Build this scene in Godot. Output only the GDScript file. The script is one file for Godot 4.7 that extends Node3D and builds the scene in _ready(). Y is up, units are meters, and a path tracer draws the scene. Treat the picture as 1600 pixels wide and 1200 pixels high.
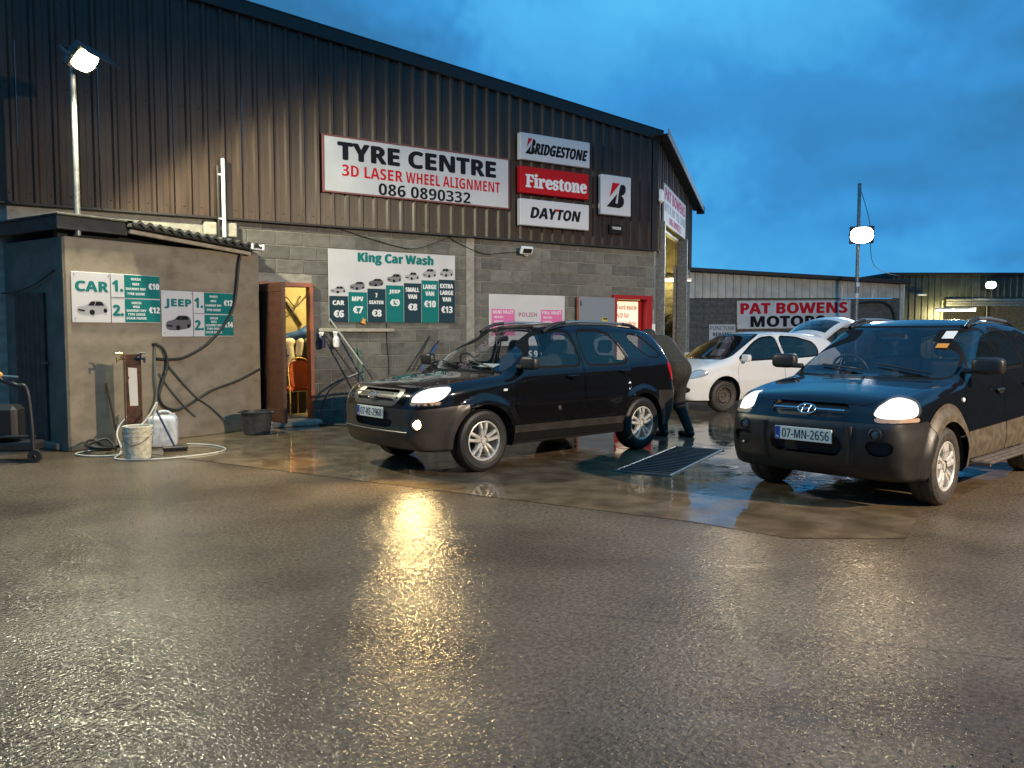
extends Node3D
# A car-wash and tyre yard at dusk after rain. x = right of the camera, y = up, -z = away from the camera, metres.

var rng := RandomNumberGenerator.new()
var M := {}
var taken := {}

# ---------------------------------------------------------------- mesh builder
class MB:
	var v := PackedVector3Array()
	var n := PackedVector3Array()
	var u := PackedVector2Array()
	var T := Transform3D()

	func t3(a: Vector3, b: Vector3, c: Vector3, na: Vector3, nb: Vector3, nc: Vector3) -> void:
		a = T * a
		b = T * b
		c = T * c
		na = (T.basis * na).normalized()
		nb = (T.basis * nb).normalized()
		nc = (T.basis * nc).normalized()
		if (b - a).cross(c - a).dot(na + nb + nc) > 0.0:
			v.append(a); v.append(c); v.append(b)
			n.append(na); n.append(nc); n.append(nb)
		else:
			v.append(a); v.append(b); v.append(c)
			n.append(na); n.append(nb); n.append(nc)

	func tri(a: Vector3, b: Vector3, c: Vector3, out: Vector3) -> void:
		var m := (b - a).cross(c - a).normalized()
		if m.dot(out) < 0.0:
			m = -m
		t3(a, b, c, m, m, m)

	func quad(a: Vector3, b: Vector3, c: Vector3, d: Vector3, out: Vector3) -> void:
		tri(a, b, c, out)
		tri(a, c, d, out)

	func box(c: Vector3, s: Vector3, ch := 0.0) -> void:
		var h := s * 0.5
		var k := minf(ch, minf(h.x, minf(h.y, h.z)) * 0.9)
		for ax in 3:
			var b := (ax + 1) % 3
			var d := (ax + 2) % 3
			for sg in [-1.0, 1.0]:
				var p: Array[Vector3] = []
				for q in [[-1, -1], [1, -1], [1, 1], [-1, 1]]:
					var w := Vector3()
					w[ax] = h[ax] * sg
					w[b] = (h[b] - k) * q[0]
					w[d] = (h[d] - k) * q[1]
					p.append(c + w)
				var o := Vector3()
				o[ax] = sg
				quad(p[0], p[1], p[2], p[3], o)
				if k > 0.0:
					for s2 in [-1.0, 1.0]:
						var a1 := Vector3(); a1[ax] = h[ax] * sg; a1[b] = (h[b] - k) * s2; a1[d] = h[d] - k
						var a2 := a1; a2[d] = -a1[d]
						var b1 := Vector3(); b1[ax] = (h[ax] - k) * sg; b1[b] = h[b] * s2; b1[d] = h[d] - k
						var b2 := b1; b2[d] = -b1[d]
						var o2 := Vector3(); o2[ax] = sg; o2[b] = s2
						quad(c + a1, c + a2, c + b2, c + b1, o2)
		if k > 0.0:
			for sx in [-1.0, 1.0]:
				for sy in [-1.0, 1.0]:
					for sz in [-1.0, 1.0]:
						tri(c + Vector3(h.x * sx, (h.y - k) * sy, (h.z - k) * sz), c + Vector3((h.x - k) * sx, h.y * sy, (h.z - k) * sz), c + Vector3((h.x - k) * sx, (h.y - k) * sy, h.z * sz), Vector3(sx, sy, sz))

	func cyl(p0: Vector3, p1: Vector3, r0: float, r1: float, seg := 12, caps := true) -> void:
		var ax := (p1 - p0).normalized()
		var e1 := ax.cross(Vector3.UP if absf(ax.y) < 0.9 else Vector3.RIGHT).normalized()
		var e2 := ax.cross(e1)
		for i in seg:
			var a := TAU * i / seg
			var b := TAU * (i + 1) / seg
			var da := e1 * cos(a) + e2 * sin(a)
			var db := e1 * cos(b) + e2 * sin(b)
			t3(p0 + da * r0, p1 + da * r1, p1 + db * r1, da, da, db)
			t3(p0 + da * r0, p1 + db * r1, p0 + db * r0, da, db, db)
			if caps:
				tri(p0, p0 + da * r0, p0 + db * r0, -ax)
				tri(p1, p1 + da * r1, p1 + db * r1, ax)

	func tube(pts: Array, r: float, seg := 8) -> void:
		var e1 := Vector3()
		var rings := []
		for i in pts.size():
			var d: Vector3 = (pts[mini(i + 1, pts.size() - 1)] - pts[maxi(i - 1, 0)]).normalized()
			if i == 0:
				e1 = d.cross(Vector3.UP if absf(d.y) < 0.9 else Vector3.RIGHT).normalized()
			else:
				e1 = (e1 - d * e1.dot(d)).normalized()
			var e2 := d.cross(e1)
			var ring := []
			for k in seg:
				ring.append(e1 * cos(TAU * k / seg) + e2 * sin(TAU * k / seg))
			rings.append(ring)
		for i in pts.size() - 1:
			for k in seg:
				var q := (k + 1) % seg
				var a: Vector3 = rings[i][k]
				var b: Vector3 = rings[i][q]
				var c: Vector3 = rings[i + 1][q]
				var d: Vector3 = rings[i + 1][k]
				t3(pts[i] + a * r, pts[i] + b * r, pts[i + 1] + c * r, a, b, c)
				t3(pts[i] + a * r, pts[i + 1] + c * r, pts[i + 1] + d * r, a, c, d)

	# profile of Vector2(radius, height) turned round the y axis of T
	func lathe(pr: Array, seg := 24) -> void:
		for i in pr.size() - 1:
			var a: Vector2 = pr[i]
			var b: Vector2 = pr[i + 1]
			var d := (b - a).normalized()
			var nn := Vector2(d.y, -d.x)
			for k in seg:
				var c0 := TAU * k / seg
				var c1 := TAU * (k + 1) / seg
				var e0 := Vector3(cos(c0), 0, sin(c0))
				var e1 := Vector3(cos(c1), 0, sin(c1))
				var n0 := e0 * nn.x + Vector3.UP * nn.y
				var n1 := e1 * nn.x + Vector3.UP * nn.y
				if a.x > 1e-5:
					t3(e0 * a.x + Vector3.UP * a.y, e1 * a.x + Vector3.UP * a.y, e1 * b.x + Vector3.UP * b.y, n0, n1, n1)
				if b.x > 1e-5:
					t3(e0 * a.x + Vector3.UP * a.y, e1 * b.x + Vector3.UP * b.y, e0 * b.x + Vector3.UP * b.y, n0, n1, n0)

	# 2-D outline in the xy plane of T, from z0 to z1
	func plate(poly: PackedVector2Array, z0: float, z1: float) -> void:
		var ix := Geometry2D.triangulate_polygon(poly)
		for i in range(0, ix.size(), 3):
			for z in [z0, z1]:
				tri(Vector3(poly[ix[i]].x, poly[ix[i]].y, z), Vector3(poly[ix[i + 1]].x, poly[ix[i + 1]].y, z), Vector3(poly[ix[i + 2]].x, poly[ix[i + 2]].y, z), Vector3(0, 0, signf(z - (z0 + z1) * 0.5)))
		var ccw := 0.0
		for i in poly.size():
			ccw += poly[i].cross(poly[(i + 1) % poly.size()])
		for i in poly.size():
			var a := poly[i]
			var b := poly[(i + 1) % poly.size()]
			var d := (b - a) * signf(ccw)
			quad(Vector3(a.x, a.y, z0), Vector3(b.x, b.y, z0), Vector3(b.x, b.y, z1), Vector3(a.x, a.y, z1), Vector3(d.y, -d.x, 0))

	func ball(c: Vector3, r: Vector3, seg := 14, rings := 8) -> void:
		for i in rings:
			for k in seg:
				var p := []
				for q in [[i, k], [i + 1, k], [i + 1, k + 1], [i, k + 1]]:
					var a: float = PI * q[0] / rings
					var b: float = TAU * q[1] / seg
					p.append(Vector3(sin(a) * cos(b), cos(a), sin(a) * sin(b)))
				t3(c + p[0] * r, c + p[1] * r, c + p[2] * r, p[0] / r, p[1] / r, p[2] / r)
				t3(c + p[0] * r, c + p[2] * r, c + p[3] * r, p[0] / r, p[2] / r, p[3] / r)

	# a box with rounded faces and edges (superellipsoid)
	func pebble(c: Vector3, s: Vector3, e := 0.45, seg := 24, rings := 14) -> void:
		var pw := func(a: float) -> float: return signf(a) * pow(absf(a), e)
		var pn := func(a: float) -> float: return signf(a) * pow(absf(a), 2.0 - e)
		for i in rings:
			for k in seg:
				var p := []
				var m := []
				for q in [[i, k], [i + 1, k], [i + 1, k + 1], [i, k + 1]]:
					var a: float = PI * q[0] / rings
					var b: float = TAU * q[1] / seg
					p.append(c + Vector3(pw.call(sin(a)) * pw.call(cos(b)), pw.call(cos(a)), pw.call(sin(a)) * pw.call(sin(b))) * s * 0.5)
					m.append((Vector3(pn.call(sin(a)) * pn.call(cos(b)), pn.call(cos(a)), pn.call(sin(a)) * pn.call(sin(b))) / s).normalized())
				if i > 0:
					t3(p[0], p[2], p[3], m[0], m[2], m[3])
				if i < rings - 1:
					t3(p[0], p[1], p[2], m[0], m[1], m[2])

	func done() -> ArrayMesh:
		var a := []
		a.resize(Mesh.ARRAY_MAX)
		a[Mesh.ARRAY_VERTEX] = v
		a[Mesh.ARRAY_NORMAL] = n
		if u.size() == v.size():
			a[Mesh.ARRAY_TEX_UV] = u
		var m := ArrayMesh.new()
		m.add_surface_from_arrays(Mesh.PRIMITIVE_TRIANGLES, a)
		return m

# ---------------------------------------------------------------- objects
func thing(called: String, label: String, category: String, group := "", where: Variant = Transform3D()) -> Node3D:
	var o := Node3D.new()
	name_it(o, called)
	add_child(o)
	if where is Vector3:
		o.position = where as Vector3
	else:
		o.transform = where
	tag(o, label, category, group)
	return o

func name_it(o: Node, called: String) -> void:
	taken[called] = taken.get(called, -1) + 1
	o.name = called if taken[called] == 0 else "%s_%03d" % [called, taken[called]]

func tag(o: Node, label: String, category: String, group := "") -> void:
	o.set_meta("label", label)
	o.set_meta("category", category)
	if group:
		o.set_meta("group", group)

func part(parent: Node, called: String, mb, mat: Material, label := "") -> MeshInstance3D:
	var o := MeshInstance3D.new()
	o.name = called
	o.mesh = mb.done() if mb is MB else mb
	o.material_override = mat
	parent.add_child(o, true)
	if label:
		o.set_meta("label", label)
	return o

func struct(called: String, mb, mat: Material) -> MeshInstance3D:
	var o := part(self, called, mb, mat)
	o.set_meta("kind", "structure")
	return o

func W(X: float, Y: float, D: float) -> Vector3:
	return Vector3(X, Y, -D)

# the frame of an upright wall: x along (dx, dd), y up, z out of its face
func frame(X: float, D: float, deg: float) -> Transform3D:
	var a := deg_to_rad(deg)
	var ex := Vector3(sin(a), 0, -cos(a))
	return Transform3D(Basis(ex, Vector3.UP, ex.cross(Vector3.UP)), W(X, 0, D))

func at(f: Transform3D, s: float, h: float, z := 0.0) -> Transform3D:
	return f * Transform3D(Basis(), Vector3(s, h, z))

# ---------------------------------------------------------------- lettering
var fonts := {}
func font(kind: String) -> Font:
	if not fonts.has(kind):
		var f := SystemFont.new()
		f.font_names = PackedStringArray(["Droid Serif" if kind.begins_with("serif") else "Droid Sans"])
		f.font_weight = 400 if kind.ends_with("regular") else 700
		var fv := FontVariation.new()
		fv.base_font = f
		fv.variation_embolden = 0.0
		fonts[kind] = fv
	return fonts[kind]

# words fitted to a box of w x h round (x, y), z in front of the parent's face
func text(parent: Node, s: String, kind: String, x: float, y: float, w: float, h: float, z: float, mat: Material, slant := 0.0, turn := 0.0) -> MeshInstance3D:
	var tm := TextMesh.new()
	tm.text = s
	tm.font = font(kind)
	tm.font_size = 96
	tm.pixel_size = 0.005
	tm.depth = 0.02
	tm.curve_step = 1.5
	var b := tm.get_aabb()
	var mb := MB.new()
	var arr := tm.get_mesh_arrays()
	var vv: PackedVector3Array = arr[Mesh.ARRAY_VERTEX]
	var nn: PackedVector3Array = arr[Mesh.ARRAY_NORMAL]
	var ix: PackedInt32Array = arr[Mesh.ARRAY_INDEX] if arr[Mesh.ARRAY_INDEX] != null else PackedInt32Array(range(vv.size()))
	# heavy faces: the outline again, a little to each side and a hair behind
	var g := h * (0.048 if kind.ends_with("black") else 0.0)
	var copies := [Vector3()] if g == 0.0 else [Vector3(), Vector3(-g, 0, -0.0003), Vector3(g, 0, -0.0006), Vector3(0, g * 0.7, -0.0009), Vector3(0, -g * 0.7, -0.0012)]
	for dv: Vector3 in copies:
		for i in range(0, ix.size(), 3):
			var p := []
			for k in 3:
				var q := vv[ix[i + k]]
				var yy := (q.y - b.position.y) / b.size.y - 0.5
				var xx := (q.x - b.position.x) / b.size.x - 0.5
				p.append(Vector3(x + xx * (w - slant * h) + yy * h * slant, y + yy * h, z + (q.z / 0.02 + 0.5) * 0.002) + dv)
			var m := nn[ix[i]]
			mb.t3(p[0], p[1], p[2], m, m, m)
	var o := part(parent, "lettering", mb, mat)
	if turn:
		o.rotation.z = turn
	return o

# ---------------------------------------------------------------- materials
func mat(c: Color, rough: float, metal := 0.0) -> StandardMaterial3D:
	var m := StandardMaterial3D.new()
	m.albedo_color = c.linear_to_srgb()
	m.roughness = rough
	m.metallic = metal
	return m

func lin(r: float, g: float, b: float) -> Color:
	return Color(r, g, b)

func noise_tex(freq: float, oct: int, cols: Array, size := 512, kind := FastNoiseLite.TYPE_SIMPLEX_SMOOTH, sd := 1, gain := 0.5) -> NoiseTexture2D:
	var t := NoiseTexture2D.new()
	t.width = size
	t.height = size
	t.seamless = true
	t.normalize = true
	var f := FastNoiseLite.new()
	f.seed = sd
	f.noise_type = kind
	f.frequency = freq
	f.fractal_octaves = oct
	f.fractal_gain = gain
	if kind == FastNoiseLite.TYPE_CELLULAR:
		f.cellular_return_type = FastNoiseLite.RETURN_DISTANCE
	t.noise = f
	if cols.size():
		var g := Gradient.new()
		g.offsets = PackedFloat32Array()
		g.colors = PackedColorArray()
		var o := PackedFloat32Array()
		var c := PackedColorArray()
		for k in cols.size():
			o.append(cols[k][0])
			c.append((cols[k][1] as Color).linear_to_srgb())
		g.offsets = o
		g.colors = c
		t.color_ramp = g
	return t

var tex := {}
func shared(key: String, make: Callable) -> Texture2D:
	if not tex.has(key):
		tex[key] = make.call()
	return tex[key]

# a mottled surface: colour between a and b over patches of the given size, with a fine relief
func mottled(a: Color, b: Color, rough: float, patch := 1.0, relief := 0.0, world := true, metal := 0.0, sd := 1) -> StandardMaterial3D:
	var m := StandardMaterial3D.new()
	m.albedo_texture = noise_tex(0.012, 5, [[0.25, a], [0.75, b]], 512, FastNoiseLite.TYPE_SIMPLEX_SMOOTH, sd)
	m.roughness = rough
	m.metallic = metal
	m.uv1_triplanar = true
	m.uv1_world_triplanar = world
	m.uv1_scale = Vector3.ONE / (patch * 3.0)
	if relief > 0.0:
		m.heightmap_enabled = true
		m.heightmap_scale = relief
		m.heightmap_texture = shared("grit", func(): return noise_tex(0.06, 4, [], 512, FastNoiseLite.TYPE_SIMPLEX_SMOOTH, 7))
	return m

func glow(c: Color, energy: float) -> StandardMaterial3D:
	var m := mat(Color(0.8, 0.8, 0.8), 0.3)
	m.emission_enabled = true
	m.emission = c.linear_to_srgb()
	m.emission_energy_multiplier = energy
	return m

func pane(c: Color, alpha: float, rough := 0.02) -> StandardMaterial3D:
	var m := mat(c, rough)
	m.transparency = BaseMaterial3D.TRANSPARENCY_ALPHA
	m.albedo_color.a = alpha
	return m

func paint(c: Color, rough := 0.25, coat := 1.0) -> StandardMaterial3D:
	var m := mat(c, rough)
	m.metallic_specular = 0.1
	m.clearcoat_enabled = true
	m.clearcoat = coat
	m.clearcoat_roughness = 0.03
	return m

func build_materials() -> void:
	M.claddings = []
	for k in 4:
		var g := 0.50 + 0.06 * k
		var c := mottled(lin(0.054, 0.034, 0.022) * g, lin(0.090, 0.057, 0.037) * g, 0.38 + 0.02 * k, 1.6, 0.0, true, 0.0, 70 + k)
		c.metallic_specular = 0.42
		c.uv1_scale = Vector3(0.9, 0.12, 0.9)
		M.claddings.append(c)
	M.cladding = M.claddings[1]
	M.flashing = mat(lin(0.016, 0.012, 0.010), 0.6)
	M.flashing_pale = mat(lin(0.30, 0.32, 0.33), 0.4)
	M.grey_clad = mottled(lin(0.40, 0.38, 0.33), lin(0.52, 0.50, 0.44), 0.45, 1.0, 0.0, true, 0.0, 4)
	M.green_clad = mottled(lin(0.030, 0.036, 0.026), lin(0.05, 0.056, 0.042), 0.45, 1.0, 0.0, true, 0.0, 5)
	M.blocks = []
	for k in 5:
		var g := 0.112 + 0.016 * k
		M.blocks.append(mottled(lin(g * 0.80, g * 0.78, g * 0.68), lin(g * 1.15, g * 1.12, g * 0.98), 0.88, 0.35, 0.5, true, 0.0, 20 + k))
	M.block_dark = mottled(lin(0.085, 0.083, 0.075), lin(0.13, 0.127, 0.112), 0.88, 0.35, 0.5, true, 0.0, 30)
	M.block_low = mottled(lin(0.050, 0.044, 0.034), lin(0.115, 0.104, 0.084), 0.6, 0.3, 0.5, true, 0.0, 29)
	M.mortar = mottled(lin(0.23, 0.22, 0.19), lin(0.33, 0.31, 0.27), 0.92, 0.3, 0.3, true, 0.0, 31)
	M.render_wall = mottled(lin(0.22, 0.185, 0.135), lin(0.27, 0.23, 0.17), 0.85, 0.9, 0.06, true, 0.0, 32)
	M.render_wall.detail_enabled = true
	M.render_wall.detail_blend_mode = BaseMaterial3D.BLEND_MODE_MUL
	M.render_wall.detail_uv_layer = BaseMaterial3D.DETAIL_UV_1
	M.render_wall.detail_albedo = noise_tex(0.02, 4, [[0.0, lin(0.62, 0.60, 0.56)], [0.33, lin(0.86, 0.85, 0.83)], [0.5, lin(1, 1, 1)]], 512, FastNoiseLite.TYPE_SIMPLEX_SMOOTH, 33)
	M.render_shaded = mottled(lin(0.085, 0.078, 0.064), lin(0.135, 0.125, 0.104), 0.85, 0.8, 0.3, true, 0.0, 34)  # darker copy of the render: the side wall's shade put into its colour
	M.dark_wood = mottled(lin(0.02, 0.02, 0.02), lin(0.045, 0.042, 0.038), 0.7, 0.4, 0.2, true, 0.0, 35)
	M.asbestos = mottled(lin(0.03, 0.03, 0.027), lin(0.075, 0.072, 0.062), 0.9, 0.4, 0.3, true, 0.0, 36)
	M.pale_timber = mottled(lin(0.30, 0.27, 0.21), lin(0.45, 0.41, 0.33), 0.8, 0.3, 0.2, true, 0.0, 37)
	M.rust = mottled(lin(0.055, 0.026, 0.014), lin(0.13, 0.055, 0.027), 0.8, 0.25, 0.3, true, 0.0, 38)
	M.door_brown = mottled(lin(0.055, 0.022, 0.014), lin(0.085, 0.034, 0.02), 0.5, 0.3, 0.1, true, 0.0, 39)
	M.door_orange = mottled(lin(0.23, 0.055, 0.022), lin(0.33, 0.085, 0.035), 0.5, 0.3, 0.1, true, 0.0, 40)
	M.door_red = mat(lin(0.33, 0.012, 0.014), 0.4)
	M.door_grey = mat(lin(0.19, 0.22, 0.25), 0.45)
	M.white_sign = mottled(lin(0.50, 0.50, 0.51), lin(0.57, 0.57, 0.58), 0.6, 1.5, 0.0, true, 0.0, 41)
	M.white_box = mat(lin(0.58, 0.58, 0.60), 0.6)
	M.cream_plastic = mat(lin(0.62, 0.58, 0.45), 0.4)
	M.white = mat(lin(0.75, 0.75, 0.74), 0.4)
	M.print_black = mat(lin(0.012, 0.012, 0.016), 0.8)
	M.print_red = mat(lin(0.50, 0.012, 0.022), 0.8)
	M.sign_red = mat(lin(0.46, 0.010, 0.014), 0.6)
	M.print_teal = mat(lin(0.010, 0.16, 0.155), 0.8)
	M.print_navy = mat(lin(0.018, 0.045, 0.062), 0.8)
	M.print_white = mat(lin(0.70, 0.71, 0.72), 0.8)
	M.print_pink = mat(lin(0.62, 0.16, 0.36), 0.8)
	M.print_mauve = mat(lin(0.36, 0.14, 0.24), 0.8)
	M.print_violet = mat(lin(0.40, 0.05, 0.16), 0.8)
	M.print_greys = [mat(lin(0.33, 0.33, 0.34), 0.8), mat(lin(0.10, 0.10, 0.11), 0.8), mat(lin(0.18, 0.18, 0.19), 0.8)]
	for k in [M.print_black, M.print_red, M.print_teal, M.print_navy, M.print_pink, M.print_mauve, M.print_violet, M.sign_red, M.white_sign, M.white_box]:
		k.metallic_specular = 0.25
	M.sign_edge = mat(lin(0.16, 0.04, 0.04), 0.5)
	M.black_plastic = mat(lin(0.012, 0.012, 0.013), 0.45)
	M.black_matt = mat(lin(0.010, 0.010, 0.010), 0.8)
	M.rubber = mat(lin(0.014, 0.014, 0.014), 0.55)
	M.hose_black = mat(lin(0.016, 0.017, 0.015), 0.5)
	M.hose_white = mat(lin(0.42, 0.42, 0.38), 0.5)
	M.hose_grey = mat(lin(0.10, 0.10, 0.09), 0.5)
	M.galvanised = mottled(lin(0.20, 0.20, 0.19), lin(0.34, 0.34, 0.32), 0.45, 0.2, 0.0, true, 0.55, 42)
	M.steel = mat(lin(0.45, 0.44, 0.42), 0.3, 0.9)
	M.grate_bar = mottled(lin(0.018, 0.017, 0.015), lin(0.045, 0.042, 0.036), 0.55, 0.1, 0.0, true, 0.0, 49)
	M.fog_off = mat(lin(0.10, 0.10, 0.11), 0.12, 0.3)
	M.steel_dark = mottled(lin(0.05, 0.05, 0.048), lin(0.12, 0.115, 0.105), 0.35, 0.2, 0.0, true, 0.7, 43)
	M.brass = mat(lin(0.45, 0.33, 0.12), 0.3, 0.9)
	M.bucket = mottled(lin(0.36, 0.34, 0.25), lin(0.62, 0.60, 0.50), 0.5, 0.12, 0.0, false, 0.0, 44)
	M.can = mottled(lin(0.42, 0.46, 0.50), lin(0.62, 0.66, 0.68), 0.4, 0.2, 0.0, false, 0.0, 45)
	M.tub = mottled(lin(0.02, 0.02, 0.021), lin(0.045, 0.045, 0.046), 0.5, 0.2, 0.0, false, 0.0, 46)
	M.blue_plastic = mat(lin(0.02, 0.09, 0.36), 0.35)
	M.blue_dark = mat(lin(0.008, 0.014, 0.05), 0.4)
	M.green_plastic = mat(lin(0.02, 0.16, 0.11), 0.4)
	M.orange_fabric = mottled(lin(0.55, 0.085, 0.012), lin(0.68, 0.12, 0.02), 0.85, 0.1, 0.1, true, 0.0, 47)
	M.gold = mat(lin(0.65, 0.42, 0.13), 0.35, 0.7)
	M.yellow_wall = mottled(lin(0.34, 0.30, 0.19), lin(0.46, 0.41, 0.27), 0.8, 0.6, 0.1, true, 0.0, 48)
	M.orange_plastic = mat(lin(0.62, 0.26, 0.02), 0.4)
	M.paper = mat(lin(0.70, 0.68, 0.62), 0.8)
	M.black_suv_paint = paint(lin(0.005, 0.005, 0.006), 0.25)
	M.blue_suv_paint = paint(lin(0.005, 0.006, 0.009), 0.28)
	M.blue_suv_paint.heightmap_enabled = true
	M.blue_suv_paint.heightmap_scale = 0.02
	M.blue_suv_paint.heightmap_texture = shared("drops", func(): return noise_tex(0.11, 1, [[0.0, lin(1, 1, 1)], [0.16, lin(0.3, 0.3, 0.3)], [0.3, lin(0, 0, 0)]], 512, FastNoiseLite.TYPE_CELLULAR, 9))
	M.blue_suv_paint.uv1_triplanar = true
	M.blue_suv_paint.uv1_scale = Vector3.ONE * 2.2
	M.white_paint = paint(lin(0.72, 0.70, 0.68), 0.3)
	M.black_suv_plastic = mottled(lin(0.024, 0.021, 0.018), lin(0.038, 0.033, 0.028), 0.36, 0.5, 0.0, false, 0.0, 50)
	M.blue_suv_plastic = mottled(lin(0.013, 0.012, 0.0105), lin(0.022, 0.020, 0.0175), 0.42, 0.4, 0.0, false, 0.0, 51)
	M.blue_suv_muddy = mottled(lin(0.065, 0.050, 0.034), lin(0.115, 0.090, 0.062), 0.5, 0.25, 0.0, false, 0.0, 52)
	M.grille_silver = mat(lin(0.13, 0.12, 0.105), 0.35, 0.5)
	M.chrome = mat(lin(0.72, 0.72, 0.72), 0.12, 1.0)
	M.alloy = mottled(lin(0.50, 0.48, 0.44), lin(0.64, 0.62, 0.57), 0.38, 0.1, 0.0, false, 0.3, 53)
	M.steel_rim = mottled(lin(0.075, 0.062, 0.048), lin(0.14, 0.115, 0.085), 0.6, 0.1, 0.0, false, 0.2, 54)
	M.tyre = mottled(lin(0.007, 0.007, 0.007), lin(0.013, 0.0125, 0.012), 0.55, 0.1, 0.0, false, 0.0, 55)
	M.tyre_muddy = mottled(lin(0.022, 0.020, 0.017), lin(0.06, 0.05, 0.04), 0.6, 0.12, 0.0, false, 0.0, 56)
	M.glass = pane(lin(0.01, 0.02, 0.025), 0.22)
	M.glass_dark = pane(lin(0.006, 0.010, 0.013), 0.62)
	M.trim_matt = mat(lin(0.008, 0.008, 0.008), 0.6)
	M.trim_matt.metallic_specular = 0.2
	M.seat = mat(lin(0.025, 0.025, 0.027), 0.85)
	M.cabin = mat(lin(0.016, 0.016, 0.017), 0.8)
	M.plate_white = mat(lin(0.66, 0.66, 0.60), 0.4)
	M.plate_blue = mat(lin(0.012, 0.05, 0.32), 0.4)
	M.tail_red = mat(lin(0.40, 0.010, 0.018), 0.12)
	M.lamp_clear = mat(lin(0.45, 0.48, 0.52), 0.08, 0.4)
	M.amber = mat(lin(0.42, 0.28, 0.20), 0.2)
	M.head_black_suv = glow(lin(1.0, 0.86, 0.62), 1.35)
	M.head_blue_suv = glow(lin(1.0, 0.84, 0.60), 1.35)
	M.lens = pane(lin(0.9, 0.9, 0.9), 0.06)
	M.fog = glow(lin(1.0, 0.66, 0.26), 40.0)
	M.mirror = mat(lin(0.6, 0.62, 0.64), 0.04, 1.0)
	M.jacket = mottled(lin(0.022, 0.021, 0.015), lin(0.042, 0.040, 0.029), 0.85, 0.15, 0.3, false, 0.0, 57)
	M.trousers = mottled(lin(0.018, 0.015, 0.014), lin(0.030, 0.026, 0.024), 0.85, 0.15, 0.3, false, 0.0, 58)
	M.skin = mat(lin(0.36, 0.16, 0.10), 0.5)
	M.hair = mat(lin(0.018, 0.014, 0.011), 0.7)
	M.boot = mat(lin(0.014, 0.013, 0.012), 0.5)

# ---------------------------------------------------------------- implicit shapes and surface nets
func sdpoly(px: float, py: float, q: PackedVector2Array) -> float:
	var d := 1e9
	var s := 1.0
	var n := q.size()
	var j := n - 1
	for i in n:
		var ex := q[j].x - q[i].x
		var ey := q[j].y - q[i].y
		var wx := px - q[i].x
		var wy := py - q[i].y
		var t := clampf((wx * ex + wy * ey) / (ex * ex + ey * ey), 0.0, 1.0)
		var bx := wx - ex * t
		var by := wy - ey * t
		d = minf(d, bx * bx + by * by)
		var c1 := py >= q[i].y
		var c2 := py < q[j].y
		var c3 := ex * wy > ey * wx
		if (c1 and c2 and c3) or not (c1 or c2 or c3):
			s = -s
		j = i
	return s * sqrt(d)

class Lut:
	var a := PackedFloat32Array()
	var x0 := 0.0
	var inv := 50.0
	func _init(pts: Array, lo: float, hi: float, smooth: float) -> void:
		x0 = lo
		var n := int((hi - lo) * inv) + 2
		for i in n:
			var x := lo + i / inv
			var y: float = pts[0][1]
			if x >= pts[-1][0]:
				y = pts[-1][1]
			else:
				for k in pts.size() - 1:
					if x >= pts[k][0] and x < pts[k + 1][0]:
						y = lerpf(pts[k][1], pts[k + 1][1], (x - pts[k][0]) / (pts[k + 1][0] - pts[k][0]))
						break
			a.append(y)
		var r := int(smooth * inv)
		for pass_ in 2:
			var b := a.duplicate()
			for i in n:
				var s := 0.0
				for k in range(-r, r + 1):
					s += b[clampi(i + k, 0, n - 1)]
				a[i] = s / (2 * r + 1)
	func at(x: float) -> float:
		var t := clampf((x - x0) * inv, 0.0, a.size() - 1.001)
		var i := int(t)
		return a[i] + (a[i + 1] - a[i]) * (t - i)

class CarShape:
	var top: Lut
	var nose: Lut
	var tail: Lut
	var plan: Lut
	var side: Lut
	var bottom := 0.26
	var axles := [0.0, -2.63]
	var arch_r := 0.40
	var flare := 0.02
	var cf := 0.13
	var cr := 0.07
	var crown := 0.06
	var mid := -1.7
	func f(p: Vector3) -> float:
		var z := absf(p.z)
		var zz := z * z
		var xf := p.x + cf * zz
		var xe := xf if p.x > mid else p.x - cr * zz
		var ty := top.at(xe)
		var sl := (top.at(xe + 0.03) - top.at(xe - 0.03)) / 0.06
		var a := (p.y - ty + crown * zz) / sqrt(1.0 + sl * sl)
		var w := plan.at(p.x) - side.at(p.y)
		if flare > 0.0:
			for ax: float in axles:
				var dx := p.x - ax
				var dy := p.y - 0.34
				var r := sqrt(dx * dx + dy * dy)
				w += flare * smoothstep(arch_r + 0.13, arch_r + 0.045, r)
		var b := (z - w) * 0.95
		var c := xf - nose.at(p.y)
		var d := tail.at(p.y) - p.x + cr * zz
		var e := bottom - p.y
		var h := maxf(0.11 - absf(a - b), 0.0)
		a = maxf(a, b) + h * h / 0.44
		h = maxf(0.09 - absf(a - c), 0.0)
		a = maxf(a, c) + h * h / 0.36
		h = maxf(0.09 - absf(a - d), 0.0)
		a = maxf(a, d) + h * h / 0.36
		h = maxf(0.05 - absf(a - e), 0.0)
		return maxf(a, e) + h * h / 0.2

class Bones:
	# tapered capsules joined smoothly: [a, b, ra, rb]
	var bones := []
	var k := 0.05
	func f(p: Vector3) -> float:
		var d := 1e9
		for b in bones:
			var ab: Vector3 = b[1] - b[0]
			var t := clampf((p - b[0]).dot(ab) / ab.length_squared(), 0.0, 1.0)
			var q: Vector3 = p - (b[0] + ab * t)
			if b.size() > 4:
				q = q * (b[4] as Vector3)
			var e: float = q.length() - lerpf(b[2], b[3], t)
			var h := maxf(k - absf(d - e), 0.0)
			d = minf(d, e) - h * h / (4.0 * k)
		return d

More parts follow.
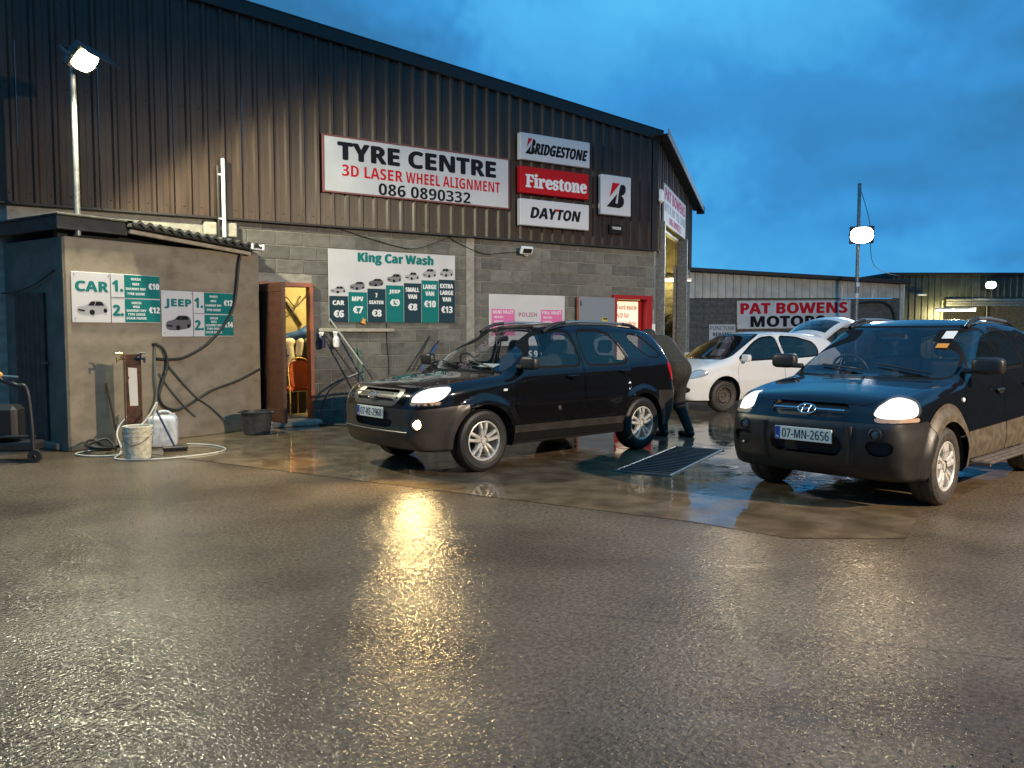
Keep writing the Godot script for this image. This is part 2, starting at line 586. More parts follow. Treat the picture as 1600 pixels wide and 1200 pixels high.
# returns [positions, normals], three per triangle
func nets(F, lo: Vector3, hi: Vector3, h: float) -> Array:
	var B := 4
	var nx := int(ceil((hi.x - lo.x) / h / B)) * B
	var ny := int(ceil((hi.y - lo.y) / h / B)) * B
	var nz := int(ceil((hi.z - lo.z) / h / B)) * B
	var sx := (ny + 1) * (nz + 1)
	var sy := nz + 1
	var val := PackedFloat32Array()
	val.resize((nx + 1) * sx)
	val.fill(1e9)
	var cell := PackedInt32Array()
	cell.resize((nx + 1) * sx)
	cell.fill(-1)
	var blocks := []
	for bi in range(0, nx, B):
		for bj in range(0, ny, B):
			for bk in range(0, nz, B):
				if absf(F.f(lo + Vector3(bi + 2, bj + 2, bk + 2) * h)) > 4.4 * h:
					continue
				blocks.append(Vector3i(bi, bj, bk))
				for i in range(bi, bi + B + 1):
					for j in range(bj, bj + B + 1):
						for k in range(bk, bk + B + 1):
							var id := i * sx + j * sy + k
							if val[id] > 1e8:
								val[id] = F.f(lo + Vector3(i, j, k) * h)
	var P := PackedVector3Array()
	var N := PackedVector3Array()
	var active := []
	for b: Vector3i in blocks:
		for i in range(b.x, b.x + B):
			for j in range(b.y, b.y + B):
				for k in range(b.z, b.z + B):
					var id := i * sx + j * sy + k
					var c := [val[id], val[id + sx], val[id + sy], val[id + sx + sy], val[id + 1], val[id + sx + 1], val[id + sy + 1], val[id + sx + sy + 1]]
					var neg := 0
					for q in 8:
						if c[q] < 0.0:
							neg += 1
					if neg == 0 or neg == 8:
						continue
					var s := Vector3()
					var m := 0
					for q in 8:
						for e in [1, 2, 4]:
							if q & e:
								continue
							var r: int = q | e
							if (c[q] < 0.0) != (c[r] < 0.0):
								var t: float = c[q] / (c[q] - c[r])
								var a := Vector3(q & 1, (q >> 1) & 1, (q >> 2) & 1)
								s += a + (Vector3(r & 1, (r >> 1) & 1, (r >> 2) & 1) - a) * t
								m += 1
					var p := lo + (Vector3(i, j, k) + s / m) * h
					var g := Vector3()
					for it in 2:
						var v: float = F.f(p)
						var e := 0.004
						g = Vector3(F.f(p + Vector3(e, 0, 0)) - v, F.f(p + Vector3(0, e, 0)) - v, F.f(p + Vector3(0, 0, e)) - v) / e
						p -= g * (v / maxf(g.length_squared(), 0.05))
					cell[id] = P.size()
					P.append(p)
					N.append(g.normalized())
					active.append(Vector3i(i, j, k))
	var OP := PackedVector3Array()
	var ON := PackedVector3Array()
	for a: Vector3i in active:
		var id := a.x * sx + a.y * sy + a.z
		var s0 := val[id] < 0.0
		for ax in 3:
			var st: int = [sx, sy, 1][ax]
			var s1: int = [sy, 1, sx][ax]
			var s2: int = [1, sx, sy][ax]
			if (val[id + st] < 0.0) == s0 or id - s1 - s2 < 0:
				continue
			var q := [cell[id], cell[id - s1], cell[id - s1 - s2], cell[id - s2]]
			if q.min() < 0:
				continue
			for tr in [[0, 1, 2], [0, 2, 3]]:
				var i0: int = q[tr[0]]
				var i1: int = q[tr[1]]
				var i2: int = q[tr[2]]
				OP.append(P[i0]); OP.append(P[i1]); OP.append(P[i2])
				ON.append(N[i0]); ON.append(N[i1]); ON.append(N[i2])
	return [OP, ON]

# splits a triangle soup along fn = 0: [inside P, inside N, outside P, outside N]
func cut(S: Array, bb: AABB, fn: Callable) -> Array:
	var P: PackedVector3Array = S[0]
	var N: PackedVector3Array = S[1]
	var ip := PackedVector3Array()
	var jn := PackedVector3Array()
	var op := PackedVector3Array()
	var on := PackedVector3Array()
	var e := bb.end
	var s := bb.position
	for i in range(0, P.size(), 3):
		var c := (P[i] + P[i + 1] + P[i + 2]) / 3.0
		if c.x < s.x - 0.06 or c.y < s.y - 0.06 or c.z < s.z - 0.06 or c.x > e.x + 0.06 or c.y > e.y + 0.06 or c.z > e.z + 0.06:
			for k in 3:
				op.append(P[i + k]); on.append(N[i + k])
			continue
		var d := [fn.call(P[i]), fn.call(P[i + 1]), fn.call(P[i + 2])]
		if d[0] <= 0.0 and d[1] <= 0.0 and d[2] <= 0.0:
			for k in 3:
				ip.append(P[i + k]); jn.append(N[i + k])
		elif d[0] > 0.0 and d[1] > 0.0 and d[2] > 0.0:
			for k in 3:
				op.append(P[i + k]); on.append(N[i + k])
		else:
			for side in [-1.0, 1.0]:
				var qp := []
				var qn := []
				for k in 3:
					var m := (k + 1) % 3
					if (d[k] <= 0.0) == (side < 0.0):
						qp.append(P[i + k]); qn.append(N[i + k])
					if (d[k] <= 0.0) != (d[m] <= 0.0):
						var t: float = d[k] / (d[k] - d[m])
						qp.append(P[i + k].lerp(P[i + m], t)); qn.append(N[i + k].lerp(N[i + m], t).normalized())
				for k in range(1, qp.size() - 1):
					for w in [0, k, k + 1]:
						if side < 0.0:
							ip.append(qp[w]); jn.append(qn[w])
						else:
							op.append(qp[w]); on.append(qn[w])
	return [[ip, jn], [op, on]]

# a soup as a mesh; sides: 1 as it is (+z), -1 mirrored, 0 both; push moves it along its normals
func soup(S: Array, sides := 1, push := 0.0) -> MB:
	var mb := MB.new()
	var P: PackedVector3Array = S[0]
	var N: PackedVector3Array = S[1]
	for sg in ([1.0, -1.0] if sides == 0 else [float(sides)]):
		var f := Vector3(1, 1, sg)
		for i in range(0, P.size(), 3):
			mb.t3((P[i] + N[i] * push) * f, (P[i + 1] + N[i + 1] * push) * f, (P[i + 2] + N[i + 2] * push) * f, N[i] * f, N[i + 1] * f, N[i + 2] * f)
	return mb

func pv(a: Array) -> PackedVector2Array:
	var o := PackedVector2Array()
	for p in a:
		o.append(Vector2(p[0], p[1]))
	return o

# corners only lightly eased
func eased(q: PackedVector2Array, by := 0.05) -> PackedVector2Array:
	for pass_ in 2:
		var o := PackedVector2Array()
		for i in q.size():
			var a := q[i]
			var b := q[(i + 1) % q.size()]
			var l := a.distance_to(b)
			var t := minf(by / maxf(l, 0.001), 0.3)
			o.append(a.lerp(b, t))
			o.append(a.lerp(b, 1.0 - t))
		q = o
		by *= 0.4
	return q

func rounded(q: PackedVector2Array, times := 2) -> PackedVector2Array:
	for k in times:
		var o := PackedVector2Array()
		for i in q.size():
			var a := q[i]
			var b := q[(i + 1) % q.size()]
			o.append(a.lerp(b, 0.22))
			o.append(a.lerp(b, 0.78))
		q = o
	return q

func box_of(q: PackedVector2Array) -> Rect2:
	var r := Rect2(q[0], Vector2.ZERO)
	for p in q:
		r = r.expand(p)
	return r

# ---------------------------------------------------------------- vehicles
# car frame: x ahead of the front axle, y up, +z the car's right side
func car_frame(X: float, D: float, a: float) -> Transform3D:
	var ex := Vector3(sin(a), 0, -cos(a))
	return Transform3D(Basis(ex, Vector3.UP, ex.cross(Vector3.UP)), W(X, 0, D))

func bar(mb: MB, p0: Vector3, p1: Vector3, w0: float, w1: float, t: float) -> void:
	# a bevelled bar whose broad face looks along +z
	var d := (p1 - p0).normalized()
	var e := d.cross(Vector3(0, 0, 1)).normalized()
	var o := e.cross(d).normalized()
	if o.z < 0.0:
		o = -o
	var ring := []
	for q in [[p0, w0], [p1, w1]]:
		var c: Vector3 = q[0]
		var w: float = q[1] * 0.5
		ring.append([c - e * w - o * t, c - e * w, c - e * w * 0.55 + o * t * 0.45, c + e * w * 0.55 + o * t * 0.45, c + e * w, c + e * w - o * t])
	for k in 5:
		var mid: Vector3 = (ring[0][k] + ring[0][k + 1]) * 0.5 - p0 + o * t * 0.4
		mb.quad(ring[0][k], ring[0][k + 1], ring[1][k + 1], ring[1][k], mid)

func make_wheel(r: float, rim_r: float, kind: String, tyre_mat: Material, rim_mat: Material) -> Node3D:
	# outer face towards +z, centre at the origin
	var o := Node3D.new()
	o.name = "wheel"
	var q := Basis(Vector3(1, 0, 0), Vector3(0, 0, 1), Vector3(0, -1, 0))
	var mb := MB.new()
	mb.T = Transform3D(q, Vector3())
	mb.lathe([Vector2(rim_r - 0.01, -0.10), Vector2(r - 0.05, -0.112), Vector2(r - 0.018, -0.098), Vector2(r - 0.004, -0.075), Vector2(r, -0.045), Vector2(r, -0.012), Vector2(r - 0.008, -0.010), Vector2(r - 0.008, 0.010), Vector2(r, 0.012), Vector2(r, 0.045), Vector2(r - 0.004, 0.075), Vector2(r - 0.018, 0.098), Vector2(r - 0.05, 0.112), Vector2(rim_r + 0.035, 0.108), Vector2(rim_r + 0.012, 0.100), Vector2(rim_r - 0.004, 0.085)], 44)
	part(o, "tyre", mb, tyre_mat)
	mb = MB.new()
	mb.T = Transform3D(q, Vector3())
	mb.lathe([Vector2(rim_r + 0.004, 0.088), Vector2(rim_r + 0.006, 0.100), Vector2(rim_r - 0.004, 0.103), Vector2(rim_r - 0.014, 0.092), Vector2(rim_r - 0.022, 0.02), Vector2(rim_r - 0.04, -0.09)].map(func(w): return w), 44)
	mb.T = Transform3D()
	if kind == "steel":
		mb.T = Transform3D(q, Vector3())
		mb.lathe([Vector2(rim_r - 0.02, 0.05), Vector2(rim_r - 0.045, 0.035), Vector2(rim_r - 0.075, 0.07), Vector2(0.075, 0.062), Vector2(0.055, 0.035), Vector2(0.03, 0.035), Vector2(0.028, 0.055), Vector2(0.0, 0.06)], 36)
	else:
		mb.cyl(Vector3(0, 0, 0.02), Vector3(0, 0, 0.078), 0.075, 0.066, 24)
		mb.cyl(Vector3(0, 0, 0.078), Vector3(0, 0, 0.088), 0.032, 0.028, 16)
		for k in 5:
			var a := TAU * k / 5 + PI / 2
			for s in [-1.0, 1.0]:
				var p0 := Vector3(cos(a + s * 0.30) * 0.058, sin(a + s * 0.30) * 0.058, 0.076)
				var p1 := Vector3(cos(a + s * 0.22) * 0.135, sin(a + s * 0.22) * 0.135, 0.090)
				var p2 := Vector3(cos(a + s * 0.20) * (rim_r - 0.008), sin(a + s * 0.20) * (rim_r - 0.008), 0.080)
				bar(mb, p0, p1, 0.042, 0.034 if kind == "twin" else 0.046, 0.03)
				bar(mb, p1, p2, 0.034 if kind == "twin" else 0.046, 0.044 if kind == "twin" else 0.052, 0.03)
	part(o, "rim", mb, rim_mat)
	mb = MB.new()
	if kind == "steel":
		for k in 12:
			var a := TAU * k / 12
			mb.cyl(Vector3(cos(a), sin(a), 0) * (rim_r - 0.06) + Vector3(0, 0, 0.04), Vector3(cos(a), sin(a), 0) * (rim_r - 0.06) + Vector3(0, 0, 0.060), 0.016, 0.016, 8)
	else:
		mb.T = Transform3D(q, Vector3())
		mb.lathe([Vector2(0.03, -0.03), Vector2(0.15, -0.03), Vector2(0.15, -0.018), Vector2(0.03, -0.018)], 28)
		mb.T = Transform3D()
		for k in 5:
			var a := TAU * (k + 0.5) / 5 + PI / 2
			mb.cyl(Vector3(cos(a), sin(a), 0) * 0.052 + Vector3(0, 0, 0.07), Vector3(cos(a), sin(a), 0) * 0.052 + Vector3(0, 0, 0.081), 0.011, 0.010, 8)
	part(o, "wheel_holes" if kind == "steel" else "brake_disc", mb, M.black_matt if kind == "steel" else M.steel_dark)
	return o

# spec.regions: [name, projection, polygon, box min, box max, material, sides (0 one piece, 2 a pair), push, trim width]
func build_car(o: Node3D, sh: CarShape, sp: Dictionary) -> void:
	var cell: float = sp.get("cell", 0.032)
	var S := nets(sh, Vector3(-3.75, 0.1, -2.2 * cell), Vector3(1.05, 1.75, 1.05), cell)
	S = cut(S, AABB(Vector3(-9, -9, -9), Vector3(18, 18, 18)), func(p): return p.z)[1]
	for ax: float in sh.axles:
		var holes := cut(S, AABB(Vector3(ax - 0.5, 0, 0.5), Vector3(1, 1, 1)), func(p): return maxf(Vector2(p.x - ax, p.y - 0.34).length() - sh.arch_r, 0.5 - p.z))
		S = holes[1]
	var r := cut(S, AABB(Vector3(-9, 0, -1), Vector3(18, sh.bottom + 0.04, 3)), func(p): return p.y - sh.bottom - 0.03)
	part(o, "underbody", soup(r[0], 0), M.black_matt)
	S = r[1]
	for g in sp.regions:
		var poly: PackedVector2Array = g[2]
		var pr: String = g[1]
		var lo: Vector3 = g[3]
		var hi: Vector3 = g[4]
		var trim: float = g[8] if g.size() > 8 else 0.0
		var fn := func(p: Vector3) -> float:
			var a := 0.0
			match pr:
				"side": a = sdpoly(p.x, p.y, poly)
				"front": a = sdpoly(p.z, p.y, poly)
				"diag": a = sdpoly((p.z - p.x) * 0.70711, p.y, poly)
				_: a = sdpoly(p.x, p.z, poly)
			return maxf(a, maxf(maxf(lo.x - p.x, p.x - hi.x), maxf(maxf(lo.y - p.y, p.y - hi.y), maxf(lo.z - p.z, p.z - hi.z))))
		r = cut(S, AABB(lo, hi - lo), fn)
		S = r[1]
		var piece: Array = r[0]
		if piece[0].size():
			if g[5] != null:
				if g[0] == "headlight" and g[5].emission_enabled:
					for sd in [-1, 1]:
						var hl := part(o, "headlight", soup(piece, sd, -0.022), g[5])
						part(hl, "lens", soup(piece, sd, 0.001), M.lens)
				elif g[6] == 0:
					part(o, g[0], soup(piece, 0, g[7]), g[5])
				else:
					part(o, g[0], soup(piece, -1, g[7]), g[5])
					part(o, g[0], soup(piece, 1, g[7]), g[5])
		if trim > 0.0:
			var big := AABB(lo, hi - lo).grow(trim)
			r = cut(S, big, func(p): return fn.call(p) - trim)
			S = r[1]
			if r[0][0].size():
				for sd in ([0] if g[6] == 0 and trim > 0.01 else [-1, 1]):
					part(o, "window_trim" if trim > 0.01 else "panel_gap", soup(r[0], sd, -0.004 if trim > 0.01 else -0.006), M.trim_matt if trim > 0.01 else M.black_matt)
	part(o, "body", soup(S, 0), sp.paint)
	# wheel housings
	for ax: float in sh.axles:
		for sg in [-1.0, 1.0]:
			var mb := MB.new()
			var R := sh.arch_r + 0.004
			var z1: float = sp.half - 0.03
			for k in 20:
				var a := deg_to_rad(-12.0 + 204.0 * k / 20)
				var b := deg_to_rad(-12.0 + 204.0 * (k + 1) / 20)
				var pa := Vector3(ax + cos(a) * R, 0.34 + sin(a) * R, 0)
				var pb := Vector3(ax + cos(b) * R, 0.34 + sin(b) * R, 0)
				mb.quad(pa + Vector3(0, 0, 0.5 * sg), pb + Vector3(0, 0, 0.5 * sg), pb + Vector3(0, 0, z1 * sg), pa + Vector3(0, 0, z1 * sg), Vector3(ax, 0.34, 0) - pa)
				mb.tri(Vector3(ax, 0.30, 0.5 * sg), pa + Vector3(0, 0, 0.5 * sg), pb + Vector3(0, 0, 0.5 * sg), Vector3(0, 0, sg))
			part(o, "wheel_housing", mb, M.black_matt)
	# wheels
	var wh := make_wheel(sp.wheel_r, sp.rim_r, sp.rim, sp.tyre_mat, sp.rim_mat)
	for ax: float in sh.axles:
		for sg in [-1.0, 1.0]:
			var w := wh.duplicate()
			w.name = "wheel"
			o.add_child(w, true)
			w.transform = Transform3D(Basis(Vector3.UP, 0.0 if sg > 0 else PI), Vector3(ax, sp.wheel_r, sg * (sp.half - 0.135)))
			if ax == 0.0 and sp.has("steer"):
				w.rotate_object_local(Vector3.UP, sp.steer)
	wh.free()
	# cabin
	var belt: float = sp.belt
	var mb := MB.new()
	mb.box(Vector3(sp.cabin_mid, 0.36, 0), Vector3(sp.cabin_len, 0.08, 1.36), 0.01)
	mb.box(Vector3(sp.cabin_mid, 0.62, 0.70), Vector3(sp.cabin_len, 0.6, 0.04), 0.01)
	mb.box(Vector3(sp.cabin_mid, 0.62, -0.70), Vector3(sp.cabin_len, 0.6, 0.04), 0.01)
	part(o, "cabin_lining", mb, M.cabin)
	mb = MB.new()
	mb.box(Vector3(sp.dash - 0.08, belt - 0.25, 0), Vector3(0.42, 0.30, 1.24), 0.08)
	part(o, "dashboard", mb, M.cabin)
	mb = MB.new()
	var ring := []
	var cc := Vector3(sp.dash - 0.32, belt - 0.02, 0.36)
	for k in 25:
		var a := TAU * k / 24
		ring.append(cc + Vector3(sin(a) * 0.08, sin(a) * 0.16, cos(a) * 0.18))
	mb.tube(ring, 0.014, 6)
	mb.cyl(cc, cc + Vector3(0.25, -0.1, 0), 0.03, 0.04, 8)
	mb.cyl(cc + Vector3(0, 0, -0.17), cc + Vector3(0, 0, 0.17), 0.012, 0.012, 6)
	part(o, "steering_wheel", mb, M.black_plastic)
	for row in [[sp.dash - 0.85, [-0.36, 0.36]], [sp.dash - 1.72, [-0.42, 0.0, 0.42]]]:
		for z in row[1]:
			var seat := MB.new()
			var x: float = row[0]
			seat.box(Vector3(x + 0.22, 0.60, z), Vector3(0.50, 0.16, 0.44), 0.05)
			seat.T = Transform3D(Basis(Vector3(0, 0, 1), 0.22), Vector3(x - 0.06, 0.62, z))
			seat.box(Vector3(0, 0.30, 0), Vector3(0.13, 0.62, 0.44), 0.05)
			seat.box(Vector3(0, 0.73, 0), Vector3(0.09, 0.17, 0.25), 0.04)
			part(o, "seat", seat, M.seat)

# where a ray from inside the body leaves it
func skin(sh: CarShape, p: Vector3, d: Vector3) -> Vector3:
	d = d.normalized()
	for k in 400:
		if sh.f(p) > 0.0:
			break
		p += d * 0.003
	return p

func number_plate(o: Node3D, xf: Transform3D, words: String) -> void:
	var mb := MB.new()
	mb.box(Vector3(), Vector3(0.525, 0.118, 0.012), 0.003)
	var p := part(o, "number_plate", mb, M.plate_white)
	p.transform = xf
	mb = MB.new()
	mb.box(Vector3(-0.236, 0, 0.0065), Vector3(0.046, 0.108, 0.002))
	part(p, "blue_band", mb, M.plate_blue)
	text(p, words, "regular", 0.022, 0.0, 0.43, 0.078, 0.0065, M.print_black)
	text(p, "IRL", "bold", -0.236, -0.035, 0.03, 0.016, 0.008, M.print_white)

func head_spot(o: Node3D, p: Vector3, to: Vector3, e: float, c: Color, ang: float) -> void:
	var l := SpotLight3D.new()
	l.name = "lamp_beam"
	l.light_color = c
	l.light_energy = e
	l.light_size = 0.09
	l.spot_angle = ang
	l.spot_range = 40
	l.spot_attenuation = 2
	l.spot_angle_attenuation = 0.8
	l.shadow_enabled = true
	o.add_child(l, true)
	l.transform = Transform3D(Basis.looking_at(to - p, Vector3.UP), p)

func mirrors(o: Node3D, x: float, y: float, z: float, size: Vector3, m: Material) -> void:
	for sg in [-1.0, 1.0]:
		var mb := MB.new()
		mb.pebble(Vector3(0, 0, sg * size.z * 0.5), size, 0.5)
		mb.box(Vector3(0.01, -size.y * 0.32, -0.02 * sg), Vector3(0.07, 0.05, 0.12), 0.015)
		var p := part(o, "door_mirror", mb, m)
		p.position = Vector3(x, y, z * sg)
		mb = MB.new()
		mb.box(Vector3(-size.x * 0.5 - 0.001, 0, sg * size.z * 0.5), Vector3(0.004, size.y * 0.62, size.z * 0.66), 0.001)
		part(p, "mirror_glass", mb, M.mirror)

func wipers(o: Node3D, sh: CarShape, x0: float) -> void:
	for q in [[0.05, 0.52], [-0.58, -0.06]]:
		var pts := []
		for k in 9:
			var t := k / 8.0
			var z: float = lerpf(q[0], q[1], t)
			var x: float = x0 - 0.02 - 0.10 * t - sh.cf * z * z
			pts.append(Vector3(x, sh.top.at(x + sh.cf * z * z) - sh.crown * z * z + 0.022, z))
		var mb := MB.new()
		mb.tube(pts, 0.009, 6)
		part(o, "wiper", mb, M.black_plastic)

func roof_rails(o: Node3D, sh: CarShape, xs: Array, z: float, h: float, silver: Material) -> void:
	for sg in [-1.0, 1.0]:
		var pts := []
		for k in 25:
			var t := k / 24.0
			var x: float = lerpf(xs[0], xs[1], t)
			var lift := h * minf(1.0, minf(t, 1.0 - t) * 9.0)
			pts.append(Vector3(x, sh.top.at(x) - sh.crown * z * z - 0.012 + lift, (z - 0.03 * t) * sg))
		var mb := MB.new()
		mb.tube(pts.slice(4, 21), 0.017, 8)
		var rail := part(o, "roof_rail", mb, silver)
		for q in [pts.slice(0, 6), pts.slice(19, 25)]:
			mb = MB.new()
			mb.tube(q, 0.023, 8)
			part(rail, "rail_foot", mb, M.black_plastic)

func door_handle(o: Node3D, x: float, y: float, z: float, m: Material) -> void:
	var mb := MB.new()
	mb.box(Vector3(), Vector3(0.20, 0.032, 0.03), 0.012)
	mb.box(Vector3(-0.02, -0.012, 0.0), Vector3(0.11, 0.05, 0.012), 0.005)
	part(o, "door_handle", mb, m).position = Vector3(x, y, z)

# an oval badge facing +x
func badge(o: Node3D, p: Vector3, rx: float, ry: float, tilt: float) -> MeshInstance3D:
	var mb := MB.new()
	var pts := []
	for k in 29:
		var a := TAU * k / 28
		pts.append(Vector3(cos(a) * rx, sin(a) * ry, 0))
	mb.tube(pts, 0.008, 6)
	var b := part(o, "badge", mb, M.chrome)
	b.transform = Transform3D(Basis(Vector3.UP, PI / 2) * Basis(Vector3.RIGHT, -tilt), p)
	return b

func build_black_suv() -> void:
	var o := thing("dark_suv", "black five-door suv with lit headlamp and fog lamp, left of the drain grate", "car", "", car_frame(-0.866, 9.315, -2.286))
	var sh := CarShape.new()
	sh.top = Lut.new([[-3.7, 0.9], [-3.52, 1.02], [-3.40, 1.16], [-3.24, 1.42], [-3.10, 1.53], [-2.8, 1.595], [-2.3, 1.632], [-1.7, 1.642], [-1.35, 1.615], [-1.12, 1.56], [-0.28, 1.085], [-0.05, 1.062], [0.25, 1.03], [0.55, 0.985], [0.75, 0.945], [0.86, 0.90], [1.0, 0.82]], -3.8, 1.1, 0.05)
	sh.nose = Lut.new([[0.2, 0.70], [0.30, 0.80], [0.38, 0.86], [0.46, 0.885], [0.52, 0.87], [0.62, 0.875], [0.72, 0.875], [0.76, 0.865], [0.84, 0.835], [0.92, 0.78], [1.0, 0.66], [1.1, 0.4]], 0.1, 1.8, 0.02)
	sh.tail = Lut.new([[0.2, -3.20], [0.34, -3.36], [0.50, -3.45], [0.74, -3.46], [0.80, -3.43], [1.05, -3.42], [1.2, -3.40], [1.6, -3.2]], 0.1, 1.8, 0.03)
	sh.plan = Lut.new([[-3.55, 0.74], [-3.3, 0.83], [-2.9, 0.875], [-2.4, 0.90], [-1.2, 0.905], [-0.2, 0.90], [0.25, 0.88], [0.5, 0.84], [0.75, 0.76], [0.95, 0.62]], -3.8, 1.1, 0.06)
	sh.side = Lut.new([[0.1, 0.05], [0.3, 0.03], [0.5, 0.012], [0.72, 0.0], [0.80, 0.012], [1.0, 0.028], [1.10, 0.05], [1.2, 0.085], [1.65, 0.285]], 0.0, 1.8, 0.03)
	var inf := Vector3(9, 9, 9)
	var sg := eased(pv([[-0.60, 1.13], [-0.875, 1.375], [-1.04, 1.49], [-1.20, 1.525], [-1.455, 1.53], [-1.50, 1.13]]))
	var rg := eased(pv([[-1.585, 1.53], [-1.98, 1.528], [-2.14, 1.49], [-2.31, 1.30], [-2.36, 1.14], [-1.625, 1.13]]))
	var qg := eased(pv([[-2.47, 1.475], [-2.62, 1.49], [-2.75, 1.46], [-3.06, 1.26], [-3.10, 1.20], [-2.84, 1.20], [-2.72, 1.27]]))
	var regions := [
		["side_window", "side", sg, Vector3(-3, 1, 0.4), Vector3(0, 1.7, 1), M.glass, 2, -0.006, 0.028],
		["side_window", "side", rg, Vector3(-3, 1, 0.4), Vector3(0, 1.7, 1), M.glass, 2, -0.006, 0.028],
		["quarter_window", "side", qg, Vector3(-3.3, 1, 0.4), Vector3(0, 1.7, 1), M.glass_dark, 2, -0.006, 0.022],
		["windscreen", "front", eased(pv([[-0.75, 1.085], [0.75, 1.085], [0.58, 1.555], [-0.58, 1.555]])), Vector3(-1.35, 1.0, -1), Vector3(0.0, 1.7, 1), M.glass, 0, -0.004, 0.02],
		["rear_window", "front", rounded(pv([[-0.62, 1.12], [0.62, 1.12], [0.55, 1.48], [-0.55, 1.48]]), 2), Vector3(-3.7, 1.0, -1), Vector3(-2.9, 1.7, 1), M.glass_dark, 0, -0.004, 0.02],
		["headlight", "diag", eased(pv([[-0.122, 0.805], [-0.105, 0.87], [0.0, 0.935], [0.13, 0.958], [0.325, 0.962], [0.215, 0.795], [-0.125, 0.79]])), Vector3(0.15, 0.7, 0.35), Vector3(1, 1, 1), M.head_black_suv, 2, -0.006, 0.0],
		["indicator", "diag", pv([[-0.128, 0.788], [0.213, 0.793], [0.197, 0.757], [-0.129, 0.757]]), Vector3(0.15, 0.7, 0.35), Vector3(1, 1, 1), M.amber, 2, -0.004, 0.006],
		["grille", "front", eased(pv([[-0.43, 0.905], [0.43, 0.905], [0.37, 0.785], [-0.37, 0.785]])), Vector3(0.6, 0.7, -1), Vector3(1, 1, 1), M.black_plastic, 0, -0.035, 0.0],
		["grille_surround", "front", eased(pv([[-0.50, 0.915], [0.50, 0.915], [0.42, 0.735], [-0.42, 0.735]])), Vector3(0.6, 0.7, -1), Vector3(1, 1, 1), M.grille_silver, 0, 0.002, 0.0],
		["air_intake", "front", eased(pv([[-0.40, 0.60], [0.40, 0.60], [0.34, 0.505], [-0.34, 0.505]])), Vector3(0.6, 0.4, -1), Vector3(1, 1, 1), M.black_matt, 0, -0.05, 0.0],
		["tail_light", "side", eased(pv([[-3.20, 1.13], [-3.34, 1.13], [-3.6, 0.85], [-3.30, 0.84], [-3.25, 0.98]])), Vector3(-3.7, 0.7, 0.45), Vector3(-3, 1.2, 1), M.tail_red, 2, 0.004, 0.0],
		["front_bumper", "side", pv([[0.22, 0.0], [0.22, 0.755], [0.6, 0.725], [1.2, 0.70], [1.2, 0.0]]), Vector3(0.2, 0, -1), Vector3(1.2, 0.8, 1), M.black_suv_plastic, 0, 0.003, 0.0],
		["rear_bumper", "side", pv([[-2.90, 0.0], [-2.94, 0.755], [-3.7, 0.73], [-3.7, 0.0]]), Vector3(-3.7, 0, -1), Vector3(-2.9, 0.8, 1), M.black_suv_plastic, 0, 0.003, 0.004],
		["sill_trim", "side", pv([[-0.40, 0.485], [-2.24, 0.475], [-2.20, 0.385], [-0.40, 0.40]]), Vector3(-2.4, 0.3, 0.5), Vector3(-0.3, 0.6, 1), M.black_suv_plastic, 2, 0.010, 0.0],
		["sill", "side", pv([[-0.36, 0.395], [-2.28, 0.38], [-2.28, 0.0], [-0.36, 0.0]]), Vector3(-2.4, 0.1, 0.5), Vector3(-0.3, 0.45, 1), M.trim_matt, 2, 0.0, 0.0],
		["front_door", "side", rounded(pv([[-0.44, 0.50], [-0.44, 0.98], [-0.52, 1.10], [-0.60, 1.19], [-1.06, 1.57], [-1.535, 1.57], [-1.535, 0.50]]), 1), Vector3(-3, 0.3, 0.5), Vector3(0, 1.7, 1), M.black_suv_paint, 2, 0.0, 0.005],
		["rear_door", "side", rounded(pv([[-1.555, 0.50], [-1.555, 1.57], [-2.1, 1.57], [-2.42, 1.22], [-2.42, 1.0], [-2.28, 0.80], [-2.16, 0.62], [-2.12, 0.50]]), 1), Vector3(-3, 0.3, 0.5), Vector3(0, 1.7, 1), M.black_suv_paint, 2, 0.0, 0.005],
		["bonnet", "plan", pv([[-0.22, -0.70], [-0.22, 0.70], [0.2, 0.71], [0.55, 0.62], [0.78, 0.50], [0.9, 0.42], [0.9, -0.42], [0.78, -0.50]]), Vector3(-0.3, 0.90, -1), Vector3(1, 1.2, 1), M.black_suv_paint, 0, 0.0, 0.004],
	]
	build_car(o, sh, {"regions": regions, "paint": M.black_suv_paint, "half": 0.90, "wheel_r": 0.343, "rim_r": 0.212, "rim": "twin", "tyre_mat": M.tyre, "rim_mat": M.alloy, "belt": 1.12, "cabin_mid": -1.75, "cabin_len": 2.7, "dash": -0.45})
	var g := MB.new()
	g.box(Vector3(0.838, 0.868, 0), Vector3(0.02, 0.018, 0.76), 0.006)
	g.box(Vector3(0.848, 0.825, 0), Vector3(0.02, 0.018, 0.70), 0.006)
	part(o, "grille_bars", g, M.chrome)
	var b := badge(o, Vector3(0.866, 0.846, 0), 0.075, 0.040, 0.3)
	text(b, "KIA", "bold", 0, 0, 0.085, 0.036, 0.0, M.chrome)
	number_plate(o, Transform3D(Basis(Vector3.UP, PI / 2), Vector3(0.895, 0.66, 0.0)), "07-KE-2968")
	g = MB.new()
	g.tube(range(13).map(func(k): return Vector3(0.90 - 0.13 * pow((k - 6) / 6.0 * 0.62, 2) * 1.3, 0.472, (k - 6) / 6.0 * 0.62)), 0.010, 6)
	part(o, "bumper_lip", g, M.grille_silver)
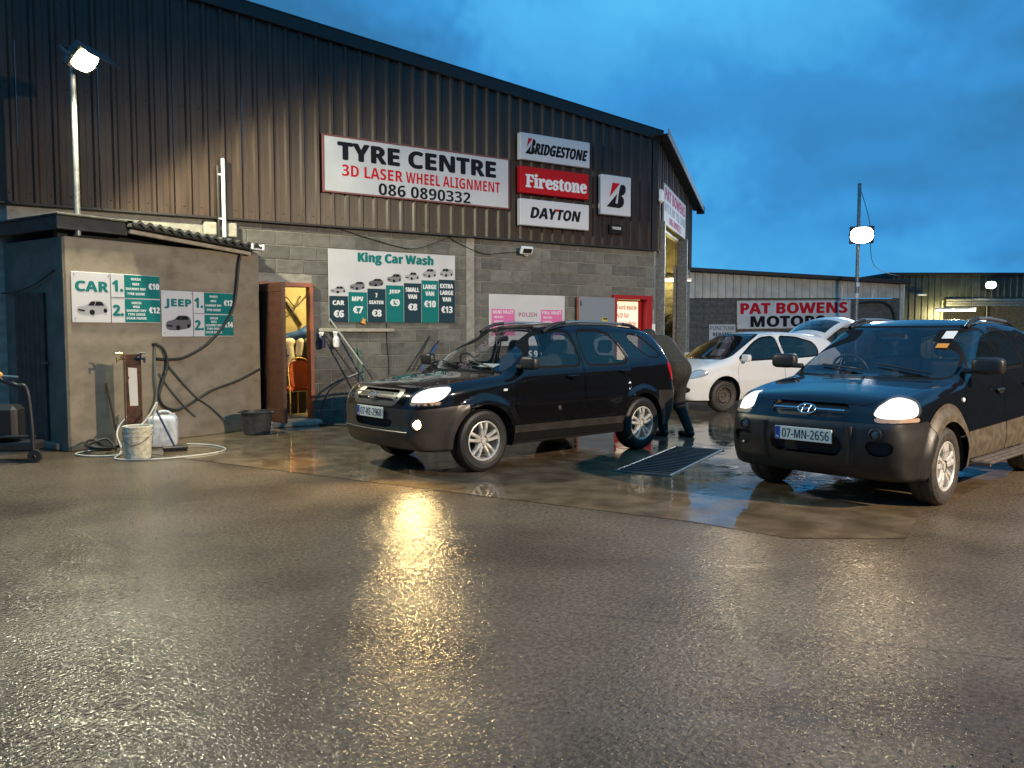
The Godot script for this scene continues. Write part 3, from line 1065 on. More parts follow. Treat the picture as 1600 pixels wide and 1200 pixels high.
	for s in [-1.0, 1.0]:
		var fd := Vector3(0.86, 0, 0.51 * s)
		var p := skin(sh, Vector3(0.45, 0.565, 0.52 * s), fd) - fd * 0.004
		var ff := Basis(Vector3.UP, PI / 2 - 0.53 * s)
		g = MB.new()
		g.T = Transform3D(ff * Basis(Vector3.RIGHT, PI / 2), p)
		g.lathe([Vector2(0.070, -0.05), Vector2(0.070, 0.012), Vector2(0.055, 0.016), Vector2(0.052, 0.0)], 20)
		var house := part(o, "fog_lamp", g, M.black_suv_plastic)
		g = MB.new()
		g.T = Transform3D(ff * Basis(Vector3.RIGHT, PI / 2), p)
		g.lathe([Vector2(0.052, 0.002), Vector2(0.03, 0.010), Vector2(0.0, 0.013)], 18)
		if s < 0.0:
			part(house, "lit_lens", g, M.fog)
			head_spot(o, p + ff * Vector3(0, 0, 0.05), p + ff * Vector3(0, -0.3, 1.0), 2.4, Color(1.0, 0.86, 0.58), 75)
		else:
			part(house, "lit_lens", g, M.fog)
			head_spot(o, p + ff * Vector3(0, 0, 0.05), p + ff * Vector3(0, -0.3, 1.0), 2.0, Color(1.0, 0.86, 0.58), 60)
		head_spot(o, Vector3(0.80, 0.87, 0.60 * s), Vector3(4.0, 0.35, 0.62 * s), 2.0, Color(1.0, 0.92, 0.75), 50)
		g = MB.new()
		g.box(Vector3(), Vector3(0.06, 0.025, 0.012), 0.006)
		part(o, "side_indicator", g, M.white).position = Vector3(-0.28, 0.885, 0.893 * s)
		door_handle(o, -1.33, 1.0, 0.905 * s, M.black_suv_paint)
		door_handle(o, -2.27, 1.035, 0.895 * s, M.black_suv_paint)
	mirrors(o, -0.56, 1.175, 0.86, Vector3(0.12, 0.15, 0.24), M.black_plastic)
	roof_rails(o, sh, [-1.12, -2.92], 0.585, 0.038, M.steel)
	wipers(o, sh, -0.30)
	g = MB.new()
	g.box(Vector3(), Vector3(0.004, 0.11, 0.30))
	var pp := part(o, "windscreen_paper", g, M.paper)
	pp.transform = Transform3D(Basis(Vector3(0, 0, 1), 1.25), Vector3(-0.52, 1.13, -0.30))
	g = MB.new()
	g.box(Vector3(), Vector3(0.05, 0.07, 0.24), 0.02)
	part(o, "rear_view_mirror", g, M.black_plastic).position = Vector3(-0.98, 1.44, 0.0)

func build_blue_suv() -> void:
	var o := thing("muddy_suv", "dark blue suv with grey bumper and both headlamps lit, right foreground", "car", "", car_frame(3.2, 7.62, -2.3175))
	var sh := CarShape.new()
	sh.top = Lut.new([[-3.7, 0.9], [-3.50, 1.05], [-3.36, 1.20], [-3.20, 1.45], [-3.02, 1.56], [-2.6, 1.625], [-2.0, 1.655], [-1.6, 1.65], [-1.35, 1.62], [-1.16, 1.57], [-0.33, 1.105], [-0.05, 1.078], [0.25, 1.045], [0.55, 0.995], [0.72, 0.955], [0.82, 0.90], [1.0, 0.8]], -3.8, 1.1, 0.05)
	sh.nose = Lut.new([[0.2, 0.66], [0.30, 0.78], [0.40, 0.845], [0.55, 0.875], [0.735, 0.88], [0.765, 0.855], [0.80, 0.835], [0.88, 0.80], [0.96, 0.72], [1.05, 0.55], [1.15, 0.3]], 0.1, 1.8, 0.02)
	sh.tail = Lut.new([[0.2, -3.20], [0.34, -3.36], [0.50, -3.46], [0.74, -3.47], [0.80, -3.43], [1.05, -3.41], [1.2, -3.38], [1.6, -3.15]], 0.1, 1.8, 0.03)
	sh.plan = Lut.new([[-3.55, 0.74], [-3.3, 0.83], [-2.9, 0.875], [-2.4, 0.89], [-1.2, 0.895], [-0.2, 0.89], [0.25, 0.88], [0.5, 0.86], [0.72, 0.80], [0.95, 0.66]], -3.8, 1.1, 0.06)
	sh.side = Lut.new([[0.1, 0.06], [0.3, 0.03], [0.5, 0.0], [0.62, 0.006], [0.72, 0.022], [1.0, 0.035], [1.10, 0.055], [1.2, 0.09], [1.65, 0.27]], 0.0, 1.8, 0.03)
	sh.flare = 0.035
	var sg := eased(pv([[-0.68, 1.16], [-0.90, 1.36], [-1.08, 1.50], [-1.22, 1.535], [-1.46, 1.54], [-1.51, 1.16]]))
	var rg := eased(pv([[-1.58, 1.54], [-1.95, 1.538], [-2.15, 1.49], [-2.33, 1.30], [-2.37, 1.18], [-1.62, 1.16]]))
	var qg := eased(pv([[-2.42, 1.44], [-2.62, 1.50], [-2.80, 1.46], [-3.06, 1.24], [-2.55, 1.22]]))
	var regions := [
		["side_window", "side", sg, Vector3(-3, 1, 0.4), Vector3(0, 1.7, 1), M.glass_dark, 2, -0.006, 0.026],
		["side_window", "side", rg, Vector3(-3, 1, 0.4), Vector3(0, 1.7, 1), M.glass_dark, 2, -0.006, 0.026],
		["quarter_window", "side", qg, Vector3(-3.3, 1, 0.4), Vector3(0, 1.7, 1), M.glass_dark, 2, -0.006, 0.022],
		["windscreen", "front", eased(pv([[-0.76, 1.10], [0.76, 1.10], [0.60, 1.562], [-0.60, 1.562]])), Vector3(-1.40, 1.0, -1), Vector3(0.0, 1.7, 1), M.glass, 0, -0.004, 0.022],
		["rear_window", "front", rounded(pv([[-0.62, 1.12], [0.62, 1.12], [0.55, 1.48], [-0.55, 1.48]]), 2), Vector3(-3.7, 1.0, -1), Vector3(-2.9, 1.7, 1), M.glass_dark, 0, -0.004, 0.02],
		["headlight", "diag", eased(pv([[-0.165, 0.80], [-0.145, 0.87], [-0.05, 0.94], [0.10, 0.985], [0.21, 0.975], [0.25, 0.90], [0.238, 0.805]])), Vector3(0.2, 0.7, 0.40), Vector3(1, 1, 1), M.head_blue_suv, 2, -0.004, 0.0],
		["indicator", "diag", pv([[-0.162, 0.80], [0.238, 0.803], [0.225, 0.766], [-0.155, 0.768]]), Vector3(0.2, 0.7, 0.40), Vector3(1, 1, 1), M.amber, 2, -0.004, 0.006],
		["grille", "front", eased(pv([[-0.37, 0.905], [0.37, 0.905], [0.34, 0.785], [-0.34, 0.785]])), Vector3(0.6, 0.7, -1), Vector3(1, 1, 1), M.black_plastic, 0, -0.03, 0.0],
		["air_intake", "front", eased(pv([[-0.33, 0.635], [0.33, 0.635], [0.33, 0.46], [-0.33, 0.46]])), Vector3(0.6, 0.4, -1), Vector3(1, 1, 1), M.black_matt, 0, -0.05, 0.0],
		["side_intake", "front", rounded(pv([[0.50, 0.61], [0.74, 0.61], [0.72, 0.50], [0.56, 0.48]]), 1), Vector3(0.5, 0.4, 0.4), Vector3(1, 1, 1), M.black_matt, 2, -0.03, 0.0],
		["tail_light", "side", eased(pv([[-3.22, 1.12], [-3.6, 1.12], [-3.6, 0.85], [-3.30, 0.84]])), Vector3(-3.7, 0.7, 0.5), Vector3(-3, 1.2, 1), M.tail_red, 2, 0.004, 0.0],
		["front_bumper", "side", pv([[0.24, 0.0], [0.30, 0.62], [0.37, 0.768], [0.65, 0.758], [1.2, 0.745], [1.2, 0.0]]), Vector3(0.1, 0, -1), Vector3(1.2, 0.8, 1), M.blue_suv_plastic, 0, 0.004, 0.0],
		["wheel_arch_trim", "side", circle_poly(0.0, 0.36, 0.535), Vector3(-0.6, 0.3, 0.5), Vector3(0.6, 1, 1), M.blue_suv_muddy, 2, 0.008, 0.0],
		["wheel_arch_trim", "side", circle_poly(-2.63, 0.36, 0.535), Vector3(-3.2, 0.3, 0.5), Vector3(-2.0, 1, 1), M.blue_suv_muddy, 2, 0.008, 0.0],
		["rear_bumper", "side", pv([[-2.90, 0.0], [-2.94, 0.755], [-3.7, 0.73], [-3.7, 0.0]]), Vector3(-3.7, 0, -1), Vector3(-2.9, 0.8, 1), M.blue_suv_plastic, 0, 0.003, 0.004],
		["side_cladding", "side", pv([[-0.40, 0.61], [-1.515, 0.63], [-1.515, 0.36], [-0.40, 0.36]]), Vector3(-2.4, 0.3, 0.5), Vector3(-0.3, 0.7, 1), M.blue_suv_muddy, 2, 0.012, 0.004],
		["side_cladding", "side", pv([[-1.53, 0.63], [-2.20, 0.645], [-2.20, 0.36], [-1.53, 0.36]]), Vector3(-2.4, 0.3, 0.5), Vector3(-0.3, 0.7, 1), M.blue_suv_muddy, 2, 0.012, 0.004],
		["front_door", "side", rounded(pv([[-0.46, 0.50], [-0.46, 0.98], [-0.56, 1.10], [-0.66, 1.21], [-1.10, 1.58], [-1.54, 1.58], [-1.54, 0.50]]), 1), Vector3(-3, 0.3, 0.5), Vector3(0, 1.7, 1), M.blue_suv_paint, 2, 0.0, 0.005],
		["rear_door", "side", rounded(pv([[-1.56, 0.50], [-1.56, 1.58], [-2.1, 1.57], [-2.42, 1.24], [-2.42, 1.0], [-2.28, 0.80], [-2.16, 0.62], [-2.12, 0.50]]), 1), Vector3(-3, 0.3, 0.5), Vector3(0, 1.7, 1), M.blue_suv_paint, 2, 0.0, 0.005],
		["bonnet", "plan", pv([[-0.24, -0.70], [-0.24, 0.70], [0.2, 0.70], [0.55, 0.60], [0.78, 0.46], [0.9, 0.40], [0.9, -0.40], [0.78, -0.46], [0.55, -0.60], [0.2, -0.70]]), Vector3(-0.3, 0.90, -1), Vector3(1, 1.2, 1), M.blue_suv_paint, 0, 0.0, 0.004],
	]
	build_car(o, sh, {"regions": regions, "paint": M.blue_suv_paint, "half": 0.905, "wheel_r": 0.345, "rim_r": 0.214, "rim": "fat", "tyre_mat": M.tyre_muddy, "rim_mat": M.alloy, "belt": 1.14, "cabin_mid": -1.75, "cabin_len": 2.7, "dash": -0.48})
	var g := MB.new()
	g.box(Vector3(0.815, 0.848, 0), Vector3(0.02, 0.020, 0.66), 0.007)
	part(o, "grille_bars", g, M.chrome)
	var b := badge(o, Vector3(0.835, 0.848, 0), 0.080, 0.042, 0.3)
	g = MB.new()
	for s in [-1.0, 1.0]:
		g.tube([Vector3(s * 0.030 - 0.012, -0.033, 0), Vector3(s * 0.030 + 0.012, 0.033, 0)], 0.008, 6)
	g.tube([Vector3(-0.026, -0.010, 0), Vector3(0.026, 0.010, 0)], 0.008, 6)
	part(b, "badge_letter", g, M.chrome)
	number_plate(o, Transform3D(Basis(Vector3.UP, PI / 2), Vector3(0.895, 0.625, 0.0)), "07-MN-2656")
	for s in [-1.0, 1.0]:
		g = MB.new()
		g.T = Transform3D(Basis(Vector3(0, 0, 1), -PI / 2), skin(sh, Vector3(0.5, 0.67, 0.60 * s), Vector3.RIGHT) + Vector3(0.004, 0, 0))
		g.lathe([Vector2(0.052, -0.03), Vector2(0.052, 0.010), Vector2(0.040, 0.014), Vector2(0.037, 0.002)], 18)
		var fl := part(o, "fog_lamp", g, M.black_plastic)
		g = MB.new()
		g.T = Transform3D(Basis(Vector3(0, 0, 1), -PI / 2), skin(sh, Vector3(0.5, 0.67, 0.60 * s), Vector3.RIGHT) + Vector3(0.004, 0, 0))
		g.lathe([Vector2(0.037, 0.002), Vector2(0.022, 0.008), Vector2(0.0, 0.010)], 16)
		part(fl, "lens", g, M.fog_off)
		g = MB.new()
		var rib := []
		for k in 12:
			rib.append(skin(sh, Vector3(0.5, 0.40 + 0.029 * k, (0.385 + 0.012 * sin(k * 0.28)) * s), Vector3.RIGHT) - Vector3(0.012, 0, 0))
		g.tube(rib, 0.034, 12)
		part(o, "bumper_upright", g, M.blue_suv_plastic)
		head_spot(o, Vector3(0.86, 0.88, 0.58 * s), Vector3(4.0, 0.30, 0.7 * s), 0.7, Color(1.0, 0.90, 0.70), 50)
		g = MB.new()
		g.ball(Vector3(), Vector3(0.03, 0.022, 0.012), 10, 6)
		part(o, "side_indicator", g, M.white).position = Vector3(-0.40, 0.905, 0.862 * s)
		door_handle(o, -1.36, 0.955, 0.885 * s, M.black_plastic)
		door_handle(o, -2.25, 0.99, 0.88 * s, M.black_plastic)
		g = MB.new()
		for k in 3:
			g.box(Vector3(-1.3, 0.345, (0.93 + 0.065 * k) * s), Vector3(1.66, 0.03, 0.055), 0.010)
		g.cyl(Vector3(-0.47, 0.335, 0.93 * s), Vector3(-0.47, 0.335, 1.08 * s), 0.022, 0.022, 10)
		g.cyl(Vector3(-2.13, 0.335, 0.93 * s), Vector3(-2.13, 0.335, 1.08 * s), 0.022, 0.022, 10)
		for x in [-0.7, -1.9]:
			g.box(Vector3(x, 0.325, 0.80 * s), Vector3(0.05, 0.03, 0.40), 0.005)
		part(o, "side_step", g, M.blue_suv_muddy)
	mirrors(o, -0.60, 1.21, 0.86, Vector3(0.13, 0.155, 0.27), M.blue_suv_plastic)
	roof_rails(o, sh, [-1.25, -2.9], 0.585, 0.038, M.steel)
	wipers(o, sh, -0.35)
	# papers on the glass, near side
	for q in [["windscreen_sticker", 1.49, 0.10, M.white], ["windscreen_disc", 1.385, 0.085, M.orange_plastic]]:
		g = MB.new()
		var z := -0.50
		var y: float = q[1]
		var x := -0.33
		while sh.top.at(x + sh.cf * z * z) - sh.crown * z * z < y and x > -1.3:
			x -= 0.005
		g.box(Vector3(), Vector3(0.003, q[2] * 1.5 if q[0] == "windscreen_sticker" else q[2], 0.105))
		part(o, q[0], g, q[3]).transform = Transform3D(Basis(Vector3(0, 0, 1), 1.06), Vector3(x + 0.013, y, z))
	g = MB.new()
	g.box(Vector3(), Vector3(0.05, 0.07, 0.24), 0.02)
	part(o, "rear_view_mirror", g, M.black_plastic).position = Vector3(-1.02, 1.46, 0.0)

func circle_poly(x: float, y: float, r: float) -> PackedVector2Array:
	var q := PackedVector2Array()
	for k in 40:
		q.append(Vector2(x + cos(TAU * k / 40) * r, y + sin(TAU * k / 40) * r))
	return q

func build_white_car() -> void:
	var o := thing("white_hatchback", "white hatchback with steel wheels and its tailgate open, behind the suvs", "car", "", car_frame(3.72, 16.05, -2.0))
	var sh := CarShape.new()
	sh.axles = [0.0, -2.51]
	sh.arch_r = 0.355
	sh.flare = 0.012
	sh.bottom = 0.20
	sh.mid = -1.5
	sh.top = Lut.new([[-3.5, 0.85], [-3.30, 1.0], [-3.15, 1.15], [-2.9, 1.38], [-2.72, 1.455], [-2.2, 1.515], [-1.6, 1.54], [-1.2, 1.53], [-0.85, 1.48], [0.02, 1.015], [0.25, 0.965], [0.5, 0.895], [0.7, 0.80], [0.85, 0.70]], -3.6, 1.1, 0.05)
	sh.nose = Lut.new([[0.15, 0.66], [0.3, 0.78], [0.5, 0.81], [0.62, 0.80], [0.75, 0.74], [0.9, 0.6], [1.0, 0.4]], 0.1, 1.8, 0.03)
	sh.tail = Lut.new([[0.15, -3.1], [0.35, -3.28], [0.7, -3.30], [0.9, -3.27], [1.5, -3.0]], 0.1, 1.8, 0.03)
	sh.plan = Lut.new([[-3.4, 0.66], [-3.0, 0.79], [-2.5, 0.835], [-1.2, 0.845], [0.0, 0.84], [0.4, 0.79], [0.65, 0.68], [0.85, 0.52]], -3.6, 1.1, 0.06)
	sh.side = Lut.new([[0.1, 0.06], [0.3, 0.03], [0.6, 0.0], [0.9, 0.03], [1.0, 0.055], [1.55, 0.27]], 0.0, 1.8, 0.03)
	var regions := [
		["side_window", "side", eased(pv([[-0.33, 0.985], [-0.75, 1.28], [-1.0, 1.40], [-1.33, 1.43], [-1.42, 1.02]])), Vector3(-3, 0.9, 0.4), Vector3(0, 1.7, 1), M.glass_dark, 2, -0.006, 0.03],
		["side_window", "side", eased(pv([[-1.46, 1.43], [-1.9, 1.41], [-2.34, 1.30], [-2.42, 1.12], [-2.30, 1.06], [-1.54, 1.02]])), Vector3(-3, 0.9, 0.4), Vector3(0, 1.7, 1), M.glass_dark, 2, -0.006, 0.03],
		["windscreen", "front", eased(pv([[-0.72, 1.01], [0.72, 1.01], [0.56, 1.475], [-0.56, 1.475]])), Vector3(-1.1, 0.9, -1), Vector3(0.2, 1.7, 1), M.glass_dark, 0, -0.004, 0.015],
		["boot_opening", "front", rounded(pv([[-0.52, 0.70], [0.52, 0.70], [0.52, 1.40], [-0.52, 1.40]]), 1), Vector3(-3.7, 0.6, -1), Vector3(-2.75, 1.5, 1), null, 0, 0.0, 0.02],
		["headlight", "diag", eased(pv([[-0.06, 0.735], [0.09, 0.83], [0.32, 0.765], [0.22, 0.69], [-0.06, 0.63]])), Vector3(0.0, 0.5, 0.3), Vector3(1, 1, 1), M.lamp_clear, 2, -0.004, 0.005],
		["fog_recess", "front", rounded(pv([[0.40, 0.48], [0.66, 0.48], [0.60, 0.36], [0.40, 0.36]]), 1), Vector3(0.3, 0.2, 0.2), Vector3(1, 1, 1), M.black_matt, 2, -0.02, 0.0],
		["air_intake", "front", eased(pv([[-0.34, 0.48], [0.34, 0.48], [0.30, 0.36], [-0.30, 0.36]])), Vector3(0.3, 0.2, -1), Vector3(1, 1, 1), M.black_matt, 0, -0.02, 0.0],
		["front_door", "side", rounded(pv([[-0.30, 0.26], [-0.30, 0.97], [-0.78, 1.33], [-1.05, 1.47], [-1.43, 1.48], [-1.47, 0.26]]), 1), Vector3(-3, 0.2, 0.4), Vector3(0.3, 1.7, 1), M.white_paint, 2, 0.0, 0.005],
		["rear_door", "side", rounded(pv([[-1.49, 0.26], [-1.45, 1.48], [-1.95, 1.46], [-2.30, 1.36], [-2.42, 1.0], [-2.15, 0.55], [-2.0, 0.26]]), 1), Vector3(-3, 0.2, 0.4), Vector3(0.3, 1.7, 1), M.white_paint, 2, 0.0, 0.005],
	]
	build_car(o, sh, {"regions": regions, "paint": M.white_paint, "half": 0.835, "cell": 0.045, "wheel_r": 0.30, "rim_r": 0.185, "rim": "steel", "tyre_mat": M.tyre_muddy, "rim_mat": M.steel_rim, "belt": 1.0, "cabin_mid": -1.5, "cabin_len": 2.6, "dash": -0.25})
	mirrors(o, -0.42, 1.03, 0.80, Vector3(0.10, 0.14, 0.21), M.white_paint)
	for s in [-1.0, 1.0]:
		door_handle(o, -1.28, 0.93, 0.828 * s, M.white_paint)
	# raised tailgate, hinged at the back of the roof
	var g := MB.new()
	var gl := MB.new()
	var n := 12
	var m := 10
	var P := func(i: int, j: int) -> Vector3:
		var t := i / float(n)
		var z := (j / float(m) * 2.0 - 1.0) * lerpf(0.60, 0.66, t) 
		var e := absf(j / float(m) * 2.0 - 1.0)
		return Vector3(-2.70 - 0.80 * t, 1.475 + 0.44 * sin(t * 1.35) - 0.10 * e * e - 0.05 * t * t, z)
	for i in n:
		for j in m:
			var a: Vector3 = P.call(i, j)
			var b: Vector3 = P.call(i + 1, j)
			var c: Vector3 = P.call(i + 1, j + 1)
			var d: Vector3 = P.call(i, j + 1)
			var tgt := gl if i > 1 and i < 8 and j > 0 and j < m - 1 else g
			var up := Vector3(0.4, 1, 0)
			tgt.quad(a, b, c, d, up)
			tgt.quad(a - up * 0.035, b - up * 0.035, c - up * 0.035, d - up * 0.035, -up)
	var tg := part(o, "tailgate", g, M.white_paint)
	part(tg, "tailgate_window", gl, M.glass_dark)
	g = MB.new()
	for s in [-1.0, 1.0]:
		g.cyl(Vector3(-2.80, 1.25, 0.54 * s), Vector3(-3.05, 1.62, 0.56 * s), 0.012, 0.010, 6)
	part(o, "gas_strut", g, M.black_plastic)
	g = MB.new()
	g.box(Vector3(-2.72, 1.46, 0), Vector3(0.14, 0.03, 1.0), 0.012)
	part(o, "roof_spoiler", g, M.white_paint)
	g = MB.new()
	g.box(Vector3(), Vector3(0.03, 0.20, 0.30), 0.01)
	part(o, "windscreen_paper", g, M.paper).transform = Transform3D(Basis(Vector3(0, 0, 1), 0.9), Vector3(-0.42, 1.12, -0.05))

func build_far_car() -> void:
	# only the tail of it shows beyond the right-hand suv
	var o := thing("far_car", "dark hatchback at the right edge, beyond the blue suv", "car", "", car_frame(8.7, 14.7, -2.2))
	var sh := CarShape.new()
	sh.axles = [0.0, -2.51]
	sh.arch_r = 0.36
	sh.top = Lut.new([[-3.5, 0.85], [-3.30, 1.0], [-3.15, 1.15], [-2.9, 1.38], [-2.72, 1.455], [-2.2, 1.515], [-1.6, 1.54], [-1.2, 1.53], [-0.85, 1.48], [0.02, 1.015], [0.5, 0.895], [0.85, 0.70]], -3.6, 1.1, 0.05)
	sh.nose = Lut.new([[0.15, 0.66], [0.3, 0.78], [0.62, 0.80], [0.75, 0.74], [1.0, 0.4]], 0.1, 1.8, 0.03)
	sh.tail = Lut.new([[0.15, -3.1], [0.35, -3.28], [0.9, -3.27], [1.5, -3.0]], 0.1, 1.8, 0.03)
	sh.plan = Lut.new([[-3.4, 0.66], [-3.0, 0.79], [-1.2, 0.845], [0.0, 0.84], [0.4, 0.79], [0.85, 0.52]], -3.6, 1.1, 0.06)
	sh.side = Lut.new([[0.1, 0.06], [0.6, 0.0], [0.9, 0.03], [1.55, 0.27]], 0.0, 1.8, 0.03)
	var regions := [
		["side_window", "side", eased(pv([[-0.33, 0.985], [-0.75, 1.28], [-1.0, 1.40], [-2.0, 1.41], [-2.34, 1.30], [-2.30, 1.06]])), Vector3(-3, 0.9, 0.4), Vector3(0, 1.7, 1), M.glass_dark, 2, -0.006, 0.03],
		["windscreen", "front", eased(pv([[-0.72, 1.01], [0.72, 1.01], [0.56, 1.475], [-0.56, 1.475]])), Vector3(-1.1, 0.9, -1), Vector3(0.2, 1.7, 1), M.glass_dark, 0, -0.004, 0.015],
	]
	build_car(o, sh, {"regions": regions, "paint": M.black_suv_paint, "half": 0.835, "cell": 0.07, "wheel_r": 0.30, "rim_r": 0.185, "rim": "steel", "tyre_mat": M.tyre, "rim_mat": M.steel_rim, "belt": 1.0, "cabin_mid": -1.5, "cabin_len": 2.6, "dash": -0.25})

# ---------------------------------------------------------------- frames of the walls (from the photograph's vanishing points)
var FM: Transform3D  # workshop front wall
var FR: Transform3D  # workshop right-hand face with the vehicle door
var FL: Transform3D  # rendered wall of the wash shed
const ROOF0 := 6.42
const ROOFS := -0.095
const CORNER := 7.62

func roof_at(s: float) -> float:
	return ROOF0 + ROOFS * s

# a box-profile sheet from s0 to s1 (local x), y0 to top(s), ribs proud by 32 mm
func clad_sheet(s0: float, s1: float, y0: float, top: Callable, pitch: float, rise: float) -> MB:
	var mb := MB.new()
	var xs := []
	var s := s0
	while s < s1 - 0.001:
		for q in [[0.0, 0.0], [0.30, 0.0], [0.305, 0.15], [0.335, 0.15], [0.34, 0.0], [0.62, 0.0], [0.73, 1.0], [0.89, 1.0]]:
			var x: float = s + q[0] * pitch
			if x <= s1:
				xs.append([x, q[1] * rise])
		s += pitch
	xs.append([s1, 0.0])
	for i in xs.size() - 1:
		var a: Array = xs[i]
		var b: Array = xs[i + 1]
		mb.quad(Vector3(a[0], y0, a[1]), Vector3(b[0], y0, b[1]), Vector3(b[0], top.call(b[0]), b[1]), Vector3(a[0], top.call(a[0]), a[1]), Vector3(-(b[1] - a[1]), 0, b[0] - a[0]))
	return mb

# one concrete block; meshes are shared by size
var block_meshes := {}
func block_mesh(l: float, h: float, d: float) -> ArrayMesh:
	var key := "%d_%d_%d" % [roundi(l * 1000), roundi(h * 1000), roundi(d * 1000)]
	if not block_meshes.has(key):
		var mb := MB.new()
		mb.box(Vector3(), Vector3(l, h, d), 0.006)
		block_meshes[key] = mb.done()
	return block_meshes[key]

# courses of blocks on a wall's face, leaving out the openings [s0, s1, h0, h1]
func lay_blocks(parent: Node3D, s0: float, s1: float, h0: float, h1: float, holes: Array, dark_share := 0.035) -> void:
	var row := 0
	var h := h0
	while h < h1 - 0.05:
		var hh := minf(0.215, h1 - h - 0.008)
		var s := s0 - (0.225 if row % 2 else 0.0)
		while s < s1 - 0.03:
			var pieces := [[maxf(s, s0), minf(s + 0.44, s1)]]
			for q in holes:
				if h + hh > q[2] + 0.02 and h < q[3] - 0.02:
					var next := []
					for p in pieces:
						if p[1] <= q[0] or p[0] >= q[1]:
							next.append(p)
						else:
							if q[0] - p[0] > 0.04:
								next.append([p[0], q[0] - 0.004])
							if p[1] - q[1] > 0.04:
								next.append([q[1] + 0.004, p[1]])
					pieces = next
			for p in pieces:
				var l: float = snappedf(p[1] - p[0], 0.005)
				if l < 0.04:
					continue
				var m: Material = M.block_dark if rng.randf() < dark_share else M.blocks[clampi(int(rng.randfn(2.0, 1.1)), 0, 4)]
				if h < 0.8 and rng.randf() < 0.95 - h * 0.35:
					m = M.block_low  # darker brown blocks, mostly in the courses near the ground
				var o := part(parent, "block", block_mesh(l, hh, 0.08), m)
				o.position = Vector3((p[0] + p[1]) * 0.5, h + hh * 0.5, -0.04 + rng.randf_range(-0.002, 0.003))
				o.rotation.z = rng.randf_range(-0.004, 0.004)
			s += 0.45
		h += 0.225
		row += 1

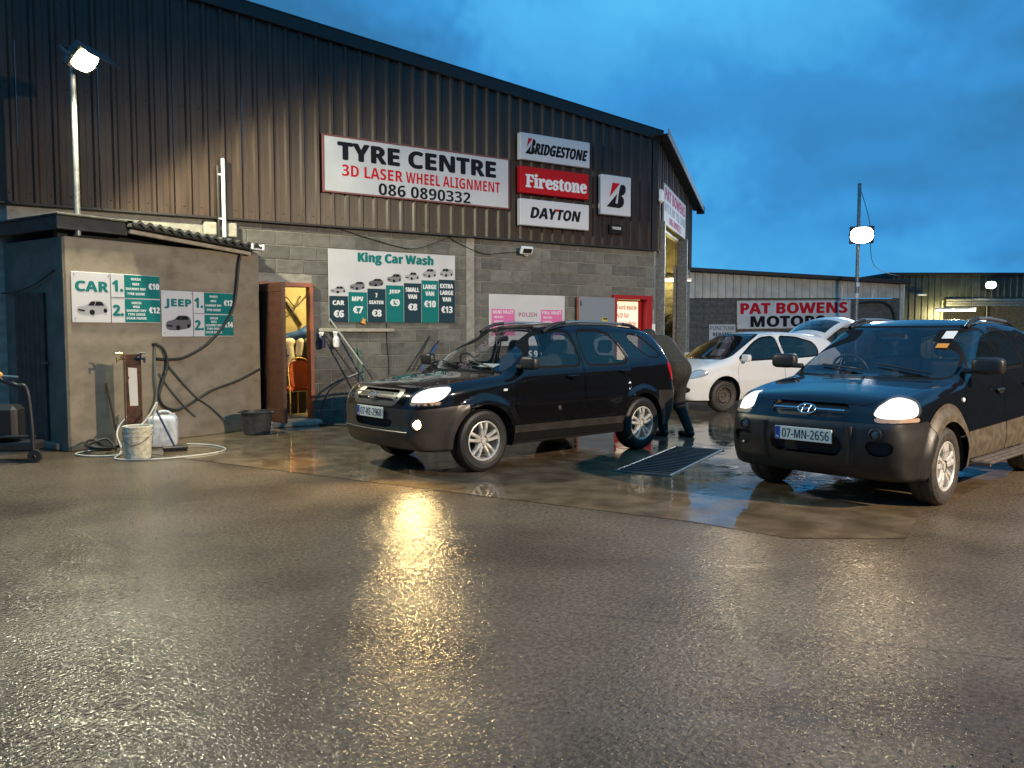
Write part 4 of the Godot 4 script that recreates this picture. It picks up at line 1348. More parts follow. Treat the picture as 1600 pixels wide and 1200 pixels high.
func build_workshop() -> void:
	var o := thing("workshop_building", "brown clad workshop with a grey block base, filling the left half", "building", "", FM)
	# masonry base: backing of mortar round the two doorways
	var mb := MB.new()
	for q in [[-9.0, -0.80, 0.0, 3.30], [-0.80, 0.08, 2.32, 3.30], [0.08, 6.50, 0.0, 3.30], [6.50, 7.42, 2.24, 3.30], [7.42, CORNER - 0.012, 0.0, 3.30]]:
		mb.box(Vector3((q[0] + q[1]) * 0.5, (q[2] + q[3]) * 0.5, -0.11), Vector3(q[1] - q[0], q[3] - q[2], 0.20))
	part(o, "mortar_wall", mb, M.mortar)
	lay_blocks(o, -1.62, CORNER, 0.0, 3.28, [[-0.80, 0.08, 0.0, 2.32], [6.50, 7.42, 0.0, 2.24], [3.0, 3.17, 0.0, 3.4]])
	mb = MB.new()
	mb.box(Vector3(3.085, 1.64, -0.008), Vector3(0.165, 3.28, 0.05), 0.004)
	part(o, "pilaster", mb, M.mortar)
	# cladding, one sheet per metre
	var s := -9.0
	while s < CORNER - 0.02:
		var e := minf(s + 1.0, CORNER)
		part(o, "cladding_sheet", clad_sheet(s, e - 0.002, 3.29, roof_at, 0.25, 0.034), M.claddings[rng.randi() % 4]).position.z = 0.02 + (0.003 if int(s + 20) % 2 else 0.0)
		s += 1.0
	mb = MB.new()
	for k in 17:
		var x := -9.0 + k
		var w := minf(1.0, CORNER - x)
		mb.box(Vector3(x + w * 0.5, 3.272, 0.045), Vector3(w - 0.004, 0.035, 0.10), 0.004)
	part(o, "drip_flashing", mb, M.flashing)
	# verge flashing along the sloping top
	mb = MB.new()
	mb.T = Transform3D(Basis(Vector3(0, 0, 1), atan(ROOFS)), Vector3(-9.0, roof_at(-9.0) - 0.02, 0.07))
	mb.box(Vector3(8.42, 0.02, 0.0), Vector3(16.85, 0.20, 0.05), 0.008)
	mb.box(Vector3(8.42, 0.13, -0.10), Vector3(16.85, 0.03, 0.26), 0.008)
	part(o, "verge_flashing", mb, M.flashing)
	# corner flashing
	mb = MB.new()
	mb.box(Vector3(CORNER - 0.05, (3.29 + roof_at(CORNER)) * 0.5, 0.062), Vector3(0.14, roof_at(CORNER) - 3.29, 0.012), 0.002)
	part(o, "corner_flashing", mb, M.flashing)
	# fixing screws and marks on the sheets
	mb = MB.new()
	for k in 64:
		var x := -8.9 + k * 0.25
		for h in [3.42, 4.9]:
			mb.ball(Vector3(x + 0.02, h, 0.028), Vector3(0.010, 0.010, 0.008), 6, 4)
	var sc := part(o, "cladding_screws", mb, M.black_matt)
	sc.set_meta("kind", "stuff")
	# right-hand face, own frame carried into the building's
	var fr := FM.affine_inverse() * FR
	var face := Node3D.new()
	face.name = "vehicle_door_face"
	o.add_child(face)
	face.transform = fr
	var rt := func(t: float) -> float: return roof_at(CORNER) - 0.10 * t
	mb = MB.new()
	mb.box(Vector3(0.27, 1.64, -0.11), Vector3(0.52, 3.28, 0.20))
	mb.box(Vector3(5.10, 1.64, -0.11), Vector3(1.78, 3.28, 0.20))
	part(face, "mortar_wall", mb, M.mortar)
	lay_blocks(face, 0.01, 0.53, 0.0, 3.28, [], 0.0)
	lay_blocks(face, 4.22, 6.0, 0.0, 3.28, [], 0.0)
	part(face, "cladding_sheet", clad_sheet(0.0, 0.60, 3.29, rt, 0.25, 0.034), M.cladding).position.z = 0.02
	for k in 4:
		part(face, "cladding_sheet", clad_sheet(0.602 + 0.92 * k, 0.60 + 0.92 * (k + 1), 3.98, rt, 0.25, 0.034), M.cladding).position.z = 0.02
	for k in 2:
		part(face, "cladding_sheet", clad_sheet(4.282 + 0.86 * k, 4.28 + 0.86 * (k + 1), 3.29, rt, 0.25, 0.034), M.cladding).position.z = 0.02
	mb = MB.new()
	mb.box(Vector3(0.56, 1.98, 0.02), Vector3(0.08, 3.96, 0.26), 0.01)
	mb.box(Vector3(4.22, 1.98, 0.02), Vector3(0.10, 3.96, 0.26), 0.01)
	mb.box(Vector3(2.4, 3.93, -0.12), Vector3(3.6, 0.10, 0.10), 0.01)
	part(face, "door_post", mb, M.galvanised)
	mb = MB.new()
	mb.T = Transform3D(Basis(Vector3(0, 0, 1), -atan(0.10)), Vector3(-0.05, roof_at(CORNER), 0.0))
	mb.box(Vector3(3.2, 0.0, 0.30), Vector3(6.6, 0.16, 0.03), 0.006)
	part(face, "barge_board", mb, M.flashing_pale)
	mb = MB.new()
	mb.T = Transform3D(Basis(Vector3(0, 0, 1), -atan(0.10)), Vector3(-0.05, roof_at(CORNER), 0.0))
	mb.box(Vector3(3.2, -0.03, 0.15), Vector3(6.6, 0.025, 0.28), 0.004)
	mb.box(Vector3(6.47, -0.04, 0.22), Vector3(0.10, 0.20, 0.22), 0.01)
	part(face, "soffit", mb, M.flashing)
	# roof, back and far walls, floor, inner partition
	var inv := FM.affine_inverse()
	var A := FM * Vector3(-9.0, roof_at(-9.0) + 0.06, -0.02)
	var B := FM * Vector3(CORNER + 0.02, roof_at(CORNER) + 0.06, -0.02)
	var C := FR * Vector3(6.35, roof_at(CORNER) - 0.58, 0.20)
	var D := A + (C - B)
	mb = MB.new()
	for y in [0.0, -0.10]:
		var d := Vector3(0, y, 0)
		mb.quad(inv * (A + d), inv * (B + d), inv * (C + d), inv * (D + d), Vector3(0, 1 if y == 0.0 else -1, 0))
	part(o, "roof", mb, M.flashing)
	mb = MB.new()
	var gC := W(5.02, 0, 23.2)
	var gD := W(-9.2, 0, 15.0)
	var gA := FM * Vector3(-9.0, 0, -0.2)
	for q in [[gC, gD, 4.95], [gD, gA, 5.6]]:
		mb.quad(inv * (q[0] as Vector3), inv * (q[1] as Vector3), inv * (q[1] + Vector3(0, q[2], 0)), inv * (q[0] + Vector3(0, q[2], 0)), Vector3(0, 0, 1))
	part(o, "back_wall", mb, M.yellow_wall)
	# what shows through the vehicle door: block wall, cladding over it, a beam, a tube light
	var inner := Node3D.new()
	inner.name = "inner_wall"
	o.add_child(inner)
	inner.transform = inv * frame(2.9, 22.6, 90.0)
	mb = MB.new()
	mb.box(Vector3(1.0, 1.5, -0.10), Vector3(2.0, 3.0, 0.12))
	part(inner, "mortar_wall", mb, M.yellow_wall)
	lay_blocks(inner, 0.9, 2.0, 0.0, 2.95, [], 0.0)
	for k in 2:
		part(inner, "cladding_sheet", clad_sheet(k * 1.0, k + 0.998, 3.12, func(_x): return 5.0, 0.333, 0.03), M.yellow_wall)
	mb = MB.new()
	mb.box(Vector3(1.0, 3.06, 0.05), Vector3(2.0, 0.10, 0.12), 0.005)
	part(inner, "beam", mb, M.steel_dark)

func build_workshop_fittings() -> void:
	# tube light inside the workshop
	var t := thing("tube_light", "fluorescent tube on the beam inside the tall vehicle doorway", "lamp", "", W(4.42, 2.93, 22.2))
	var mb := MB.new()
	mb.box(Vector3(0, 0.05, 0), Vector3(1.0, 0.05, 0.09), 0.01)
	part(t, "fitting", mb, M.white)
	mb = MB.new()
	mb.cyl(Vector3(-0.48, 0.005, 0), Vector3(0.48, 0.005, 0), 0.018, 0.018, 10)
	part(t, "tube", mb, glow(lin(1.0, 0.93, 0.6), 1.6))
	var l := OmniLight3D.new()
	l.name = "tube_glow"
	l.light_energy = 1.6
	l.light_color = Color(1.0, 0.90, 0.55)
	l.light_size = 0.1
	l.omni_range = 30
	l.omni_attenuation = 2
	l.shadow_enabled = true
	t.add_child(l)
	l.position = Vector3(0, -0.07, 0.15)
	# coil of cable on the inner wall
	t = thing("cable_coil", "black cable coiled on a hook inside the tall vehicle doorway", "cable", "", W(4.46, 2.0, 22.50))
	mb = MB.new()
	for k in 7:
		var pts := []
		var rx := rng.randf_range(0.20, 0.32)
		var ry := rng.randf_range(0.30, 0.52)
		for i in 25:
			var a := TAU * i / 24
			pts.append(Vector3(sin(a) * rx + 0.02 * k - 0.06, -ry + cos(a) * ry + 0.1 * sin(a * 2.0 + k) * 0.3, 0.02 + 0.012 * k))
		mb.tube(pts, 0.016, 6)
	mb.tube([Vector3(0.2, -0.5, 0.05), Vector3(0.24, -1.0, 0.05), Vector3(0.22, -1.9, 0.06)], 0.014, 6)
	mb.tube([Vector3(-0.1, -0.7, 0.05), Vector3(-0.16, -1.1, 0.05), Vector3(-0.05, -1.2, 0.05), Vector3(0.05, -0.8, 0.05)], 0.014, 6)
	part(t, "coil", mb, M.hose_black)
	mb = MB.new()
	mb.cyl(Vector3(0, 0, 0), Vector3(0, 0.02, 0.16), 0.012, 0.012, 8)
	part(t, "hook", mb, M.steel_dark)
	# alarm box on the corner
	t = thing("alarm_box", "small white alarm box high on the workshop corner", "alarm", "", at(FR, 0.10, 4.44, 0.075))
	mb = MB.new()
	mb.box(Vector3(0, 0, 0.045), Vector3(0.20, 0.27, 0.09), 0.025)
	part(t, "cover", mb, M.white)
	mb = MB.new()
	mb.cyl(Vector3(0, -0.13, 0.03), Vector3(0, -0.16, 0.03), 0.03, 0.024, 10)
	part(t, "strobe", mb, M.cream_plastic)
	# thin cable down from it
	t = thing("alarm_cable", "thin dark cable running down the workshop corner below the alarm box", "cable", "", at(FR, 0.10, 3.3, 0.075))
	mb = MB.new()
	mb.tube([Vector3(0, 1.02, 0), Vector3(0.01, 0.6, 0), Vector3(0.0, 0.0, 0), Vector3(0.12, -0.06, 0)], 0.009, 6)
	part(t, "cable", mb, M.hose_black)
	# white plastic pipe with its elbow, and a junction box
	t = thing("vent_pipe", "upright white plastic pipe on the brown cladding above the wash shed", "pipe", "", at(FM, -1.32, 2.98, 0.11))
	mb = MB.new()
	mb.cyl(Vector3(0, 0, 0), Vector3(0, 1.17, 0), 0.030, 0.030, 14)
	mb.ball(Vector3(0, 1.17, 0), Vector3(0.032, 0.032, 0.032), 12, 8)
	part(t, "pipe", mb, M.white)
	mb = MB.new()
	for h in [0.28, 0.95]:
		mb.box(Vector3(-0.03, h, -0.02), Vector3(0.10, 0.025, 0.05), 0.005)
	part(t, "bracket", mb, M.white)
	t = thing("grey_pipe", "thin dark pipe beside the upright white plastic pipe", "pipe", "", at(FM, -1.395, 2.98, 0.09))
	mb = MB.new()
	mb.cyl(Vector3(0, 0, 0), Vector3(0, 1.08, 0), 0.022, 0.022, 10)
	part(t, "pipe", mb, M.hose_black)
	t = thing("cavity_block", "pale concrete lump at the foot of the white plastic pipe", "block", "", at(FM, -1.36, 3.10, 0.04))
	mb = MB.new()
	mb.box(Vector3(-0.16, 0, 0), Vector3(0.18, 0.20, 0.16), 0.015)
	mb.box(Vector3(0.16, 0, 0), Vector3(0.16, 0.22, 0.10), 0.015)
	mb.box(Vector3(0, -0.05, -0.01), Vector3(0.14, 0.12, 0.05), 0.01)
	part(t, "lump", mb, M.pale_timber)
	# small flood lamp, switched off, on the block wall
	t = thing("wall_floodlight", "small white floodlight, unlit, on the block wall above the valet board", "lamp", "", at(FM, 4.24, 3.08, 0.02))
	mb = MB.new()
	mb.T = Transform3D(Basis(Vector3.RIGHT, 0.5), Vector3(0, 0, 0.13))
	mb.box(Vector3(), Vector3(0.26, 0.15, 0.07), 0.015)
	part(t, "housing", mb, M.white)
	mb = MB.new()
	mb.T = Transform3D(Basis(Vector3.RIGHT, 0.5), Vector3(0, 0, 0.13))
	mb.box(Vector3(0, 0, 0.036), Vector3(0.19, 0.09, 0.004))
	part(t, "lens", mb, M.black_plastic)
	mb = MB.new()
	mb.cyl(Vector3(0.09, 0.0, 0.0), Vector3(0.09, 0.0, 0.12), 0.012, 0.012, 8)
	mb.box(Vector3(0.05, -0.05, 0.05), Vector3(0.10, 0.10, 0.06), 0.02)
	part(t, "bracket", mb, M.white)
	# cables drooping along the top of the block wall
	for q in [["drooping cable on the block wall above the car wash price board", [[0.6, 3.24], [1.2, 3.10], [1.86, 2.99], [2.3, 3.10], [2.63, 3.24]]], ["drooping cable on the block wall between pilaster and unlit floodlight", [[2.63, 3.24], [3.0, 3.08], [3.4, 2.98], [3.8, 3.02], [4.20, 3.06]]], ["cable running down the block wall beside the white batten", [[1.40, 1.68], [1.41, 1.3], [1.44, 0.9], [1.42, 0.4]]]]:
		t = thing("wall_cable", q[0], "cable", "", at(FM, q[1][0][0], q[1][0][1], 0.02))
		mb = MB.new()
		mb.tube(spline(q[1].map(func(p): return Vector3(p[0] - q[1][0][0], p[1] - q[1][0][1], 0))), 0.008, 6)
		part(t, "cable", mb, M.hose_black)

func spline(pts: Array, step := 6) -> Array:
	var o := []
	for i in pts.size() - 1:
		for k in step:
			o.append((pts[i] as Vector3).cubic_interpolate(pts[i + 1], pts[maxi(i - 1, 0)], pts[mini(i + 2, pts.size() - 1)], k / float(step)))
	o.append(pts[-1])
	return o

# ---------------------------------------------------------------- signs
func board(called: String, label: String, f: Transform3D, s0: float, s1: float, h0: float, h1: float, depth: float, face_mat: Material, edge: Material, z := 0.0) -> Node3D:
	var t := thing(called, label, "sign", "", at(f, (s0 + s1) * 0.5, (h0 + h1) * 0.5, z))
	var w := s1 - s0
	var h := h1 - h0
	var mb := MB.new()
	mb.box(Vector3(0, 0, depth * 0.5), Vector3(w, h, depth), minf(0.012, depth * 0.3))
	part(t, "panel", mb, face_mat)
	if edge:
		mb = MB.new()
		for q in [[0, h * 0.5, w + 0.03, 0.03], [0, -h * 0.5, w + 0.03, 0.03]]:
			mb.box(Vector3(q[0], q[1], depth * 0.5), Vector3(q[2], q[3], depth + 0.012), 0.003)
		for sg in [-1.0, 1.0]:
			mb.box(Vector3(sg * w * 0.5, 0, depth * 0.5), Vector3(0.03, h - 0.032, depth + 0.012), 0.003)
		part(t, "edging", mb, edge)
	return t

func rect(p: Node, called: String, x: float, y: float, w: float, h: float, z: float, m: Material) -> MeshInstance3D:
	var mb := MB.new()
	mb.box(Vector3(x, y, z + 0.001), Vector3(w, h, 0.002))
	return part(p, called, mb, m)

# a small printed picture of a vehicle, three-quarter view: body, windows, wheels
func car_picture(p: Node, x: float, y: float, w: float, z: float, kind: int, tone: Material) -> void:
	var h: float = w * [0.50, 0.56, 0.54, 0.60, 0.56, 0.62, 0.60][kind]
	var shapes := [
		[[-0.5, -0.2], [-0.48, 0.02], [-0.2, 0.12], [-0.05, 0.42], [0.28, 0.45], [0.45, 0.15], [0.5, -0.1], [0.42, -0.3], [-0.15, -0.46], [-0.42, -0.4]],
		[[-0.5, -0.2], [-0.46, 0.1], [-0.18, 0.2], [0.0, 0.48], [0.38, 0.48], [0.5, 0.2], [0.5, -0.2], [0.4, -0.34], [-0.1, -0.48], [-0.44, -0.42]],
		[[-0.5, -0.2], [-0.46, 0.1], [-0.22, 0.2], [-0.05, 0.46], [0.34, 0.44], [0.5, 0.18], [0.5, -0.18], [0.4, -0.34], [-0.1, -0.48], [-0.46, -0.42]],
		[[-0.5, -0.2], [-0.48, 0.08], [-0.18, 0.16], [-0.02, 0.46], [0.4, 0.48], [0.5, 0.2], [0.48, -0.2], [0.36, -0.34], [-0.05, -0.48], [-0.46, -0.38]],
		[[-0.5, -0.1], [-0.46, 0.08], [-0.2, 0.15], [-0.08, 0.46], [0.18, 0.46], [0.28, 0.16], [0.5, 0.1], [0.5, -0.2], [0.36, -0.36], [-0.05, -0.48], [-0.46, -0.34]],
		[[-0.5, -0.2], [-0.45, 0.05], [-0.28, 0.2], [-0.1, 0.5], [0.42, 0.42], [0.5, 0.2], [0.5, -0.2], [0.4, -0.34], [-0.1, -0.48], [-0.46, -0.4]],
		[[-0.5, -0.15], [-0.48, 0.05], [-0.36, 0.15], [-0.22, 0.48], [0.46, 0.44], [0.5, 0.2], [0.5, -0.2], [0.4, -0.36], [-0.1, -0.48], [-0.46, -0.38]]]
	var mb := MB.new()
	mb.T = Transform3D(Basis.from_scale(Vector3(w, h, 1)), Vector3(x, y, 0))
	mb.plate(rounded(pv(shapes[kind]), 1), z, z + 0.0015)
	var pic := part(p, "car_picture", mb, tone)
	var sh: Array = shapes[kind]
	var l: Array = sh[2]
	var tp: Array = sh[3]
	var bits := [["printed_window", pv([[l[0] + 0.06, l[1] + 0.01], [tp[0] + 0.01, tp[1] - 0.05], [tp[0] + 0.14, tp[1] - 0.05], [l[0] + 0.24, l[1] - 0.01]])],
		["printed_window", pv([[l[0] + 0.27, l[1] - 0.01], [tp[0] + 0.16, tp[1] - 0.05], [tp[0] + 0.34, tp[1] - 0.05], [tp[0] + 0.42, l[1] + 0.02]])],
		["printed_grille", pv([[-0.46, -0.10], [-0.24, -0.16], [-0.26, -0.26], [-0.45, -0.2]])]]
	for c in [[-0.02, -0.30, 0.085, 0.17], [0.40, -0.18, 0.06, 0.14]]:
		var q := PackedVector2Array()
		for k in 14:
			q.append(Vector2(c[0] + cos(TAU * k / 14) * c[2], c[1] + sin(TAU * k / 14) * c[3]))
		bits.append(["printed_wheel", q])
	for e in bits:
		mb = MB.new()
		mb.T = Transform3D(Basis.from_scale(Vector3(w, h, 1)), Vector3(x, y, 0))
		mb.plate(e[1], z + 0.0016, z + 0.003)
		part(pic, e[0], mb, M.print_black)

func price_board(called: String, label: String, word: String, s0: float, h1: float, w: float, h: float, tone: Material, kind: int, p1: String, p2: String) -> void:
	var t := board(called, label, FL, s0, s0 + w, h1 - h, h1, 0.012, M.white_sign, null, 0.004)
	var z := 0.0125
	var d := 0.42 * w - w * 0.5
	rect(t, "dividing_line", d, 0, 0.008, h, z, M.print_black)
	var tx := 0.575 * w - w * 0.5
	rect(t, "dividing_line", d * 0.5 + tx * 0.5, 0.02 * h, tx - d, 0.006, z, M.print_black)
	for k in 2:
		var y := (0.255 if k == 0 else -0.245) * h
		rect(t, "teal_panel", (tx + w * 0.5) * 0.5, y, w * 0.5 - tx - 0.004, h * 0.475, z, M.print_teal)
		text(t, ["1.", "2."][k], "black", (d + tx) * 0.5 + 0.004, y, 0.115 * w, 0.22 * h, z, M.print_teal)
		var rows: Array = ["WASH", "WAX", "SHAMMY DRY", "TYRE SHINE"] if k == 0 else ["WASH", "WAX", "SHAMMY DRY", "TYRE SHINE", "DOOR FRAME"]
		for i in rows.size():
			var ww: float = {"WASH": 0.115, "WAX": 0.085, "SHAMMY DRY": 0.235, "TYRE SHINE": 0.205, "DOOR FRAME": 0.235}[rows[i]] * w
			text(t, rows[i], "bold", tx + 0.135 * w, y + h * (0.19 - 0.375 * (i + 0.35) / (rows.size() - 0.3)), ww, 0.052 * h, z + 0.002, M.print_white)
		text(t, [p1, p2][k], "black", w * 0.5 - 0.073 * w, y + 0.02 * h, 0.125 * w, 0.125 * h, z + 0.002, M.print_white)
	text(t, word, "black", (d - w * 0.5) * 0.5 + 0.01, 0.22 * h, 0.35 * w, 0.20 * h, z, M.print_teal)
	car_picture(t, (d - w * 0.5) * 0.5 + 0.01, -0.2 * h, 0.34 * w, z, kind, tone)
	var mb := MB.new()
	for q in [[-0.47, 0.45], [-0.47, -0.42], [-0.1, 0.45], [0.47, 0.45], [0.47, -0.45]]:
		mb.cyl(Vector3(q[0] * w, q[1] * h, 0.012), Vector3(q[0] * w, q[1] * h, 0.017), 0.007, 0.006, 8)
	part(t, "fixing_screws", mb, M.steel_dark)

func b_emblem(p: Node, x: float, y: float, w: float, h: float, z: float) -> void:
	var f := func(a: Array) -> PackedVector2Array:
		var o := PackedVector2Array()
		for q in a:
			o.append(Vector2(x + (q[0] - 0.5) * w, y + (q[1] - 0.5) * h))
		return o
	var mb := MB.new()
	mb.plate(f.call([[0.30, 1.0], [0.70, 1.0], [0.16, 0.42]]), z, z + 0.003)
	part(p, "emblem_red", mb, M.print_red)
	mb = MB.new()
	mb.plate(f.call([[0.0, 0.02], [0.56, 0.58], [0.46, 0.18], [0.58, 0.18], [0.62, 0.50], [0.80, 0.50], [0.90, 0.40], [0.92, 0.22], [0.84, 0.08], [0.66, 0.0]]), z, z + 0.003)
	mb.plate(f.call([[0.74, 0.96], [0.92, 0.95], [1.0, 0.86], [0.99, 0.68], [0.90, 0.56], [0.78, 0.52], [0.80, 0.505], [0.62, 0.505], [0.66, 0.72]]), z, z + 0.003)
	part(p, "emblem_black", mb, M.print_black)

func build_signs() -> void:
	var t := board("tyre_centre_sign", "large white sign with black and red lettering and a telephone number, on the cladding", FM, 0.28, 3.88, 3.84, 4.755, 0.03, M.white_sign, M.sign_edge, 0.056)
	text(t, "TYRE CENTRE", "black", -0.02, 0.23, 3.05, 0.285, 0.031, M.print_black)
	text(t, "3D LASER", "bold", -0.93, -0.085, 1.10, 0.19, 0.031, M.print_red)
	text(t, "WHEEL ALIGNMENT", "bold", 0.64, -0.085, 1.92, 0.19, 0.031, M.print_red)
	text(t, "086 0890332", "bold", 0.07, -0.335, 1.80, 0.20, 0.031, M.print_black)
	t = board("light_box_sign", "white box sign with slanted black lettering, uppermost of the stack of three", FM, 4.08, 5.73, 4.775, 5.275, 0.12, M.white_box, null, 0.056)
	text(t, "RIDGESTONE", "black", 0.13, -0.02, 1.26, 0.205, 0.121, M.print_black, 0.22)
	b_emblem(t, -0.60, 0.01, 0.24, 0.30, 0.121)
	t = board("red_box_sign", "red box sign with white lettering, middle of the stack of three", FM, 4.08, 5.71, 4.155, 4.655, 0.12, M.sign_red, null, 0.056)
	text(t, "Firestone", "serif_black", 0.03, -0.01, 1.44, 0.25, 0.121, M.print_white)
	t = board("light_box_sign", "white box sign with six black letters, lowest of the stack of three", FM, 4.08, 5.72, 3.55, 4.05, 0.12, M.white_box, null, 0.056)
	text(t, "DAY", "black", -0.28, 0.0, 0.62, 0.20, 0.121, M.print_black, 0.22)
	text(t, "TON", "black", 0.30, 0.0, 0.60, 0.20, 0.121, M.print_black, 0.22)
	var mb := MB.new()
	mb.plate(pv([[0.0, 0.10], [0.09, 0.10], [0.04, 0.055], [-0.03, 0.055]]), 0.1245, 0.127)
	part(t, "red_tick", mb, M.print_red)
	t = board("emblem_box_sign", "square white box sign with a red and black letter emblem", FM, 6.03, 6.81, 3.905, 4.70, 0.12, M.white_box, null, 0.056)
	b_emblem(t, -0.01, 0.0, 0.50, 0.50, 0.121)
	t = board("phone_plate", "small black plate under the square emblem sign", FM, 6.33, 6.65, 3.54, 3.73, 0.02, M.print_black, null, 0.056)
	text(t, "'PHONE", "bold", 0.02, 0.025, 0.24, 0.055, 0.021, M.print_white)
	# car wash prices
	t = board("car_wash_price_board", "white and teal price board with seven columns and vehicle pictures on block wall", FM, 0.36, 2.757, 1.69, 2.91, 0.015, M.white_sign, null, 0.012)
	text(t, "King Car Wash", "black", 0.04, 0.475, 1.42, 0.205, 0.016, M.print_teal)
	var cols := [["CAR", "", "", "€6", 0.36], ["MPV", "", "", "€7", 0.42], ["7", "SEATER", "", "€8", 0.475], ["JEEP", "", "", "€9", 0.53], ["SMALL", "VAN", "", "€8", 0.57], ["LARGE", "VAN", "", "€10", 0.62], ["EXTRA", "LARGE", "VAN", "€13", 0.64]]
	var x0 := -1.197
	var cw := 2.394 / 7.0
	for k in 7:
		var c: Array = cols[k]
		var ch: float = c[4] * 1.22
		var cx := x0 + cw * (k + 0.5)
		rect(t, "price_column", cx, -0.61 + ch * 0.5, cw - 0.008, ch - 0.004, 0.0152, M.print_teal if k % 2 else M.print_navy)
		var y := -0.61 + ch - 0.115
		for w in 3:
			if c[w]:
				text(t, c[w], "black", cx - 0.005, y, {"7": 0.035, "SEATER": 0.27, "SMALL": 0.26, "LARGE": 0.26, "EXTRA": 0.26, "JEEP": 0.21, "CAR": 0.20, "MPV": 0.20, "VAN": 0.17}[c[w]], 0.075 if c[w] != "SEATER" else 0.058, 0.0175, M.print_white)
				y -= 0.12
		text(t, c[3], "black", cx, y - 0.065, 0.17 if k < 5 else 0.22, 0.115, 0.0175, M.print_white)
		car_picture(t, cx - 0.01, -0.61 + ch + 0.105 + (0.02 if k > 2 else 0.0), 0.27, 0.0155, k, M.print_greys[[0, 2, 1, 2, 0, 0, 0][k]])
	price_board("wash_price_board", "white and teal price board with pale saloon picture, left of two on rendered wall", "CAR", 0.065, 2.287, 1.213, 0.645, M.print_greys[0], 0, "€10", "€12")
	price_board("wash_price_board", "white and teal price board with grey people-carrier picture, crossed by a hose", "JEEP", 1.296, 2.10, 1.176, 0.645, M.print_greys[1], 1, "€12", "€14")
	# valet board, half hidden behind the suv
	t = board("valet_board", "white board with pink panels on the block wall behind the black suv", FM, 3.477, 5.235, 1.26, 2.24, 0.012, M.white_sign, null, 0.012)
	for q in [[-0.565, "MINI VALET", ["WASH", "HOOVER", "POLISH"]], [0.56, "FULL VALET", ["WASH & WAX", "SHAMPOO", "POLISH"]]]:
		rect(t, "pink_panel", q[0], -0.04, 0.52, 0.50, 0.0122, M.print_pink)
		text(t, q[1], "bold", q[0], 0.155, 0.46, 0.062, 0.0145, M.print_white)
		for k in 3:
			text(t, q[2][k], "bold", q[0] - 0.10, 0.06 - 0.085 * k, 0.2, 0.04, 0.0145, M.print_white)
	text(t, "POLISH", "bold", 0.0, 0.11, 0.43, 0.085, 0.0122, M.print_mauve)
	t = board("opening_hours_board", "dark board with large white lettering seen through the black suv's windows", FM, 3.9, 5.3, 0.95, 1.25, 0.012, M.print_navy, null, 0.012)
	text(t, "S 9am", "bold", 0.0, 0.0, 0.46, 0.13, 0.0125, M.print_white)
	# gable sign over the vehicle door
	t = board("gable_sign", "white sign with red and blue lettering above the tall vehicle doorway", FR, 0.70, 4.18, 3.965, 4.81, 0.03, M.white_sign, M.flashing_pale, 0.06)
	text(t, "PAT BOWENS", "black", 0, 0.24, 3.2, 0.26, 0.031, M.print_violet)
	text(t, "MOTOR AND TYRE CENTRE", "bold", 0, -0.06, 3.3, 0.20, 0.031, mat(lin(0.04, 0.07, 0.16), 0.45))
	text(t, "086 0890332", "bold", 0, -0.30, 1.9, 0.17, 0.031, M.print_violet)

